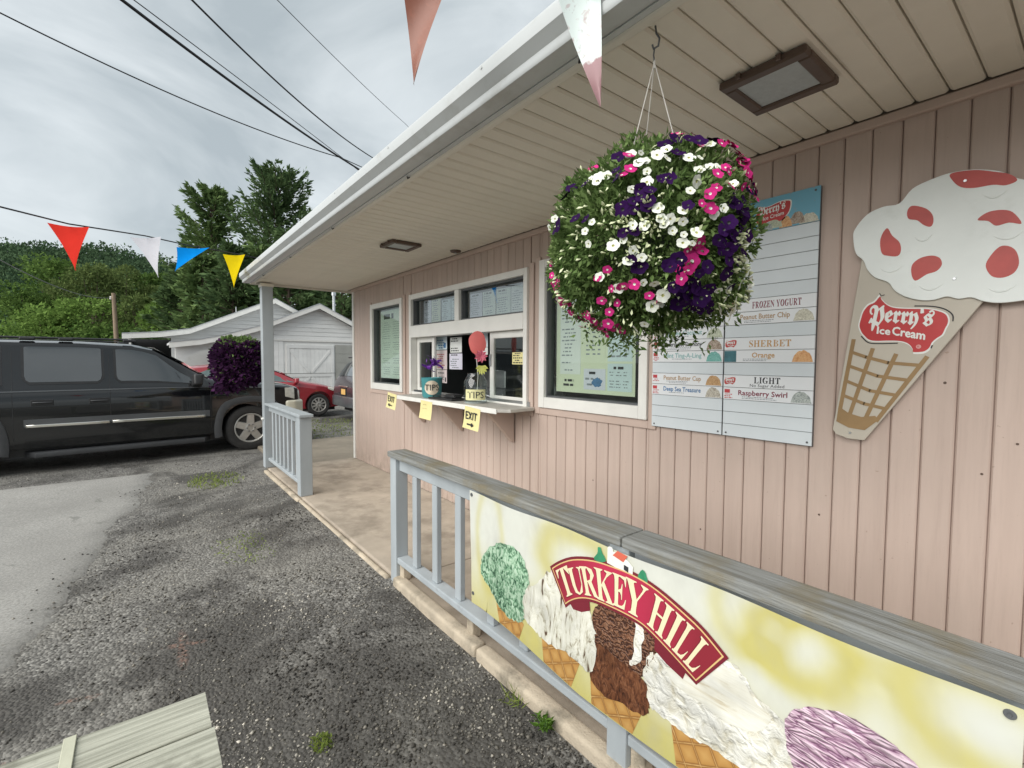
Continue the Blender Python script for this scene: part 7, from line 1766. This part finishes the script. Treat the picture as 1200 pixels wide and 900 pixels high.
def conifer(name, label, px, d, h, rad, mname, n=9000, leaf=0.42, gaps=0.25, upturn=0.35, base=0.06, group='trees behind the white garage', seed=1, irregular=0.0, taper=0.75):
    p0 = survey(px, d); r = random.Random(seed)
    t = thing(name, label, 'tree', p0, group=group)
    b = MB(); b.tube([p0, p0+Vector((0, 0, h*0.5)), p0+Vector((0.05, 0.05, h*0.97))], [h*0.017, h*0.011, 0.03], 8); tk = b.build('trunk', M['bark'], t, smooth=60)
    P, D, br = [], [], MB()
    nb = int(60+h*7)
    per = n//nb
    for k in range(nb):
        q = base+(1-base)*(k/nb)**0.92; z = h*q
        L = rad*(1-q)**taper*(0.62+0.5*r.random()) + 0.25
        if irregular: L *= 1-irregular*r.random()
        if r.random() < gaps*0.5: L *= 0.45
        a = r.uniform(0, 2*pi); d3 = Vector((cos(a), sin(a), 0)); rise = (-0.18+0.75*q)
        pts = [p0+Vector((0, 0, z))+d3*L*s_+Vector((0, 0, rise*L*s_+upturn*L*s_*s_*0.6)) for s_ in (0, .33, .66, 1)]
        br.tube(pts, [0.05, 0.035, 0.02, 0.008], 4)
        side = Vector((-sin(a), cos(a), 0))
        for _ in range(per):
            s_ = r.random()**0.6; i = min(int(s_*3), 2); c = pts[i].lerp(pts[i+1], s_*3-i)
            wd = 0.30*L*(1-s_*0.75)*r.gauss(0, 0.75)
            P.append(c+side*wd+Vector((0, 0, r.gauss(-0.03, .10)-abs(wd)*0.25))); D.append(d3*0.9+side*(0.6 if wd > 0 else -0.6)+Vector((0, 0, 0.15+0.5*upturn*s_)))
    br.build('limbs', M['bark'], tk, recalc=False)
    V, F = leaves(np.array(P), np.array(D), leaf, 0.34, 0.35, fold=0.05)
    link('crown', fastmesh('crown', V-np.array(p0), F, LM[mname]), t)

def broadleaf(name, label, px, d, h, wd, mname, n=7000, leaf=0.30, group='leafy trees at the foot of the hill', seed=1, z0=0.12):
    p0 = survey(px, d); r = random.Random(seed)
    t = thing(name, label, 'tree', p0, group=group)
    b = MB(); b.tube([p0, p0+Vector((0.1, 0, h*0.3)), p0+Vector((0, 0.1, h*0.75))], [h*0.025, h*0.018, 0.04], 8)
    cl = []
    for _ in range(26):
        z = h*(z0+(0.92-z0)*r.random()**0.8); q = (z/h-z0)/(1-z0); R_ = wd*0.5*sqrt(max(0.05, 1-(2*q-0.85)**2*0.75))
        a = r.uniform(0, 2*pi); rr = R_*r.random()**0.5
        cl.append((p0+Vector((rr*cos(a), rr*sin(a), z)), wd*(0.13+0.12*r.random())))
    for c, s_ in cl[:10]: b.tube([p0+Vector((0, 0, h*0.22)), p0.lerp(c, 0.5)+Vector((0, 0, h*0.12)), c], [h*0.010, h*0.007, 0.015], 5)
    b.build('trunk', M['bark'], t, smooth=60)
    P, D = [], []
    for k in range(n):
        c, s_ = cl[r.randrange(len(cl))]; dv_ = Vector((r.gauss(0, 1), r.gauss(0, 1), r.gauss(0, 1))).normalized()
        if dv_.z < -0.3 and r.random() < 0.6: continue
        P.append(c+Vector((dv_.x, dv_.y, dv_.z*0.75))*s_*(0.65+0.42*r.random())); D.append(dv_*0.6+Vector((0, 0, 0.1)))
    V, F = leaves(np.array(P), np.array(D), leaf, 0.62, 0.8)
    link('crown', fastmesh('crown', V-np.array(p0), F, LM[mname]), t)

def woods():
    conifer('spruce_tree', 'tall broad spruce with upturned branch tips rising above the porch roof corner', 330, 40, 16.6, 5.2, 'deep', 16000, 0.42, 0.4, 0.85, group=None, seed=3, taper=0.45)
    conifer('pine_tree', 'tall clumpy pine left of the tallest spruce, its crown broken into tufts', 252, 41, 16.0, 5.4, 'pine', 17000, 0.42, 0.6, 0.45, group=None, seed=9, irregular=0.5, taper=0.40)
    for i, (px, d, h, rd, m_) in enumerate(((215, 34, 8.0, 3.2, 'deep'), (240, 31, 8.2, 3.0, 'pine'), (275, 30, 8.6, 3.0, 'deep'), (305, 32, 9.0, 3.2, 'pine'), (340, 30, 9.4, 3.0, 'deep'), (372, 33, 10.0, 3.4, 'pine'), (402, 30, 9.6, 3.0, 'deep'), (432, 33, 10.0, 3.4, 'deep'))):
        conifer('spruce_tree', ['dark spruce behind the white garage, leftmost of the row','greener spruce second from the left behind the white garage','dark spruce above the flared left end of the garage roof','greener spruce directly left of the grey porch post','dark spruce directly behind the porch post and twin gables','greener spruce above the front gable peak of the garage','dark spruce above the garage flue pipe','dark spruce mostly hidden behind the far corner of the stand','greener spruce hidden behind the far wall of the stand'][i], px, d, h, rd, m_, 5200, 0.42, 0.25, 0.2, base=0.03, seed=20+i, group='dark spruces behind the white garage')
    for i, (px, d, h, wd, m_, lab) in enumerate(((40, 52, 9.5, 7.0, 'mid', 'mid green tree behind the red pennant, nearest the left edge'), (78, 55, 13.2, 7.5, 'mid', 'tall green tree right below the red pennant tip'), (112, 50, 11.6, 6.5, 'olive', 'olive green tree between the red and white pennants'), (148, 54, 12.4, 7.0, 'olive', 'olive crown left of the white pennant tip'),
                                                   (182, 58, 12.6, 6.0, 'mid', 'green tree just below the white pennant tip'), (12, 40, 4.6, 5.5, 'mid', 'low dark bush at the far left above the car roof'), (55, 36, 5.6, 5.5, 'light', 'low light green bush above the rear of the black SUV'), (98, 38, 6.2, 5.2, 'light', 'light green bush left of the wooden utility pole'),
                                                   (165, 40, 7.4, 4.6, 'olive', 'yellowish bush right of the wooden utility pole'), (200, 38, 6.0, 4.4, 'light', 'bright green rounded tree above the white garage roof'), (132, 34, 3.8, 5.0, 'mid', 'dark low bush behind the foot of the utility pole'))):
        broadleaf('leafy_tree', lab, px, d, h, wd, m_, 6500 if h > 8 else 5200, 0.32 if h > 8 else 0.27, seed=50+i)
woods()

def hill():
    """wooded ridge far left; terrain sheet plus the forest standing on it"""
    nb, nr = 70, 16; V, F = [], []
    def top(px):
        return 37.5*np.interp(px, [-500, -200, -60, 40, 120, 190, 260, 420, 700], [0.75, 1.05, 1.02, 0.98, 0.96, 0.84, 0.55, 0.42, 0.30])*1.0
    pxs = np.linspace(-700, 750, nb)
    def hz(px, q): return float(top(px))*(q**1.15)+mnoise.noise(Vector((px*0.02, q*3, 0)))*1.6*q - 0.3*(1-q)
    for px in pxs:
        for j in range(nr):
            q = j/(nr-1); d = 70+95*q; p = survey(px, d); V.append((p.x, p.y, hz(px, q)))
        p = survey(px, 240); V.append((p.x, p.y, -3))
    k = nr+1
    for i in range(nb-1):
        for j in range(k-1): F.append((i*k+j, (i+1)*k+j, (i+1)*k+j+1, i*k+j+1))
    me = newmesh('hill', V, F, mat('hill undergrowth', (0.03, 0.05, 0.022), 0.9, 0.3, 0.2, 0)); me.shade_smooth(); link('hill', me, kind='structure')
    r = random.Random(77); P, D = [], []
    for _ in range(1300):
        px = r.uniform(-260, 330); q = r.random()**0.7; d = 70+95*q; p = survey(px, d); s_ = 2.0+2.2*r.random(); c = Vector((p.x, p.y, hz(px, q)+s_*0.5))
        for __ in range(75):
            dv_ = Vector((r.gauss(0, 1), r.gauss(0, 1), abs(r.gauss(0, 1)))).normalized(); P.append(c+Vector((dv_.x, dv_.y, dv_.z*1.2))*s_*(0.7+0.35*r.random())); D.append(dv_)
    Vv, Ff = leaves(np.array(P), np.array(D), 0.85, 0.7, 0.8)
    o = link('hillside_forest', fastmesh('hillside_forest', Vv, Ff, leafmat('hillside leaves', (0.032, 0.062, 0.036), (0.105, 0.165, 0.085), 0.2, 0.08)), kind='stuff'); o['label'] = 'dense dark green forest covering the ridge at the far left'
hill()

# ================================================================== POLE AND WIRES
def utility_pole():
    p = survey(139, 30); t = thing('utility_pole', 'weathered wooden utility pole leaning slightly beside the white garage roof', 'utility pole', p)
    b = MB(); b.tube([p, p+Vector((-0.15, -0.12, 5.75))], [0.15, 0.11], 10); b.build('shaft', M['polewood'], t, smooth=60)
    q = p+Vector((-0.15, -0.12, 5.45)); b = MB(); b.lathe([(0.05, 0), (0.07, 0.05), (0.04, 0.1), (0.06, 0.16), (0.03, 0.2)], q+Vector((-0.12, -0.15, -0.1)), n=10); b.build('insulator', M['white'], t, smooth=50)
    a = q+Vector((-0.12, -0.15, 0.0)); e = Vector((-20.5, -3.18, 4.52)); f_ = e+(e-a).normalized()*14+Vector((0, 0, 0.9))
    o = MB(); o.tube(catenary([a, e], 14, 0.35)+catenary([e, f_], 10, 0.1), 0.017, 5)
    tag(o.build('overhead_wire', mat('grey wire', (0.17, 0.18, 0.17), 0.6), None), 'thin pale service wire running left from the wooden utility pole over the trees', 'wire')
utility_pole()

def wires():
    for a, e, sag, r_, lab in (((-13.379, -1.918, 8.171), (-16.446, 5.54, 8.435), 0.22, 0.016, 'sagging black wire crossing the sky lowest from the left edge'), ((-10.626, -0.077, 7.667), (-16.074, 5.984, 8.063), 0.10, 0.030, 'thickest black overhead cable running down to the porch roof'),
                             ((-10.501, 0.082, 7.668), (-16.3, 5.85, 8.22), -0.02, 0.010, 'thin grey wire just above the thickest overhead cable'), ((-9.894, 0.854, 7.673), (-15.786, 6.38, 8.44), 0.20, 0.018, 'black overhead wire right of the thickest cable'), ((-9.002, 1.989, 7.68), (-15.156, 7.273, 9.599), 0.05, 0.007, 'faint thin wire highest over the porch roof')):
        a, e = Vector(a), Vector(e); d = (e-a)
        pts = catenary([a-d*0.9+Vector((0, 0, 0.5)), a], 8, 0.05)[:-1]+catenary([a, e], 24, sag)[:-1]+catenary([e, e+d*0.9+Vector((0, 0, 0.2))], 8, 0.1)
        b = MB(); b.tube(pts, r_, 6); tag(b.build('overhead_wire', M['cable'], None), lab, 'wire', 'overhead wires')
wires()

# ================================================================== WEEDS AND GRASS
def tuft(name, label, c, n, rad, hgt, m, wd=0.012, seed=1, flat=0.5):
    r = random.Random(seed); P, D = [], []
    for _ in range(n):
        a = r.uniform(0, 2*pi); q = rad*r.random()**0.6; P.append(Vector(c)+Vector((q*cos(a)*1.2, q*sin(a)*0.8, 0))); D.append(Vector((r.gauss(0, flat), r.gauss(0, flat), 1)))
    V, F = leaves(np.array(P), np.array(D), hgt, wd/hgt, 0.12, fold=0.06)
    o = link(name, fastmesh(name, V-np.array(c), F, m), None, c, kind='stuff'); o['label'] = label
tuft('grass_patch', 'small bright patch of grass in the gravel before the far porch post', (-7.15, 0.74, gz(-7.15, 0.74)), 420, 0.40, 0.055, M['grass'], 0.008, 1, 0.9)
tuft('grass_patch', 'sparse moss green grass in the gravel by the walkway', (-4.45, 0.70, gz(-4.45, 0.7)+0.004), 260, 0.35, 0.03, M['grass'], 0.007, 2, 1.2)
tuft('grass_patch', 'tiny moss clump in the gravel right of the wooden table', (-1.95, 0.55, gz(-1.95, 0.55)+0.004), 160, 0.05, 0.02, M['grass'], 0.006, 3, 1.0)
tuft('grass_patch', 'sparse grass in the open ground between the porch and the red car', (-11.3, 3.4, 0.0), 1500, 1.7, 0.05, M['grass'], 0.012, 4, 1.0)
def weed():
    c = Vector((-1.40, 1.285, 0.055)); t = thing('weed', 'leafy green weed growing at the kerb below the banner', 'weed', c); r = random.Random(4)
    P, D = [], []
    st_ = MB()
    for k in range(6):
        a = r.uniform(0, 2*pi); tip = c+Vector((0.032*cos(a), 0.022*sin(a)-0.012, 0.04+0.055*r.random())); st_.tube([c, c.lerp(tip, 0.5)+Vector((0, 0, 0.012)), tip], [0.0022, 0.0018, 0.001], 5)
        for q in (0.45, 0.6, 0.75, 0.9, 1.0):
            for s_ in (-1, 1): P.append(c.lerp(tip, q)); D.append(Vector((cos(a+s_*1.1), sin(a+s_*1.1), 0.35)))
    st_.build('stems', M['stem'], t)
    V, F = leaves(np.array(P), np.array(D), 0.034, 0.34, 0.2); link('leaves', fastmesh('leaves', V-np.array(c), F, M['weed']), t)
weed()
tuft('grass_patch', 'dry grass wisps at the kerb left of the leafy weed', (-1.62, 1.29, 0.055), 40, 0.05, 0.07, M['grass'], 0.004, 5, 0.6)
